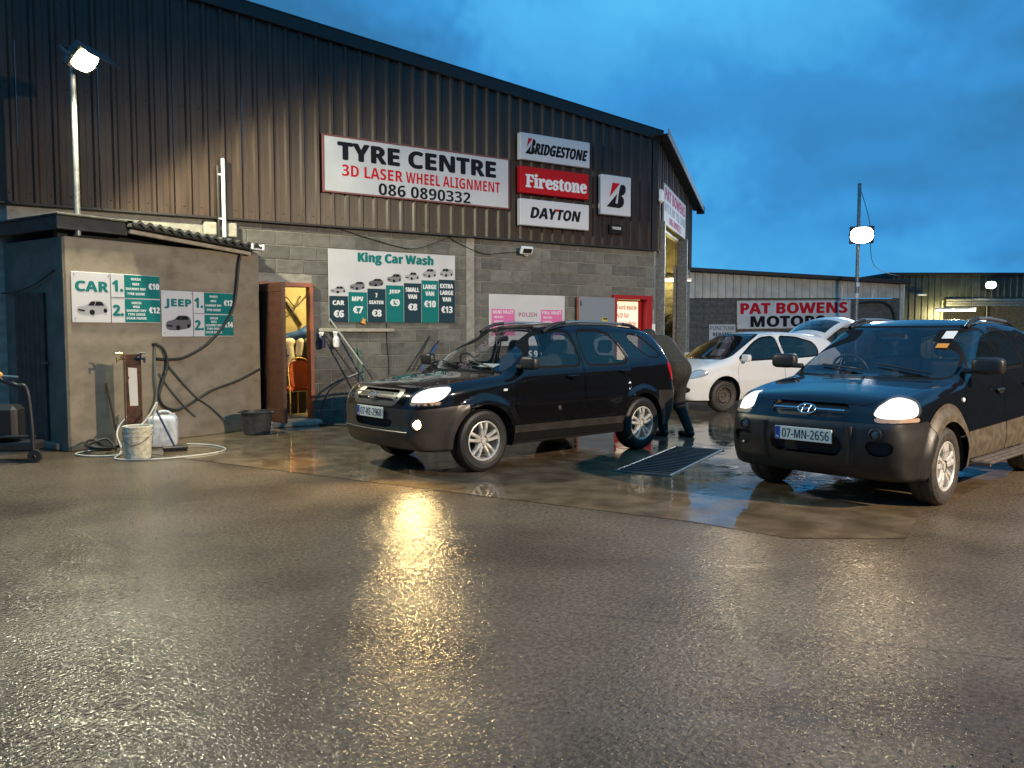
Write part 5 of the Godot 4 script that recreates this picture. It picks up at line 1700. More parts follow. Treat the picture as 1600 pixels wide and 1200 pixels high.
func build_far_sheds() -> void:
	# low grey shed across the yard
	var f := frame(5.70, 26.0, 90.0)
	var o := thing("grey_shed", "low shed with pale grey cladding over dark blocks, behind the white hatchback", "building", "", f)
	var top := func(x: float) -> float: return 3.46 - 0.0586 * x
	var mb := MB.new()
	mb.box(Vector3(3.42, 1.30, -0.11), Vector3(6.84, 2.60, 0.20))
	mb.box(Vector3(3.42, 1.5, -5.0), Vector3(6.84, 3.0, 0.20))
	part(o, "mortar_wall", mb, M.block_dark)
	var keep: Array = M.blocks
	M.blocks = [M.block_dark, M.block_dark, keep[0], M.block_dark, keep[0]]
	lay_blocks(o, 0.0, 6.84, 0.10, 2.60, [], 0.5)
	M.blocks = keep
	for k in 7:
		part(o, "cladding_sheet", clad_sheet(k * 0.977, (k + 1) * 0.977 - 0.002, 2.62, top, 0.244, 0.03), M.grey_clad).position.z = 0.02
	mb = MB.new()
	mb.T = Transform3D(Basis(Vector3(0, 0, 1), -atan(0.0586)), Vector3(-0.1, 3.50, 0))
	mb.box(Vector3(3.5, 0.03, -2.4), Vector3(7.2, 0.12, 5.3), 0.01)
	part(o, "roof", mb, M.flashing)
	mb = MB.new()
	mb.box(Vector3(6.78, 2.1, 0.04), Vector3(0.14, 2.0, 0.10), 0.01)
	part(o, "corner_post", mb, M.grey_clad)
	var t := board("yard_name_sign", "long white sign with red and black lettering on the low grey shed", f, 1.52, 5.15, 1.66, 2.545, 0.03, M.white_sign, M.galvanised, 0.03)
	text(t, "PAT BOWENS", "black", 0.0, 0.20, 3.40, 0.335, 0.031, M.print_red)
	text(t, "MOTORS", "black", -0.20, -0.22, 2.35, 0.335, 0.031, M.print_black)
	t.rotation.z = 0.012
	t = board("puncture_sign", "small white sign with two lines of black lettering beside the long red-lettered sign", f, 0.63, 1.48, 1.20, 1.78, 0.02, M.white_sign, null, 0.02)
	text(t, "PUNCTURE", "regular", 0, 0.17, 0.78, 0.12, 0.021, M.print_black)
	text(t, "REPAIRS", "bold", 0, -0.03, 0.60, 0.12, 0.021, M.print_black)
	t = thing("shed_cable", "black cable arching at the right end of the low grey shed", "cable", "", at(f, 5.9, 2.45, 0.10))
	mb = MB.new()
	mb.tube(spline([Vector3(-0.6, 0.0, 0), Vector3(0, 0.06, 0), Vector3(0.4, -0.02, 0), Vector3(0.62, -0.3, 0), Vector3(0.68, -0.9, 0)]), 0.035, 8)
	part(t, "cable", mb, M.hose_black)
	# dark shed with a lit bay, far right
	f = frame(15.0, 32.0, 90.0)
	o = thing("green_shed", "dark green clad shed with a lit open bay at the far right", "building", "", f)
	mb = MB.new()
	var tp2 := func(x: float) -> float: return 3.72 + 0.02 * x
	for k in 9:
		if k < 2:
			part(o, "cladding_sheet", clad_sheet(k * 1.0, k + 0.998, 0.0, tp2, 0.25, 0.03), M.green_clad)
		else:
			part(o, "cladding_sheet", clad_sheet(k * 1.0, k + 0.998, 2.86, tp2, 0.25, 0.03), M.green_clad)
	mb.box(Vector3(4.5, 3.82, -3.0), Vector3(9.4, 0.10, 6.3), 0.01)
	part(o, "roof", mb, M.flashing)
	mb = MB.new()
	for k in 3:
		mb.box(Vector3(5.6, 2.80 - 0.10 * k, 0.10 - 0.01 * k), Vector3(7.0, 0.085, 0.06), 0.02)
	part(o, "roller_shutter", mb, M.galvanised)
	mb = MB.new()
	mb.box(Vector3(5.5, 0.02, -3.0), Vector3(7.2, 0.04, 6.0))
	part(o, "bay_floor", mb, M.mortar)
	for k in 14:
		mb = MB.new()
		mb.box(Vector3(2.3 + 0.5 * k, 1.9, -4.0), Vector3(0.485, 3.8, 0.03), 0.004)
		part(o, "wall_board", mb, M.pale_timber)
	mb = MB.new()
	mb.box(Vector3(2.05, 1.4, -2.1), Vector3(0.08, 2.8, 4.0))
	mb.box(Vector3(9.2, 1.4, -2.1), Vector3(0.08, 2.8, 4.0))
	part(o, "side_wall", mb, M.yellow_wall)
	mb = MB.new()
	mb.box(Vector3(4.15, 1.4, -0.6), Vector3(0.16, 2.8, 0.16), 0.01)
	part(o, "bay_post", mb, M.steel_dark)
	t = thing("bay_tube_light", "bright fluorescent light hanging under the shutter of the lit bay", "lamp", "", W(17.1, 2.33, 31.2))
	mb = MB.new()
	mb.box(Vector3(0, 0.10, 0), Vector3(1.5, 0.06, 0.20), 0.01)
	part(t, "fitting", mb, M.white)
	mb = MB.new()
	for z in [-0.07, 0.07]:
		mb.cyl(Vector3(-0.72, 0.035, z), Vector3(0.72, 0.035, z), 0.026, 0.026, 10)
	part(t, "tube", mb, glow(lin(1.0, 0.95, 0.62), 9.0))
	mb = MB.new()
	for x in [-0.6, 0.6]:
		mb.cyl(Vector3(x, 0.13, 0), Vector3(x, 0.55, 0), 0.01, 0.01, 6)
	part(t, "hanger", mb, M.steel_dark)
	var l := OmniLight3D.new()
	l.name = "tube_glow"
	l.light_energy = 7.0
	l.light_color = Color(1.0, 0.92, 0.62)
	l.light_size = 0.15
	l.omni_range = 40
	l.omni_attenuation = 2
	l.shadow_enabled = true
	t.add_child(l)
	l.position = Vector3(0, -0.08, 0)
	t = thing("shed_bracket", "small white bracket on the dark green cladding left of the lit bay", "bracket", "", W(16.1, 3.0, 31.85))
	mb = MB.new()
	mb.box(Vector3(), Vector3(0.36, 0.07, 0.14), 0.02)
	part(t, "bracket", mb, M.white)

# ---------------------------------------------------------------- lamps
func floodlight(label: String, p: Vector3, to: Vector3, size: Vector2, c: Color, glow_energy: float, energy: float, cone: float, soft: float, blend := 1.0) -> Node3D:
	var t := thing("floodlight", label, "lamp", "", Transform3D(Basis.looking_at(to - p, Vector3.UP), p))
	# looks along its own -z
	var mb := MB.new()
	mb.box(Vector3(0, 0, 0.05), Vector3(size.x + 0.06, size.y + 0.06, 0.09), 0.02)
	for k in 5:
		mb.box(Vector3((k - 2) * size.x * 0.22, 0, 0.115), Vector3(0.012, size.y * 0.8, 0.05))
	part(t, "housing", mb, M.steel_dark)
	mb = MB.new()
	mb.pebble(Vector3(0, 0, 0.0), Vector3(size.x, size.y, 0.07), 0.7, 28, 16)
	part(t, "lit_glass", mb, glow(c, glow_energy))
	mb = MB.new()
	for s in [-1.0, 1.0]:
		mb.box(Vector3(s * (size.x * 0.5 + 0.045), -0.03, 0.10), Vector3(0.012, 0.04, 0.20), 0.003)
	mb.box(Vector3(0, -0.03, 0.20), Vector3(size.x + 0.10, 0.04, 0.012), 0.003)
	part(t, "bracket", mb, M.steel_dark)
	var l := SpotLight3D.new()
	l.name = "flood_beam"
	l.light_color = c.linear_to_srgb()
	l.light_energy = energy
	l.light_size = soft
	l.spot_angle = cone
	l.spot_range = 80
	l.spot_attenuation = 2
	l.spot_angle_attenuation = blend
	l.shadow_enabled = true
	t.add_child(l)
	l.position = Vector3(0, 0, -0.07)
	return t

func pole(called: String, label: String, p: Vector3, h: float, r: float, m: Material) -> Node3D:
	var t := thing(called, label, "pole", "", Transform3D(Basis(), p))
	var mb := MB.new()
	mb.cyl(Vector3(), Vector3(0, h, 0), r, r * 0.92, 16)
	part(t, "shaft", mb, m)
	mb = MB.new()
	mb.cyl(Vector3(0, h, 0), Vector3(0, h + 0.03, 0), r * 1.15, r * 0.8, 14)
	part(t, "cap", mb, m)
	return t

# dark shed out of frame along the right of the yard: the black suv's side mirrors it
func build_boundary_shed(label: String, f: Transform3D, n: int) -> void:
	var o := thing("boundary_shed", label, "building", "", f)
	for k in n:
		part(o, "cladding_sheet", clad_sheet(k, k + 0.998, 0.0, func(_x): return 4.6, 0.25, 0.03), M.green_clad)
	var mb := MB.new()
	mb.box(Vector3(n * 0.5, 4.66, -3.0), Vector3(n + 0.4, 0.12, 6.4), 0.01)
	part(o, "roof", mb, M.flashing)
	mb = MB.new()
	mb.box(Vector3(n * 0.5, 2.3, -6.0), Vector3(n, 4.6, 0.15))
	mb.box(Vector3(0.08, 2.3, -3.0), Vector3(0.15, 4.6, 5.8))
	mb.box(Vector3(n - 0.08, 2.3, -3.0), Vector3(0.15, 4.6, 5.8))
	part(o, "wall", mb, M.green_clad)

func build_lamps() -> void:
	pole("lamp_pole", "grey steel lamp pole rising from the corner of the rendered shed", W(-5.50, 2.74, 10.32), 2.25, 0.036, M.galvanised)
	var wash := floodlight("lit floodlight on the pole above the rendered shed, upper left", W(-5.25, 4.85, 10.15), W(0.0, 0.0, 9.3), Vector2(0.36, 0.27), Color(1.0, 0.95, 0.66), 40.0, 34.0, 85, 0.12, 0.25)
	var vm := MB.new()
	vm.box(Vector3(0, 0.17, -0.10), Vector3(0.62, 0.008, 0.24))
	part(wash, "visor", vm, M.steel_dark)
	var t := pole("lamp_pole", "tall grey lamp pole standing before the low grey shed", W(10.42, 0, 24.5), 5.95, 0.055, M.galvanised)
	var mb := MB.new()
	mb.cyl(Vector3(0, 2.55, 0), Vector3(0, 2.70, 0), 0.062, 0.062, 14)
	part(t, "collar", mb, M.white)
	mb = MB.new()
	mb.box(Vector3(0, 2.95, 0.06), Vector3(0.10, 0.12, 0.04), 0.01)
	part(t, "switch_box", mb, M.white)
	floodlight("dazzling lit floodlight on the tall pole at right", W(10.44, 4.42, 24.3), W(5.0, 0.0, 8.0), Vector2(0.62, 0.46), Color(0.86, 0.95, 1.0), 40.0, 60.0, 72, 0.2)
	floodlight("lit floodlight on the dark green shed's cladding, far right", W(18.75, 3.38, 31.75), W(14.0, 0.0, 18.0), Vector2(0.34, 0.26), Color(1.0, 0.97, 0.82), 40.0, 60.0, 75, 0.15)
	# the yard's main lamp, out of frame to the right: casts the tap post's shadow and the suv's
	pole("lamp_pole", "yard lamp pole out of frame to the right of the camera", W(10.8, 0, 1.35), 6.1, 0.06, M.galvanised)
	var yard := floodlight("warm yard floodlight out of frame to the right of the camera", W(10.5, 5.7, 1.5), W(1.0, 0.0, 11.0), Vector2(0.5, 0.36), Color(1.0, 0.78, 0.54), 30.0, 235.0, 74, 0.06)
	mb = MB.new()
	mb.box(Vector3(0, 0.20, -0.32), Vector3(1.6, 0.01, 0.64))
	part(yard, "visor", mb, M.steel_dark)
	# overhead wire from the tall pole
	t = thing("stay_wire", "thin wire from the tall lamp pole down to the dark green shed", "wire", "", Transform3D(Basis(), W(10.42, 5.9, 24.5)))
	mb = MB.new()
	mb.tube(spline([Vector3(), Vector3(0.55, -1.0, -0.5), Vector3(1.4, -2.2, -2.0), Vector3(4.8, -2.2, -7.2)]), 0.010, 5)
	part(t, "wire", mb, M.black_matt)

# ---------------------------------------------------------------- wash shed on the left
func build_wash_shed() -> void:
	var o := thing("wash_shed", "small rendered shed with a dark corrugated roof at the left, two price boards on it", "building", "", FL)
	var mb := MB.new()
	mb.box(Vector3(1.49, 1.36, -0.14), Vector3(2.98, 2.72, 0.28), 0.012)
	part(o, "rendered_wall", mb, M.render_wall)
	# the left side runs back to the workshop; a dark plank door in it
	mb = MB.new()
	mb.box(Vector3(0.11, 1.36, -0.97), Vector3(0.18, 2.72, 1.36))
	part(o, "side_wall", mb, M.render_shaded)
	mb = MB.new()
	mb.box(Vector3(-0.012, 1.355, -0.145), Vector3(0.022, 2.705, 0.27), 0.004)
	part(o, "wall_end", mb, M.render_shaded)
	var door := Node3D.new()
	door.name = "shed_door"
	o.add_child(door)
	for k in 6:
		mb = MB.new()
		mb.box(Vector3(0.0, 1.05, -0.60 - 0.128 * k), Vector3(0.03, 1.96, 0.122), 0.004)
		part(door, "plank", mb, M.dark_wood)
	mb = MB.new()
	mb.box(Vector3(-0.03, 1.12, -0.50), Vector3(0.03, 0.03, 0.16), 0.006)
	part(door, "bolt", mb, M.steel_dark)
	mb = MB.new()
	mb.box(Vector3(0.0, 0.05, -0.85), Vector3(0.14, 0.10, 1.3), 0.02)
	part(o, "plinth", mb, M.render_shaded)
	# roof: fascia on the left, corrugated sheets on the right
	mb = MB.new()
	mb.box(Vector3(0.36, 2.885, 0.02), Vector3(0.92, 0.17, 0.05), 0.008)
	part(o, "fascia_board", mb, M.dark_wood)
	mb = MB.new()
	mb.box(Vector3(-0.07, 2.885, -0.82), Vector3(0.05, 0.17, 1.62), 0.008)
	part(o, "fascia_board", mb, M.dark_wood)
	mb = MB.new()
	mb.box(Vector3(0.36, 2.985, -0.85), Vector3(0.95, 0.03, 1.85), 0.006)
	part(o, "flat_roof", mb, M.asbestos)
	for k in 3:
		mb = MB.new()
		var a := 0.80 + 0.70 * k
		var n := 40
		for i in n:
			var p := []
			for q in [0, 1]:
				var s: float = a + 0.70 * (i + q) / n
				var y: float = 2.985 - 0.075 * (s - 0.8) + 0.022 * sin(s * TAU / 0.145) + 0.004 * k
				p.append([s, y])
			for dy in [0.0, -0.012]:
				mb.quad(Vector3(p[0][0], p[0][1] + dy, 0.20), Vector3(p[1][0], p[1][1] + dy, 0.20), Vector3(p[1][0], p[1][1] + dy + 0.22, -1.75), Vector3(p[0][0], p[0][1] + dy + 0.22, -1.75), Vector3(0, 1 if dy == 0.0 else -1, 0))
			mb.quad(Vector3(p[0][0], p[0][1] - 0.045, 0.20), Vector3(p[1][0], p[1][1] - 0.045, 0.20), Vector3(p[1][0], p[1][1], 0.20), Vector3(p[0][0], p[0][1], 0.20), Vector3(0, 0, 1))
		part(o, "roof_sheet", mb, M.asbestos)
	mb = MB.new()
	mb.T = Transform3D(Basis(Vector3(0, 0, 1), -0.072), Vector3(0.85, 2.855, 0.06))
	mb.box(Vector3(0.95, 0, 0), Vector3(1.95, 0.055, 0.06), 0.008)
	part(o, "wall_plate", mb, M.pale_timber)
	mb = MB.new()
	mb.T = Transform3D(Basis(Vector3(0, 0, 1), -0.072), Vector3(0.85, 2.925, 0.10))
	mb.box(Vector3(0.95, 0, 0), Vector3(2.0, 0.05, 0.12), 0.008)
	part(o, "purlin", mb, M.dark_wood)
	mb = MB.new()
	mb.box(Vector3(1.49, 2.80, -0.20), Vector3(2.98, 0.16, 0.10))
	part(o, "eaves_infill", mb, M.black_matt)
	mb = MB.new()
	mb.box(Vector3(2.80, 2.775, 0.17), Vector3(0.22, 0.02, 0.12), 0.004)
	mb.box(Vector3(2.70, 2.81, 0.17), Vector3(0.02, 0.09, 0.12), 0.004)
	mb.box(Vector3(2.90, 2.81, 0.17), Vector3(0.02, 0.09, 0.12), 0.004)
	part(o, "gutter_end", mb, M.white)

func hose_on(called: String, label: String, f: Transform3D, pts: Array, r: float, m: Material, z := 0.02) -> void:
	var b := Vector3(pts[0][0], pts[0][1], 0)
	var t := thing(called, label, "hose", "", at(f, b.x, b.y, 0))
	var q := pts.map(func(p): return Vector3(p[0] - b.x, p[1] - b.y, p[2] if p.size() > 2 else z))
	var mb := MB.new()
	mb.tube(spline(q), r, 8)
	part(t, "tube", mb, m)

func build_wash_things() -> void:
	# tap post
	var t := thing("tap_post", "rusty brown post with two taps and a white paper strip before the rendered wall", "post", "", Transform3D(Basis(Vector3.UP, 0.45), W(-4.86, 0, 10.27)))
	var mb := MB.new()
	mb.box(Vector3(0.025, 0.62, 0), Vector3(0.17, 1.24, 0.02), 0.004)
	mb.box(Vector3(-0.075, 0.62, 0.035), Vector3(0.02, 1.24, 0.09), 0.004)
	mb.box(Vector3(0.115, 0.62, -0.03), Vector3(0.015, 1.24, 0.06), 0.004)
	part(t, "channel", mb, M.rust)
	mb = MB.new()
	mb.plate(pv([[-0.02, 0.58], [0.075, 0.58], [0.07, 1.06], [-0.03, 1.07], [-0.03, 0.96], [-0.018, 0.94], [-0.03, 0.91]]), 0.011, 0.014)
	part(t, "paper_strip", mb, M.paper)
	for s in [-1.0, 1.0]:
		mb = MB.new()
		var c := Vector3(0.11 if s > 0 else -0.10, 1.19, 0.06)
		mb.cyl(c + Vector3(-s * 0.03, 0, -0.02), c + Vector3(s * 0.05, -0.01, 0.03), 0.020, 0.016, 10)
		mb.cyl(c + Vector3(s * 0.05, 0.01, 0.03), c + Vector3(s * 0.05, -0.06, 0.03), 0.016, 0.013, 10)
		mb.cyl(c, c + Vector3(s * 0.015, 0.06, 0.01), 0.010, 0.010, 8)
		mb.box(c + Vector3(s * 0.03, 0.065, 0.01), Vector3(0.09, 0.014, 0.022), 0.005)
		part(t, "tap", mb, M.brass if s < 0 else M.blue_dark)
	# bucket
	t = thing("white_bucket", "dirty white plastic bucket with ribbed rim, in front of the tap post", "bucket", "", Transform3D(Basis(), W(-4.49, 0, 9.62)))
	mb = MB.new()
	mb.lathe([Vector2(0.0, 0.004), Vector2(0.132, 0.004), Vector2(0.138, 0.02), Vector2(0.156, 0.27), Vector2(0.164, 0.275), Vector2(0.164, 0.29), Vector2(0.157, 0.295), Vector2(0.158, 0.325), Vector2(0.167, 0.33), Vector2(0.167, 0.345), Vector2(0.159, 0.35), Vector2(0.160, 0.375), Vector2(0.170, 0.38), Vector2(0.170, 0.398), Vector2(0.160, 0.402), Vector2(0.154, 0.395), Vector2(0.134, 0.03), Vector2(0.0, 0.03)], 36)
	part(t, "pail", mb, M.bucket)
	mb = MB.new()
	mb.tube(spline([Vector3(-0.165, 0.30, 0), Vector3(-0.13, 0.25, 0.11), Vector3(0.0, 0.18, 0.168), Vector3(0.12, 0.22, 0.13), Vector3(0.165, 0.30, 0)]), 0.004, 6)
	part(t, "handle", mb, M.steel_dark)
	# white drum with a cut top
	t = thing("plastic_drum", "pale blue-white plastic drum behind the dirty bucket", "drum", "", Transform3D(Basis(Vector3.UP, 0.3), W(-4.62, 0, 10.62)))
	mb = MB.new()
	mb.pebble(Vector3(0, 0.212, 0), Vector3(0.36, 0.42, 0.29), 0.32)
	part(t, "body", mb, M.can)
	mb = MB.new()
	mb.tube(spline([Vector3(-0.1, 0.42, 0), Vector3(-0.04, 0.47, 0), Vector3(0.06, 0.47, 0), Vector3(0.12, 0.42, 0)]), 0.014, 8)
	mb.cyl(Vector3(0.13, 0.41, 0.06), Vector3(0.13, 0.45, 0.06), 0.03, 0.03, 12)
	part(t, "handle", mb, M.can)
	# blue-handled brush leaning on the drum
	t = thing("blue_brush", "scrubbing brush with a dark blue handle leaning on the plastic drum", "brush", "", Transform3D(Basis(), W(-4.32, 0, 10.2)))
	mb = MB.new()
	mb.cyl(Vector3(-0.30, 0.52, -0.22), Vector3(0.02, 0.07, 0.0), 0.013, 0.013, 10)
	part(t, "handle", mb, M.blue_dark)
	mb = MB.new()
	mb.T = Transform3D(Basis(Vector3.UP, 0.4), Vector3())
	mb.box(Vector3(0.03, 0.045, 0.0), Vector3(0.30, 0.04, 0.08), 0.01)
	mb.box(Vector3(0.03, 0.014, 0.0), Vector3(0.28, 0.028, 0.07), 0.006)
	part(t, "head", mb, M.black_plastic)
	# black tub
	t = thing("black_tub", "black plastic tub on the ground beside the brown door", "tub", "", Transform3D(Basis(), W(-3.80, 0, 11.95)))
	mb = MB.new()
	mb.lathe([Vector2(0.0, 0.004), Vector2(0.185, 0.004), Vector2(0.19, 0.02), Vector2(0.222, 0.32), Vector2(0.242, 0.335), Vector2(0.242, 0.352), Vector2(0.222, 0.352), Vector2(0.185, 0.03), Vector2(0.0, 0.03)], 36)
	part(t, "bowl", mb, M.tub)
	mb = MB.new()
	for s in [-1.0, 1.0]:
		mb.box(Vector3(s * 0.25, 0.335, 0), Vector3(0.05, 0.02, 0.12), 0.006)
	part(t, "handle", mb, M.tub)
	# hoses
	hose_on("black_hose", "black hose hanging from the shed roof across the right price board", FL, [[2.79, 2.80, 0.14], [2.60, 2.67, 0.05], [2.46, 1.9, 0.04], [2.09, 1.41], [1.66, 1.17], [1.38, 1.14], [1.2, 1.15]], 0.021, M.hose_black)
	hose_on("black_hose", "thick black hose looped over the spike on the rendered wall", FL, [[1.17, 1.36, 0.03], [1.29, 1.28, 0.05], [1.34, 1.06, 0.05], [1.25, 0.80, 0.05], [1.20, 0.62, 0.05], [1.29, 0.48, 0.04], [1.49, 0.42, 0.03], [1.75, 0.51], [2.07, 0.66], [2.52, 0.78], [2.96, 0.95]], 0.020, M.hose_black)
	hose_on("grey_hose", "thin grey hose slanting down the rendered wall to the black tub", FL, [[1.34, 1.08, 0.04], [1.75, 0.63], [2.06, 0.40], [2.33, 0.14, 0.06]], 0.013, M.hose_grey, 0.03)
	hose_on("grey_hose", "grey hose hanging straight down from the spike on the rendered wall", FL, [[1.17, 1.34, 0.03], [1.15, 0.9, 0.05], [1.16, 0.6, 0.05], [1.07, 0.42, 0.08]], 0.015, M.hose_grey, 0.03)
	hose_on("grey_hose", "thin grey hose crossing the rendered wall low down", FL, [[1.22, 0.95, 0.04], [1.40, 0.70, 0.03], [1.62, 0.45, 0.03], [1.78, 0.30, 0.04]], 0.010, M.hose_grey, 0.03)
	t = thing("wall_spike", "short black spike in the rendered wall with hoses looped over it", "bracket", "", at(FL, 1.16, 1.355, 0))
	mb = MB.new()
	mb.cyl(Vector3(0, 0, -0.02), Vector3(0, 0.01, 0.11), 0.018, 0.014, 10)
	part(t, "spike", mb, M.steel_dark)
	t = thing("white_hose", "thin white hose looped on the ground round the bucket and drum", "hose", "", Transform3D(Basis(), W(-4.49, 0, 9.62)))
	mb = MB.new()
	mb.tube(spline([Vector3(-0.10, 0.40, -0.62), Vector3(-0.05, 0.62, -0.66), Vector3(-0.12, 0.42, -0.5), Vector3(-0.28, 0.2, -0.3), Vector3(-0.34, 0.03, -0.25), Vector3(-0.2, 0.012, 0.12), Vector3(0.3, 0.012, 0.10), Vector3(0.75, 0.012, -0.35), Vector3(0.78, 0.012, -0.75), Vector3(0.45, 0.012, -1.1), Vector3(0.1, 0.012, -1.2)], 8), 0.011, 7)
	part(t, "tube", mb, M.hose_white)
	t = thing("white_hose", "thin white hose coiled left of the bucket below the tap post", "hose", "", Transform3D(Basis(), W(-4.95, 0, 9.85)))
	mb = MB.new()
	mb.tube(spline([Vector3(0.12, 0.55, -0.62), Vector3(-0.02, 0.42, -0.5), Vector3(-0.05, 0.25, -0.3), Vector3(0.1, 0.05, -0.1), Vector3(0.1, 0.012, 0.05), Vector3(-0.2, 0.012, 0.1), Vector3(-0.45, 0.012, -0.05), Vector3(-0.42, 0.012, -0.3), Vector3(-0.25, 0.012, -0.4)], 8), 0.011, 7)
	part(t, "tube", mb, M.hose_white)
	# dark tangle under the tap post
	t = thing("black_hose", "tangled black hose lying on the ground behind the tap post", "hose", "", Transform3D(Basis(), W(-5.2, 0, 10.15)))
	mb = MB.new()
	var q := []
	for k in 14:
		var a := k * 0.9
		q.append(Vector3(cos(a) * (0.16 + 0.01 * k) * 0.7, 0.02 + 0.022 * (k % 6) + 0.01, sin(a) * 0.2))
	mb.tube(spline(q), 0.017, 7)
	part(t, "tube", mb, M.hose_black)
	t = thing("stick", "thin brown stick leaning on the rendered wall left of the tap post", "stick", "", at(FL, 0.50, 0, 0))
	mb = MB.new()
	mb.cyl(Vector3(0.04, 0.0, 0.18), Vector3(-0.02, 0.85, 0.012), 0.013, 0.012, 8)
	part(t, "shaft", mb, M.rust)
	# pressure-washer trolley in the dark bay
	t = thing("washer_trolley", "dark pressure-washer trolley with a rusty pipe frame, far left edge", "trolley", "", Transform3D(Basis(Vector3.UP, 0.15), W(-5.86, 0, 9.42)))
	mb = MB.new()
	mb.tube(spline([Vector3(0.25, 0.10, 0.1), Vector3(0.24, 0.5, 0.1), Vector3(0.20, 0.86, 0.1), Vector3(0.10, 0.90, 0.1), Vector3(-0.05, 0.96, 0.1), Vector3(-0.15, 1.05, 0.1)]), 0.026, 8)
	mb.tube(spline([Vector3(-0.25, 0.10, 0.1), Vector3(-0.25, 0.6, 0.1), Vector3(-0.22, 1.0, 0.1)]), 0.022, 8)
	mb.cyl(Vector3(-0.3, 0.30, 0.1), Vector3(0.28, 0.30, 0.1), 0.02, 0.02, 8)
	part(t, "pipe_frame", mb, M.black_plastic)
	mb = MB.new()
	mb.box(Vector3(-0.05, 0.18, -0.05), Vector3(0.62, 0.10, 0.34), 0.02)
	part(t, "deck", mb, M.black_plastic)
	mb = MB.new()
	mb.box(Vector3(-0.12, 0.45, -0.08), Vector3(0.36, 0.42, 0.30), 0.05)
	part(t, "motor", mb, M.black_plastic)
	for s in [-1.0, 1.0]:
		mb = MB.new()
		mb.T = Transform3D(Basis(Vector3.RIGHT, PI / 2), Vector3(s * 0.28, 0.075, 0.13))
		mb.lathe([Vector2(0.02, -0.025), Vector2(0.075, -0.025), Vector2(0.075, 0.025), Vector2(0.02, 0.025)], 20)
		part(t, "wheel", mb, M.rubber)
	t = thing("spray_gun", "orange-yellow spray gun resting on the trolley, far left edge", "spray gun", "", W(-5.98, 0.98, 9.32))
	mb = MB.new()
	mb.ball(Vector3(0, 0.04, 0), Vector3(0.09, 0.05, 0.045), 12, 8)
	mb.box(Vector3(-0.06, -0.02, 0), Vector3(0.05, 0.12, 0.04), 0.012)
	part(t, "grip", mb, M.orange_plastic)
	mb = MB.new()
	mb.cyl(Vector3(0.07, 0.03, 0), Vector3(0.26, 0.02, 0), 0.014, 0.012, 8)
	part(t, "nozzle", mb, M.steel)
	hose_on("black_hose", "black cable slung along the shaded side wall of the rendered shed", FL, [[-0.03, 2.05, -1.6], [-0.03, 2.06, -1.2], [-0.03, 2.14, -0.7], [-0.035, 2.30, -0.2]], 0.012, M.hose_black)
	# things on the block wall
	t = thing("wall_batten", "pale timber batten fixed to the block wall under the price board", "shelf", "", at(FM, 0.86, 1.555, 0))
	mb = MB.new()
	mb.box(Vector3(0, 0, 0.03), Vector3(1.36, 0.055, 0.055), 0.008)
	part(t, "batten", mb, M.pale_timber)
	mb = MB.new()
	for x in [0.09, 0.16]:
		mb.cyl(Vector3(x, -0.02, 0.05), Vector3(x, -0.06, 0.06), 0.006, 0.006, 6)
	part(t, "nail", mb, M.steel_dark)
	for b in [["white spray bottle hanging from the timber batten", 0.455, 1.27, 0.28, M.white, M.white], ["dark blue spray bottle hanging by the orange door frame", 0.215, 1.26, 0.24, M.blue_dark, M.white]]:
		t = thing("spray_bottle", b[0], "bottle", "spray bottles", at(FM, b[1], b[2], 0.09))
		t.rotation.z = 0
		mb = MB.new()
		mb.lathe([Vector2(0, 0), Vector2(0.048, 0.0), Vector2(0.052, 0.012), Vector2(0.052, 0.14), Vector2(0.040, 0.17), Vector2(0.018, 0.19), Vector2(0.018, 0.215), Vector2(0, 0.215)], 18)
		part(t, "bottle", mb, b[4])
		mb = MB.new()
		mb.box(Vector3(-0.012, 0.245, 0), Vector3(0.085, 0.04, 0.03), 0.010)
		mb.box(Vector3(-0.035, 0.205, 0), Vector3(0.012, 0.06, 0.018), 0.004)
		mb.cyl(Vector3(0, 0.205, 0), Vector3(0, 0.24, 0), 0.021, 0.016, 12)
		part(t, "trigger", mb, b[5])
	# leaning poles: top touching the wall, foot out on the ground
	for p in [
		["mop", "mop with a pale and black shaft leaning on the block wall below the price board", Vector3(0.37, 1.75, 0.02), Vector3(1.48, 0.06, 0.38), [[0.0, 0.46, M.hose_white], [0.46, 0.62, M.black_plastic], [0.62, 0.66, M.blue_plastic], [0.66, 1.0, M.hose_white]], 0.014],
		["broom", "black-shafted broom leaning by the dark spray bottle", Vector3(0.21, 1.58, 0.02), Vector3(1.20, 0.05, 0.42), [[0.0, 1.0, M.black_plastic]], 0.013],
		["squeegee", "thin green pole standing against the block wall beside the mop", Vector3(0.87, 1.25, 0.02), Vector3(0.98, 0.05, 0.30), [[0.0, 1.0, M.green_plastic]], 0.012],
		["broom", "black pole leaning on the block wall beyond the suv's bonnet", Vector3(2.24, 1.45, 0.02), Vector3(1.25, 0.05, 0.40), [[0.0, 1.0, M.black_plastic]], 0.016],
		["mop", "bright blue pole leaning on the block wall beyond the suv's bonnet", Vector3(2.43, 1.37, 0.02), Vector3(1.30, 0.05, 0.42), [[0.0, 0.06, M.black_plastic], [0.06, 1.0, M.blue_plastic]], 0.013]]:
		t = thing(p[0], p[1], p[0], "poles leaning on the block wall", at(FM, p[3].x, 0, p[3].z))
		var off: Vector3 = p[3] * Vector3(1, 0, 1)
		for sgm in p[4]:
			mb = MB.new()
			mb.cyl((p[2] as Vector3).lerp(p[3], sgm[0]) - off, (p[2] as Vector3).lerp(p[3], sgm[1]) - off, p[5], p[5], 10)
			part(t, "shaft", mb, sgm[2])
		mb = MB.new()
		mb.box(Vector3(0, 0.05, 0), Vector3(0.30, 0.05, 0.07), 0.012)
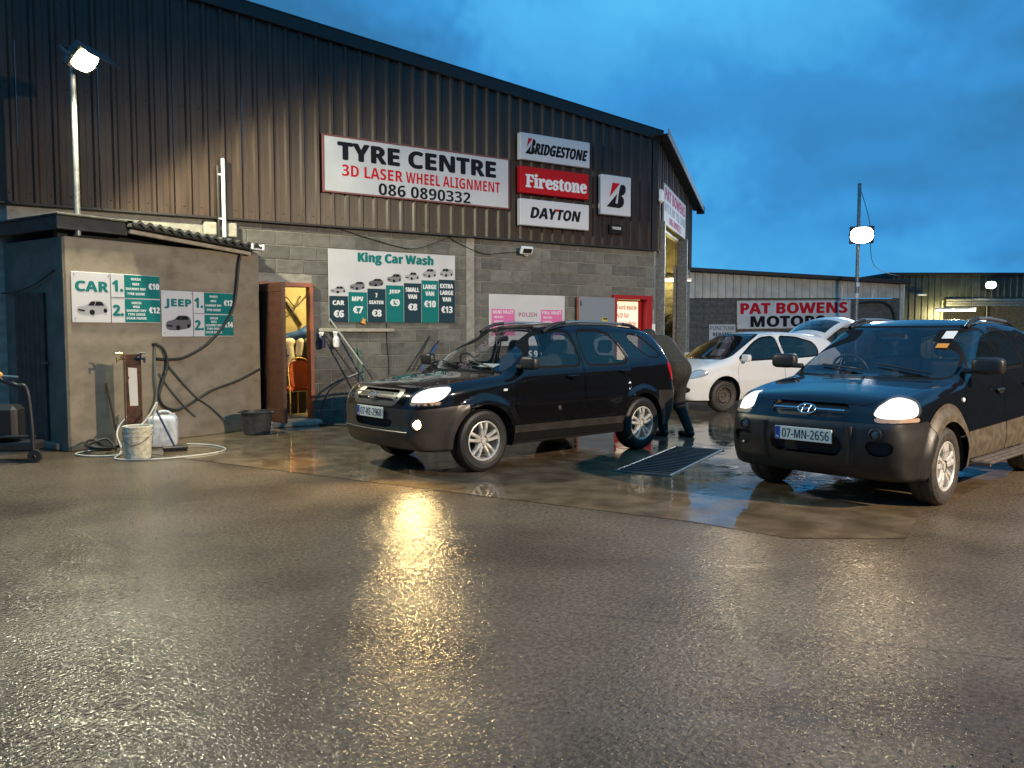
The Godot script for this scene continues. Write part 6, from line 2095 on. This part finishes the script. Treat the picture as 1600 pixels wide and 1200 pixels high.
		mb.box(Vector3(0, 0.016, 0), Vector3(0.28, 0.03, 0.06), 0.008)
		part(t, "head", mb, M.black_plastic)
	t = thing("washer_lance", "pressure lance with a pale grip lying across the mop shaft", "lance", "", at(FM, 0.86, 0.86, 0.30))
	mb = MB.new()
	mb.cyl(Vector3(-0.30, -0.10, 0), Vector3(0.0, 0.0, 0), 0.018, 0.014, 8)
	part(t, "barrel", mb, M.black_plastic)
	mb = MB.new()
	mb.cyl(Vector3(-0.29, -0.085, 0.012), Vector3(-0.12, -0.025, 0.012), 0.013, 0.013, 8)
	part(t, "grip", mb, M.hose_white)
	hose_on("black_hose", "black pressure hose drooping from the lance to the ground by the doorway", FM, [[0.58, 0.77, 0.30], [0.42, 0.68, 0.30], [0.25, 0.55, 0.28], [0.12, 0.25, 0.3], [0.2, 0.05, 0.5], [0.7, 0.02, 0.7], [1.4, 0.02, 0.6]], 0.014, M.hose_black)
	hose_on("black_hose", "black hose lying along the foot of the block wall towards the suv", FM, [[0.05, 0.02, 0.35], [0.6, 0.02, 0.95], [1.1, 0.02, 1.25], [1.9, 0.02, 1.3]], 0.016, M.hose_black)
	t = thing("leaf_scrap", "scrap of orange leaf caught at the foot of the price board", "leaf", "", at(FM, 0.965, 1.70, 0.04))
	mb = MB.new()
	mb.plate(pv([[-0.05, -0.02], [-0.02, 0.03], [-0.01, 0.08], [0.01, 0.04], [0.05, 0.05], [0.03, 0.0], [0.04, -0.05], [-0.01, -0.03]]), 0, 0.004)
	part(t, "leaf", mb, M.orange_plastic)

# ---------------------------------------------------------------- doorways
func build_doorways() -> void:
	var t := thing("store_doorway", "open brown door in an orange frame, lit store room within", "door", "", at(FM, -0.36, 0, 0))
	# frame
	var mb := MB.new()
	for s in [-0.41, 0.41]:
		mb = MB.new()
		mb.box(Vector3(s, 1.18, -0.02), Vector3(0.065, 2.20, 0.20), 0.006)
		part(t, "jamb", mb, M.door_orange)
	mb = MB.new()
	mb.box(Vector3(0, 2.29, -0.02), Vector3(0.885, 0.07, 0.20), 0.006)
	part(t, "lintel", mb, M.door_orange)
	mb = MB.new()
	mb.box(Vector3(0, 0.045, 0.10), Vector3(0.95, 0.085, 0.50), 0.015)
	part(t, "threshold", mb, M.mortar)
	# leaf, swung outwards about the left jamb
	var leaf := Node3D.new()
	leaf.name = "door_leaf"
	t.add_child(leaf)
	leaf.transform = Transform3D(Basis(Vector3.UP, -deg_to_rad(80.0)), Vector3(-0.42, 0.11, 0.09))
	mb = MB.new()
	mb.box(Vector3(0.39, 1.09, 0), Vector3(0.78, 2.16, 0.045), 0.006)
	part(leaf, "panel", mb, M.door_brown)
	mb = MB.new()
	for q in [[0.39, 2.09, 0.78, 0.12], [0.39, 0.12, 0.78, 0.20], [0.07, 1.1, 0.12, 1.84], [0.71, 1.1, 0.12, 1.84]]:
		mb.box(Vector3(q[0], q[1], 0.0), Vector3(q[2] - 0.002, q[3], 0.062), 0.005)
	part(leaf, "rail", mb, M.door_brown)
	mb = MB.new()
	mb.box(Vector3(0.71, 1.05, -0.045), Vector3(0.05, 0.20, 0.03), 0.006)
	mb.cyl(Vector3(0.71, 1.05, -0.04), Vector3(0.71, 1.05, -0.09), 0.012, 0.012, 8)
	mb.box(Vector3(0.66, 1.05, -0.095), Vector3(0.12, 0.022, 0.018), 0.006)
	part(leaf, "handle", mb, M.black_plastic)
	# store room
	var r := thing("store_room", "small store room with pale yellow walls behind the brown door", "room", "", at(FM, -0.36, 0, -0.21))
	mb = MB.new()
	mb.box(Vector3(0.25, 1.25, -1.75), Vector3(2.1, 2.5, 0.06))
	mb.box(Vector3(-0.80, 1.25, -0.88), Vector3(0.06, 2.5, 1.70))
	mb.box(Vector3(1.30, 1.25, -0.88), Vector3(0.06, 2.5, 1.70))
	part(r, "wall", mb, M.yellow_wall)
	mb = MB.new()
	mb.box(Vector3(0.25, 0.05, -0.88), Vector3(2.04, 0.08, 1.70))
	part(r, "floor", mb, M.mortar)
	mb = MB.new()
	mb.box(Vector3(0.25, 2.53, -0.88), Vector3(2.16, 0.06, 1.80))
	part(r, "ceiling", mb, M.yellow_wall)
	var b := thing("store_bulb", "bare bulb lighting the store room behind the brown door", "lamp", "", at(FM, 0.66, 2.28, -1.0))
	mb = MB.new()
	mb.ball(Vector3(), Vector3(0.04, 0.05, 0.04), 12, 8)
	part(b, "bulb", mb, glow(lin(1.0, 0.86, 0.55), 8.0))
	mb = MB.new()
	mb.cyl(Vector3(0, 0.04, 0), Vector3(0, 0.22, 0), 0.012, 0.012, 8)
	part(b, "flex", mb, M.black_plastic)
	var l := OmniLight3D.new()
	l.name = "bulb_glow"
	l.light_energy = 1.9
	l.light_color = Color(1.0, 0.88, 0.58)
	l.light_size = 0.05
	l.omni_range = 20
	l.omni_attenuation = 2
	l.shadow_enabled = true
	b.add_child(l)
	# chair
	var c := thing("orange_chair", "stacking chair with an orange back and gold frame inside the store room", "chair", "", at(FM, -0.05, 0.09, -0.62) * Transform3D(Basis(Vector3.UP, 0.25), Vector3()))
	mb = MB.new()
	mb.T = Transform3D(Basis(Vector3.RIGHT, -0.12), Vector3(0, 0.48, 0.20))
	mb.plate(rounded(pv([[-0.20, 0.0], [0.20, 0.0], [0.19, 0.38], [0.10, 0.47], [-0.10, 0.47], [-0.19, 0.38]]), 2), -0.02, 0.03)
	part(c, "backrest", mb, M.orange_fabric)
	mb = MB.new()
	mb.box(Vector3(0, 0.46, -0.02), Vector3(0.42, 0.06, 0.42), 0.02)
	part(c, "seat", mb, M.orange_fabric)
	mb = MB.new()
	mb.tube(spline([Vector3(-0.215, 0.46, 0.22), Vector3(-0.205, 0.85, 0.17), Vector3(-0.11, 0.975, 0.155), Vector3(0.11, 0.975, 0.155), Vector3(0.205, 0.85, 0.17), Vector3(0.215, 0.46, 0.22)]), 0.013, 8)
	part(c, "back_frame", mb, M.gold)
	for q in [[-0.2, 0.2], [0.2, 0.2], [-0.2, -0.2], [0.2, -0.2]]:
		mb = MB.new()
		mb.cyl(Vector3(q[0], 0.46, q[1]), Vector3(q[0] * 1.08, 0.0, q[1] * 1.15), 0.012, 0.012, 8)
		part(c, "leg", mb, M.gold)
	# clutter
	var x := thing("storage_rack", "dark wire rack full of bottles at the back of the store room", "rack", "", at(FM, 0.24, 0.09, -1.55))
	for h in [0.62, 1.02, 1.40]:
		mb = MB.new()
		mb.box(Vector3(0, h, 0), Vector3(1.1, 0.025, 0.34), 0.004)
		part(x, "shelf", mb, M.steel_dark)
	mb = MB.new()
	for q in [[-0.54, 0.16], [0.54, 0.16], [-0.54, -0.16], [0.54, -0.16], [0.05, 0.16]]:
		mb.box(Vector3(q[0], 0.75, q[1]), Vector3(0.028, 1.5, 0.028), 0.004)
	part(x, "upright", mb, M.black_plastic)
	for k in 12:
		var bt := thing("store_bottle", "pale yellow bottle, %s from the left on the rack's %s shelf" % [["first", "second", "third", "fourth", "fifth", "sixth"][k % 6], "middle" if k < 6 else "upper"], "bottle", "bottles on the store rack", at(FM, -0.22 + 0.15 * (k % 6) + 0.02 * sin(k * 2.1), 0.09 + (0.633 if k < 6 else 1.033), -1.47))
		mb = MB.new()
		var hh := 0.22 + 0.05 * ((k * 7) % 3)
		mb.lathe([Vector2(0, 0), Vector2(0.055, 0), Vector2(0.06, 0.01), Vector2(0.06, hh * 0.75), Vector2(0.022, hh * 0.9), Vector2(0.022, hh), Vector2(0, hh)], 14)
		part(bt, "bottle", mb, M.cream_plastic)
	var j := thing("blue_jacket", "blue jacket with white sleeve hanging over the wire rack in the store room", "jacket", "", at(FM, 0.26, 1.42, -1.30))
	var bn := Bones.new()
	bn.k = 0.06
	bn.bones = [[Vector3(-0.25, 0.0, 0), Vector3(0.28, 0.10, 0), 0.07, 0.11], [Vector3(-0.28, -0.02, 0.02), Vector3(-0.33, -0.34, 0.04), 0.06, 0.045], [Vector3(0.1, 0.08, 0), Vector3(0.2, 0.2, 0), 0.09, 0.06]]
	var S := nets(bn, Vector3(-0.5, -0.5, -0.25), Vector3(0.5, 0.4, 0.25), 0.03)
	part(j, "cloth", soup(S), M.blue_plastic)
	bn.bones = [[Vector3(0.02, -0.08, 0.05), Vector3(-0.02, -0.30, 0.07), 0.075, 0.06]]
	S = nets(bn, Vector3(-0.2, -0.5, -0.2), Vector3(0.2, 0.1, 0.25), 0.025)
	part(j, "sleeve", soup(S), M.white)
	for q in [["white_coat", "white coat hanging beside the blue jacket in the store room", 0.06, M.white], ["black_bag", "black bag hanging from the rack below the blue jacket", 0.40, M.black_plastic]]:
		x = thing(q[0], q[1], "coat" if q[3] == M.white else "bag", "", at(FM, q[2], 1.36, -1.26))
		bn.bones = [[Vector3(-0.05, 0.0, 0), Vector3(0.06, 0.0, 0), 0.06, 0.06], [Vector3(0, -0.05, 0), Vector3(0.02, -0.42, 0.02), 0.085, 0.10], [Vector3(-0.08, -0.05, 0.02), Vector3(-0.12, -0.34, 0.04), 0.04, 0.035]]
		part(x, "cloth", soup(nets(bn, Vector3(-0.3, -0.65, -0.2), Vector3(0.3, 0.2, 0.25), 0.025)), q[3])
	x = thing("cardboard_box", "dark box on the store room floor under the orange chair", "box", "", at(FM, 0.05, 0.09, -1.10))
	mb = MB.new()
	mb.box(Vector3(0, 0.19, 0), Vector3(0.42, 0.38, 0.32), 0.006)
	part(x, "carton", mb, M.dark_wood)
	x = thing("wall_pipes", "dark pipes and cables on the store room back wall above the rack", "pipe", "", at(FM, 0.30, 1.95, -1.90))
	mb = MB.new()
	mb.tube([Vector3(-0.3, 0.35, 0.02), Vector3(-0.05, 0.1, 0.03), Vector3(0.2, -0.3, 0.03)], 0.03, 8)
	mb.tube(spline([Vector3(-0.4, 0.1, 0.03), Vector3(-0.1, 0.22, 0.05), Vector3(0.1, 0.05, 0.04), Vector3(0.35, 0.3, 0.03)]), 0.014, 6)
	mb.tube(spline([Vector3(-0.4, -0.15, 0.03), Vector3(-0.2, 0.02, 0.05), Vector3(0.0, -0.1, 0.04), Vector3(0.2, 0.25, 0.03)]), 0.012, 6)
	part(x, "pipes", mb, M.steel_dark)
	# red doorway further along, its grey-backed leaf folded against the wall
	t = thing("office_doorway", "red door frame with a cream notice made to glow, beside the workshop corner", "door", "", at(FM, 6.96, 0, 0))
	for s in [-0.46, 0.46]:
		mb = MB.new()
		mb.box(Vector3(s + (0.03 if s > 0 else 0.0), 1.12, 0.0), Vector3(0.10 if s < 0 else 0.16, 2.24, 0.16), 0.008)
		part(t, "jamb", mb, M.door_red)
	mb = MB.new()
	mb.box(Vector3(0.03, 2.255, 0.0), Vector3(1.08, 0.085, 0.165), 0.008)
	part(t, "lintel", mb, M.door_red)
	mb = MB.new()
	mb.box(Vector3(0, 1.1, -0.12), Vector3(0.86, 2.2, 0.04), 0.004)
	part(t, "door_panel", mb, M.door_red)
	mb = MB.new()
	mb.box(Vector3(-0.06, 1.55, -0.08), Vector3(0.70, 1.24, 0.012), 0.003)
	var nw := part(t, "glowing_notice", mb, glow(lin(0.95, 0.68, 0.32), 0.8))  # notice board; the glow is added to make it bright
	var rd := mat(lin(0.45, 0.03, 0.015), 0.5)
	for q in [["All work must be", 0.50, 0.62], ["PAID for", 0.33, 0.40], ["before Vehicle", 0.16, 0.58], ["leaves", 0.0, 0.30]]:
		text(nw, q[0], "serif", -0.06 + (0.0 if q[2] > 0.5 else -0.10), 1.55 + q[1], q[2], 0.105, -0.073, rd)
	t = thing("grey_door_leaf", "grey door leaf with red edge folded back beside the red frame", "door", "", at(FM, 6.0, 0.08, 0.05))
	mb = MB.new()
	mb.box(Vector3(0, 1.08, 0.03), Vector3(0.94, 2.14, 0.04), 0.005)
	part(t, "panel", mb, M.door_grey)
	mb = MB.new()
	mb.box(Vector3(-0.485, 1.08, 0.03), Vector3(0.03, 2.14, 0.044), 0.004)
	part(t, "edge", mb, M.door_orange)
	mb = MB.new()
	mb.box(Vector3(0.20, 1.69, 0.051), Vector3(0.14, 0.10, 0.002))
	var st := part(t, "yellow_sticker", mb, mat(lin(0.55, 0.40, 0.03), 0.4))
	mb = MB.new()
	mb.box(Vector3(0.21, 1.715, 0.053), Vector3(0.11, 0.03, 0.002))
	part(st, "sticker_print", mb, M.print_black)
	mb = MB.new()
	mb.box(Vector3(-0.42, 2.02, 0.055), Vector3(0.025, 0.10, 0.012), 0.003)
	part(t, "hinge", mb, M.black_plastic)
	t = thing("conduit", "pale upright conduit on the block wall right of the red door frame", "pipe", "", at(FM, 7.56, 0, 0.03))
	mb = MB.new()
	mb.cyl(Vector3(0, 0, 0.02), Vector3(0, 2.0, 0.02), 0.02, 0.02, 10)
	part(t, "tube", mb, M.galvanised)
	mb = MB.new()
	mb.box(Vector3(0, 1.55, 0.03), Vector3(0.09, 0.30, 0.06), 0.01)
	part(t, "box", mb, M.white)

# ---------------------------------------------------------------- person
func build_person() -> void:
	# bending towards the back of the black suv; frame: +x is the way he faces
	var t := thing("person", "person in a dark olive jacket and dark trousers bending behind the black suv", "person", "", Transform3D(Basis(Vector3.UP, deg_to_rad(128.0)), W(2.34, 0, 11.75)))
	var hipL := Vector3(-0.06, 0.88, -0.10)
	var hipR := Vector3(-0.06, 0.88, 0.10)
	var b := Bones.new()
	b.k = 0.07
	# trousers: pelvis and both legs, one stepping forward
	b.bones = [
		[Vector3(-0.08, 0.92, -0.07), Vector3(-0.08, 0.92, 0.07), 0.15, 0.15],
		[hipL, Vector3(0.10, 0.47, -0.11), 0.115, 0.085], [Vector3(0.10, 0.47, -0.11), Vector3(0.05, 0.09, -0.12), 0.085, 0.066],
		[hipR, Vector3(-0.02, 0.48, 0.12), 0.115, 0.085], [Vector3(-0.02, 0.48, 0.12), Vector3(-0.22, 0.10, 0.13), 0.085, 0.066]]
	part(t, "trousers", soup(nets(b, Vector3(-0.5, 0.0, -0.4), Vector3(0.4, 1.15, 0.4), 0.022)), M.trousers)
	# jacket: back bent forward, both arms
	b = Bones.new()
	b.k = 0.08
	b.bones = [
		[Vector3(-0.09, 0.96, -0.06), Vector3(-0.09, 0.96, 0.06), 0.165, 0.165],
		[Vector3(-0.06, 1.02, 0.0), Vector3(0.20, 1.28, 0.0), 0.185, 0.20],
		[Vector3(0.22, 1.29, -0.15), Vector3(0.22, 1.29, 0.15), 0.12, 0.12],
		[Vector3(0.28, 1.36, 0.0), Vector3(0.36, 1.40, 0.0), 0.085, 0.075],
		[Vector3(0.22, 1.28, 0.22), Vector3(0.14, 1.02, 0.29), 0.085, 0.070], [Vector3(0.14, 1.02, 0.29), Vector3(0.12, 0.82, 0.27), 0.066, 0.054],
		[Vector3(0.22, 1.28, -0.22), Vector3(0.46, 1.10, -0.25), 0.085, 0.070], [Vector3(0.46, 1.10, -0.25), Vector3(0.66, 1.10, -0.20), 0.066, 0.054]]
	part(t, "jacket", soup(nets(b, Vector3(-0.4, 0.7, -0.5), Vector3(0.9, 1.6, 0.5), 0.02)), M.jacket)
	# head with face and ears
	b = Bones.new()
	b.k = 0.03
	var hc := Vector3(0.47, 1.45, 0.0)
	b.bones = [[hc, hc + Vector3(0.03, -0.04, 0), 0.092, 0.075], [hc + Vector3(0.05, -0.09, 0), hc + Vector3(0.07, -0.08, 0), 0.05, 0.045], [Vector3(0.36, 1.38, 0), hc, 0.055, 0.06], [hc + Vector3(0.095, -0.02, 0), hc + Vector3(0.112, -0.045, 0), 0.012, 0.016], [hc + Vector3(-0.005, -0.01, 0.088), hc + Vector3(0.0, -0.04, 0.09), 0.016, 0.012], [hc + Vector3(-0.005, -0.01, -0.088), hc + Vector3(0.0, -0.04, -0.09), 0.016, 0.012]]
	part(t, "head", soup(nets(b, Vector3(0.25, 1.25, -0.15), Vector3(0.65, 1.6, 0.15), 0.012)), M.skin)
	b = Bones.new()
	b.k = 0.03
	b.bones = [[hc + Vector3(-0.02, 0.02, 0), hc + Vector3(0.02, 0.035, 0), 0.098, 0.092]]
	part(t, "hair", soup(nets(b, Vector3(0.3, 1.35, -0.15), Vector3(0.65, 1.62, 0.15), 0.015)), M.hair)
	for s in [-1.0, 1.0]:
		var g := MB.new()
		g.ball(hc + Vector3(0.088, -0.005, 0.03 * s), Vector3(0.010, 0.010, 0.013), 8, 6)
		part(t, "eye", g, M.print_white)
	# hands: palm, four fingers and a thumb
	for h in [[Vector3(0.12, 0.80, 0.27), Vector3(0.02, -1, 0.0), Vector3(1, 0, 0)], [Vector3(0.68, 1.10, -0.20), Vector3(1, -0.1, 0), Vector3(0, 1, 0)]]:
		b = Bones.new()
		b.k = 0.012
		var w: Vector3 = h[0]
		var d: Vector3 = (h[1] as Vector3).normalized()
		var e: Vector3 = (h[2] as Vector3).normalized()
		var c := d.cross(e)
		b.bones = [[w, w + d * 0.05, 0.028, 0.03], [w + d * 0.05 - e * 0.024, w + d * 0.08 - e * 0.026, 0.020, 0.014], [w + d * 0.05 + e * 0.024, w + d * 0.08 + e * 0.026, 0.020, 0.014]]
		for k in 4:
			var r := w + d * 0.085 + e * (0.027 - 0.018 * k)
			var ln: float = [0.032, 0.038, 0.035, 0.026][k]
			b.bones.append([r, r + d * ln, 0.0092, 0.0086])
			b.bones.append([r + d * ln, r + d * ln * 1.7 + c * 0.018, 0.0086, 0.0078])
		b.bones.append([w + d * 0.025 + e * 0.026, w + d * 0.065 + e * 0.055 + c * 0.01, 0.013, 0.010])
		b.bones.append([w + d * 0.065 + e * 0.055 + c * 0.01, w + d * 0.092 + e * 0.060 + c * 0.02, 0.010, 0.0085])
		b.k = 0.006
		part(t, "hand", soup(nets(b, w - Vector3.ONE * 0.13, w + Vector3.ONE * 0.16, 0.006)), M.skin)
	for f in [[Vector3(0.05, 0, -0.12), 0.0], [Vector3(-0.22, 0, 0.13), 0.2]]:
		b = Bones.new()
		b.k = 0.04
		var p: Vector3 = f[0]
		b.bones = [[p + Vector3(-0.04, 0.048, 0), p + Vector3(0.16, 0.042, 0), 0.046, 0.040], [p + Vector3(0, 0.06, 0), p + Vector3(0, 0.13, 0), 0.052, 0.055]]
		part(t, "boot", soup(nets(b, p - Vector3(0.15, 0.02, 0.12), p + Vector3(0.28, 0.22, 0.12), 0.014)), M.boot)

# ---------------------------------------------------------------- ground
func ground_poly(q: Array, y: float, m: float) -> MB:
	var mb := MB.new()
	var p := PackedVector2Array()
	for a in q:
		p.append(Vector2(a[0], a[1]))
	var ix := Geometry2D.triangulate_polygon(p)
	for i in range(0, ix.size(), 3):
		var a := W(p[ix[i]].x, y, p[ix[i]].y)
		var b := W(p[ix[i + 1]].x, y, p[ix[i + 1]].y)
		var c := W(p[ix[i + 2]].x, y, p[ix[i + 2]].y)
		mb.tri(a, b, c, Vector3.UP)
	for v in mb.v:
		mb.u.append(Vector2(v.x, v.z) / m)
	return mb

func build_ground() -> void:
	M.tarmac = StandardMaterial3D.new()
	M.tarmac.albedo_texture = noise_tex(0.05, 5, [[0.2, lin(0.120, 0.090, 0.060)], [0.8, lin(0.205, 0.158, 0.110)]], 1024, FastNoiseLite.TYPE_SIMPLEX_SMOOTH, 61)
	M.tarmac.metallic_specular = 0.32
	M.tarmac.roughness = 0.14
	M.tarmac.heightmap_enabled = true
	M.tarmac.heightmap_scale = 0.6
	M.tarmac.heightmap_texture = noise_tex(0.21, 3, [], 1024, FastNoiseLite.TYPE_VALUE_CUBIC, 62, 0.6)
	M.tarmac.uv1_triplanar = true
	M.tarmac.uv1_world_triplanar = true
	M.tarmac.uv1_scale = Vector3.ONE / 2.1
	M.tarmac.detail_enabled = true
	M.tarmac.detail_blend_mode = BaseMaterial3D.BLEND_MODE_MUL
	M.tarmac.detail_uv_layer = BaseMaterial3D.DETAIL_UV_2
	M.tarmac.detail_albedo = noise_tex(0.012, 5, [[0.2, lin(0.58, 0.56, 0.54)], [0.5, lin(0.86, 0.85, 0.84)], [0.8, lin(1, 1, 1)]], 512, FastNoiseLite.TYPE_SIMPLEX_SMOOTH, 66)
	M.tarmac.uv2_triplanar = true
	M.tarmac.uv2_world_triplanar = true
	M.tarmac.uv2_scale = Vector3.ONE / 11.0
	M.concrete = StandardMaterial3D.new()
	M.concrete.albedo_texture = noise_tex(0.015, 5, [[0.2, lin(0.090, 0.064, 0.039)], [0.8, lin(0.175, 0.130, 0.084)]], 512, FastNoiseLite.TYPE_SIMPLEX_SMOOTH, 63)
	M.concrete.roughness_texture = noise_tex(0.010, 4, [[0.35, Color(0.0, 0.0, 0.0)], [0.7, Color(0.07, 0.07, 0.07)]], 512, FastNoiseLite.TYPE_SIMPLEX_SMOOTH, 64)
	M.concrete.roughness_texture_channel = BaseMaterial3D.TEXTURE_CHANNEL_RED
	M.concrete.metallic_specular = 0.36
	M.concrete.roughness = 0.55
	M.concrete.heightmap_enabled = true
	M.concrete.heightmap_scale = 0.10
	M.concrete.heightmap_texture = noise_tex(0.03, 3, [], 512, FastNoiseLite.TYPE_SIMPLEX_SMOOTH, 65)
	M.concrete.uv1_triplanar = true
	M.concrete.uv1_world_triplanar = true
	M.concrete.uv1_scale = Vector3.ONE / 3.2
	struct("yard_ground", ground_poly([[-160, -60], [160, -60], [160, 260], [-160, 260]], 0.0, 1.0), M.tarmac)
	# concrete wash apron, its near edge traced along the joint
	struct("wash_apron", ground_poly([[-4.6, 10.05], [-3.52, 9.36], [-1.57, 8.17], [-0.24, 7.37], [1.45, 6.36], [2.04, 5.84], [2.89, 5.84], [3.46, 6.73], [5.2, 8.4], [7.5, 11.0], [9.0, 17.0], [9.0, 25.8], [5.6, 25.8], [3.3, 17.6], [-3.9, 12.9]], 0.004, 1.0), M.concrete)
	# a joint across the yard, and loose grit
	var jq := [[0.3, 4.27], [0.54, 4.20], [1.43, 3.93], [2.36, 3.64], [3.6, 3.26]]
	var jm := MB.new()
	for k in jq.size() - 1:
		var p := W(jq[k][0], 0.004, jq[k][1])
		var q := W(jq[k + 1][0], 0.004, jq[k + 1][1])
		jm.quad(p + Vector3(0, 0, -0.002), p + Vector3(0, 0, 0.002), q + Vector3(0, 0, 0.002), q + Vector3(0, 0, -0.002), Vector3.UP)
	struct("yard_joint", jm, M.black_matt)
	var gm := MB.new()
	gm.ball(Vector3(0, 0.3, 0), Vector3(1.0, 0.6, 0.8), 6, 4)
	var mm := MultiMesh.new()
	mm.transform_format = MultiMesh.TRANSFORM_3D
	mm.mesh = gm.done()
	mm.instance_count = 900
	for k in 900:
		var dd := 2.6 + 6.5 * pow(rng.randf(), 1.6)
		var pos := W(rng.randf_range(-0.66, 0.66) * dd, 0.0, dd)
		mm.set_instance_transform(k, Transform3D(Basis(Vector3.UP, rng.randf() * TAU).scaled(Vector3.ONE * rng.randf_range(0.002, 0.006)), pos))
	var mi := MultiMeshInstance3D.new()
	mi.name = "loose_grit"
	mi.multimesh = mm
	mi.material_override = M.asbestos
	add_child(mi)
	tag(mi, "loose dark grit scattered over the wet yard", "grit")
	mi.set_meta("kind", "stuff")
	# drain grate: frame and bars
	var a := Vector2(1.12, 8.71)
	var b := Vector2(1.65, 8.39)
	var d := Vector2(2.16, 10.58)
	var ex := (b - a).normalized()
	var ey := (d - a).normalized()
	var wd := (b - a).length()
	var ln := (d - a).length()
	var t := thing("drain_grate", "dark steel drain grate set in the wet concrete between the two suvs", "grate", "", Transform3D(Basis(Vector3(ex.x, 0, -ex.y), Vector3.UP, Vector3(-ey.x, 0, ey.y)), W(a.x, 0.004, a.y)))
	var mb := MB.new()
	mb.box(Vector3(wd * 0.5, 0.002, -ln * 0.5), Vector3(wd, 0.002, ln))
	part(t, "pit", mb, M.black_matt)
	for q in [[wd * 0.5, 0.0, wd + 0.06, 0.04], [wd * 0.5, -ln, wd + 0.06, 0.04]]:
		mb = MB.new()
		mb.box(Vector3(q[0], 0.006, q[1]), Vector3(q[2], 0.016, q[3]), 0.003)
		part(t, "frame_bar", mb, M.steel_dark)
	for x in [0.0, wd]:
		mb = MB.new()
		mb.box(Vector3(x, 0.006, -ln * 0.5), Vector3(0.03, 0.016, ln - 0.042), 0.003)
		part(t, "frame_bar", mb, M.steel_dark if x == 0.0 else M.galvanised)
	var n := 20
	for k in n:
		mb = MB.new()
		mb.box(Vector3(wd * 0.5, 0.007, -ln * (k + 0.5) / n), Vector3(wd - 0.032, 0.012, 0.034), 0.003)
		part(t, "bar", mb, M.grate_bar)

func make_sky() -> ImageTexture:
	var w := 1024
	var h := 512
	var im := Image.create(w, h, false, Image.FORMAT_RGBF)
	var n1 := FastNoiseLite.new()
	n1.seed = 39
	n1.frequency = 0.75
	n1.fractal_octaves = 5
	n1.fractal_gain = 0.5
	n1.domain_warp_enabled = true
	n1.domain_warp_amplitude = 0.45
	n1.domain_warp_frequency = 1.0
	var hi := Color(0.10, 0.54, 0.94)
	var mid := Color(0.047, 0.305, 0.70)
	var low := Color(0.034, 0.175, 0.385)
	for y in h:
		var el := PI * (0.5 - (y + 0.5) / h)
		for x in w:
			var az := TAU * ((x + 0.5) / w - 0.5)
			var d := Vector3(sin(az) * cos(el), sin(el) * 1.8, -cos(az) * cos(el))
			var e := rad_to_deg(el)
			var band := 0.16 * exp(-pow(e / 5.0, 2.0)) - 0.10 * exp(-pow((e - 11.0) / 5.0, 2.0)) + 0.40 * smoothstep(13.0, 26.0, e)
			var v := clampf(n1.get_noise_3dv(d) * 1.0 + 0.16 + band, 0.0, 1.0)
			im.set_pixel(x, y, low.lerp(mid, clampf(v * 2.0, 0, 1)).lerp(hi, clampf(v * 2.0 - 1.0, 0, 1)))
	return ImageTexture.create_from_image(im)

# ---------------------------------------------------------------- scene
func _ready() -> void:
	rng.seed = 4242
	var cam := Camera3D.new()
	cam.name = "camera"
	cam.position = Vector3(0, 1.51, 0)
	cam.rotation_degrees = Vector3(-3.633, 0, 0)
	cam.fov = 50.927
	cam.near = 0.05
	cam.far = 1000.0
	add_child(cam)
	cam.current = true
	var env := Environment.new()
	env.background_mode = Environment.BG_SKY
	var sky := Sky.new()
	var sm := PanoramaSkyMaterial.new()
	sm.panorama = make_sky()
	sky.sky_material = sm
	env.sky = sky
	env.background_energy_multiplier = 1.0
	env.tonemap_mode = Environment.TONE_MAPPER_LINEAR
	env.tonemap_exposure = 1.0
	env.sdfgi_enabled = true
	env.ssao_enabled = true
	env.ssil_enabled = true
	var we := WorldEnvironment.new()
	we.name = "world"
	we.environment = env
	add_child(we)
	var sun := DirectionalLight3D.new()
	sun.name = "dusk_sun"
	sun.light_energy = 0.01
	sun.light_color = Color(0.75, 0.85, 1.0)
	sun.light_angular_distance = 20.0
	sun.shadow_enabled = true
	sun.rotation_degrees = Vector3(-60, 40, 0)
	add_child(sun)
	FM = frame(-3.3777, 13.3567, 57.5)
	FR = frame(3.0481, 17.4504, 19.7)
	FL = frame(-5.6048, 10.1744, 34.0)
	build_materials()
	build_lamps()
	build_ground()
	build_workshop()
	build_wash_shed()
	build_far_sheds()
	build_boundary_shed("long dark clad shed out of frame along the right of the yard", frame(17.0, 22.0, 180.0), 24)
	build_boundary_shed("dark clad shed out of frame behind the camera", frame(17.0, -10.0, -90.0), 30)
	build_workshop_fittings()
	build_signs()
	build_doorways()
	build_wash_things()
	build_black_suv()
	build_blue_suv()
	build_white_car()
	build_far_car()
	build_person()
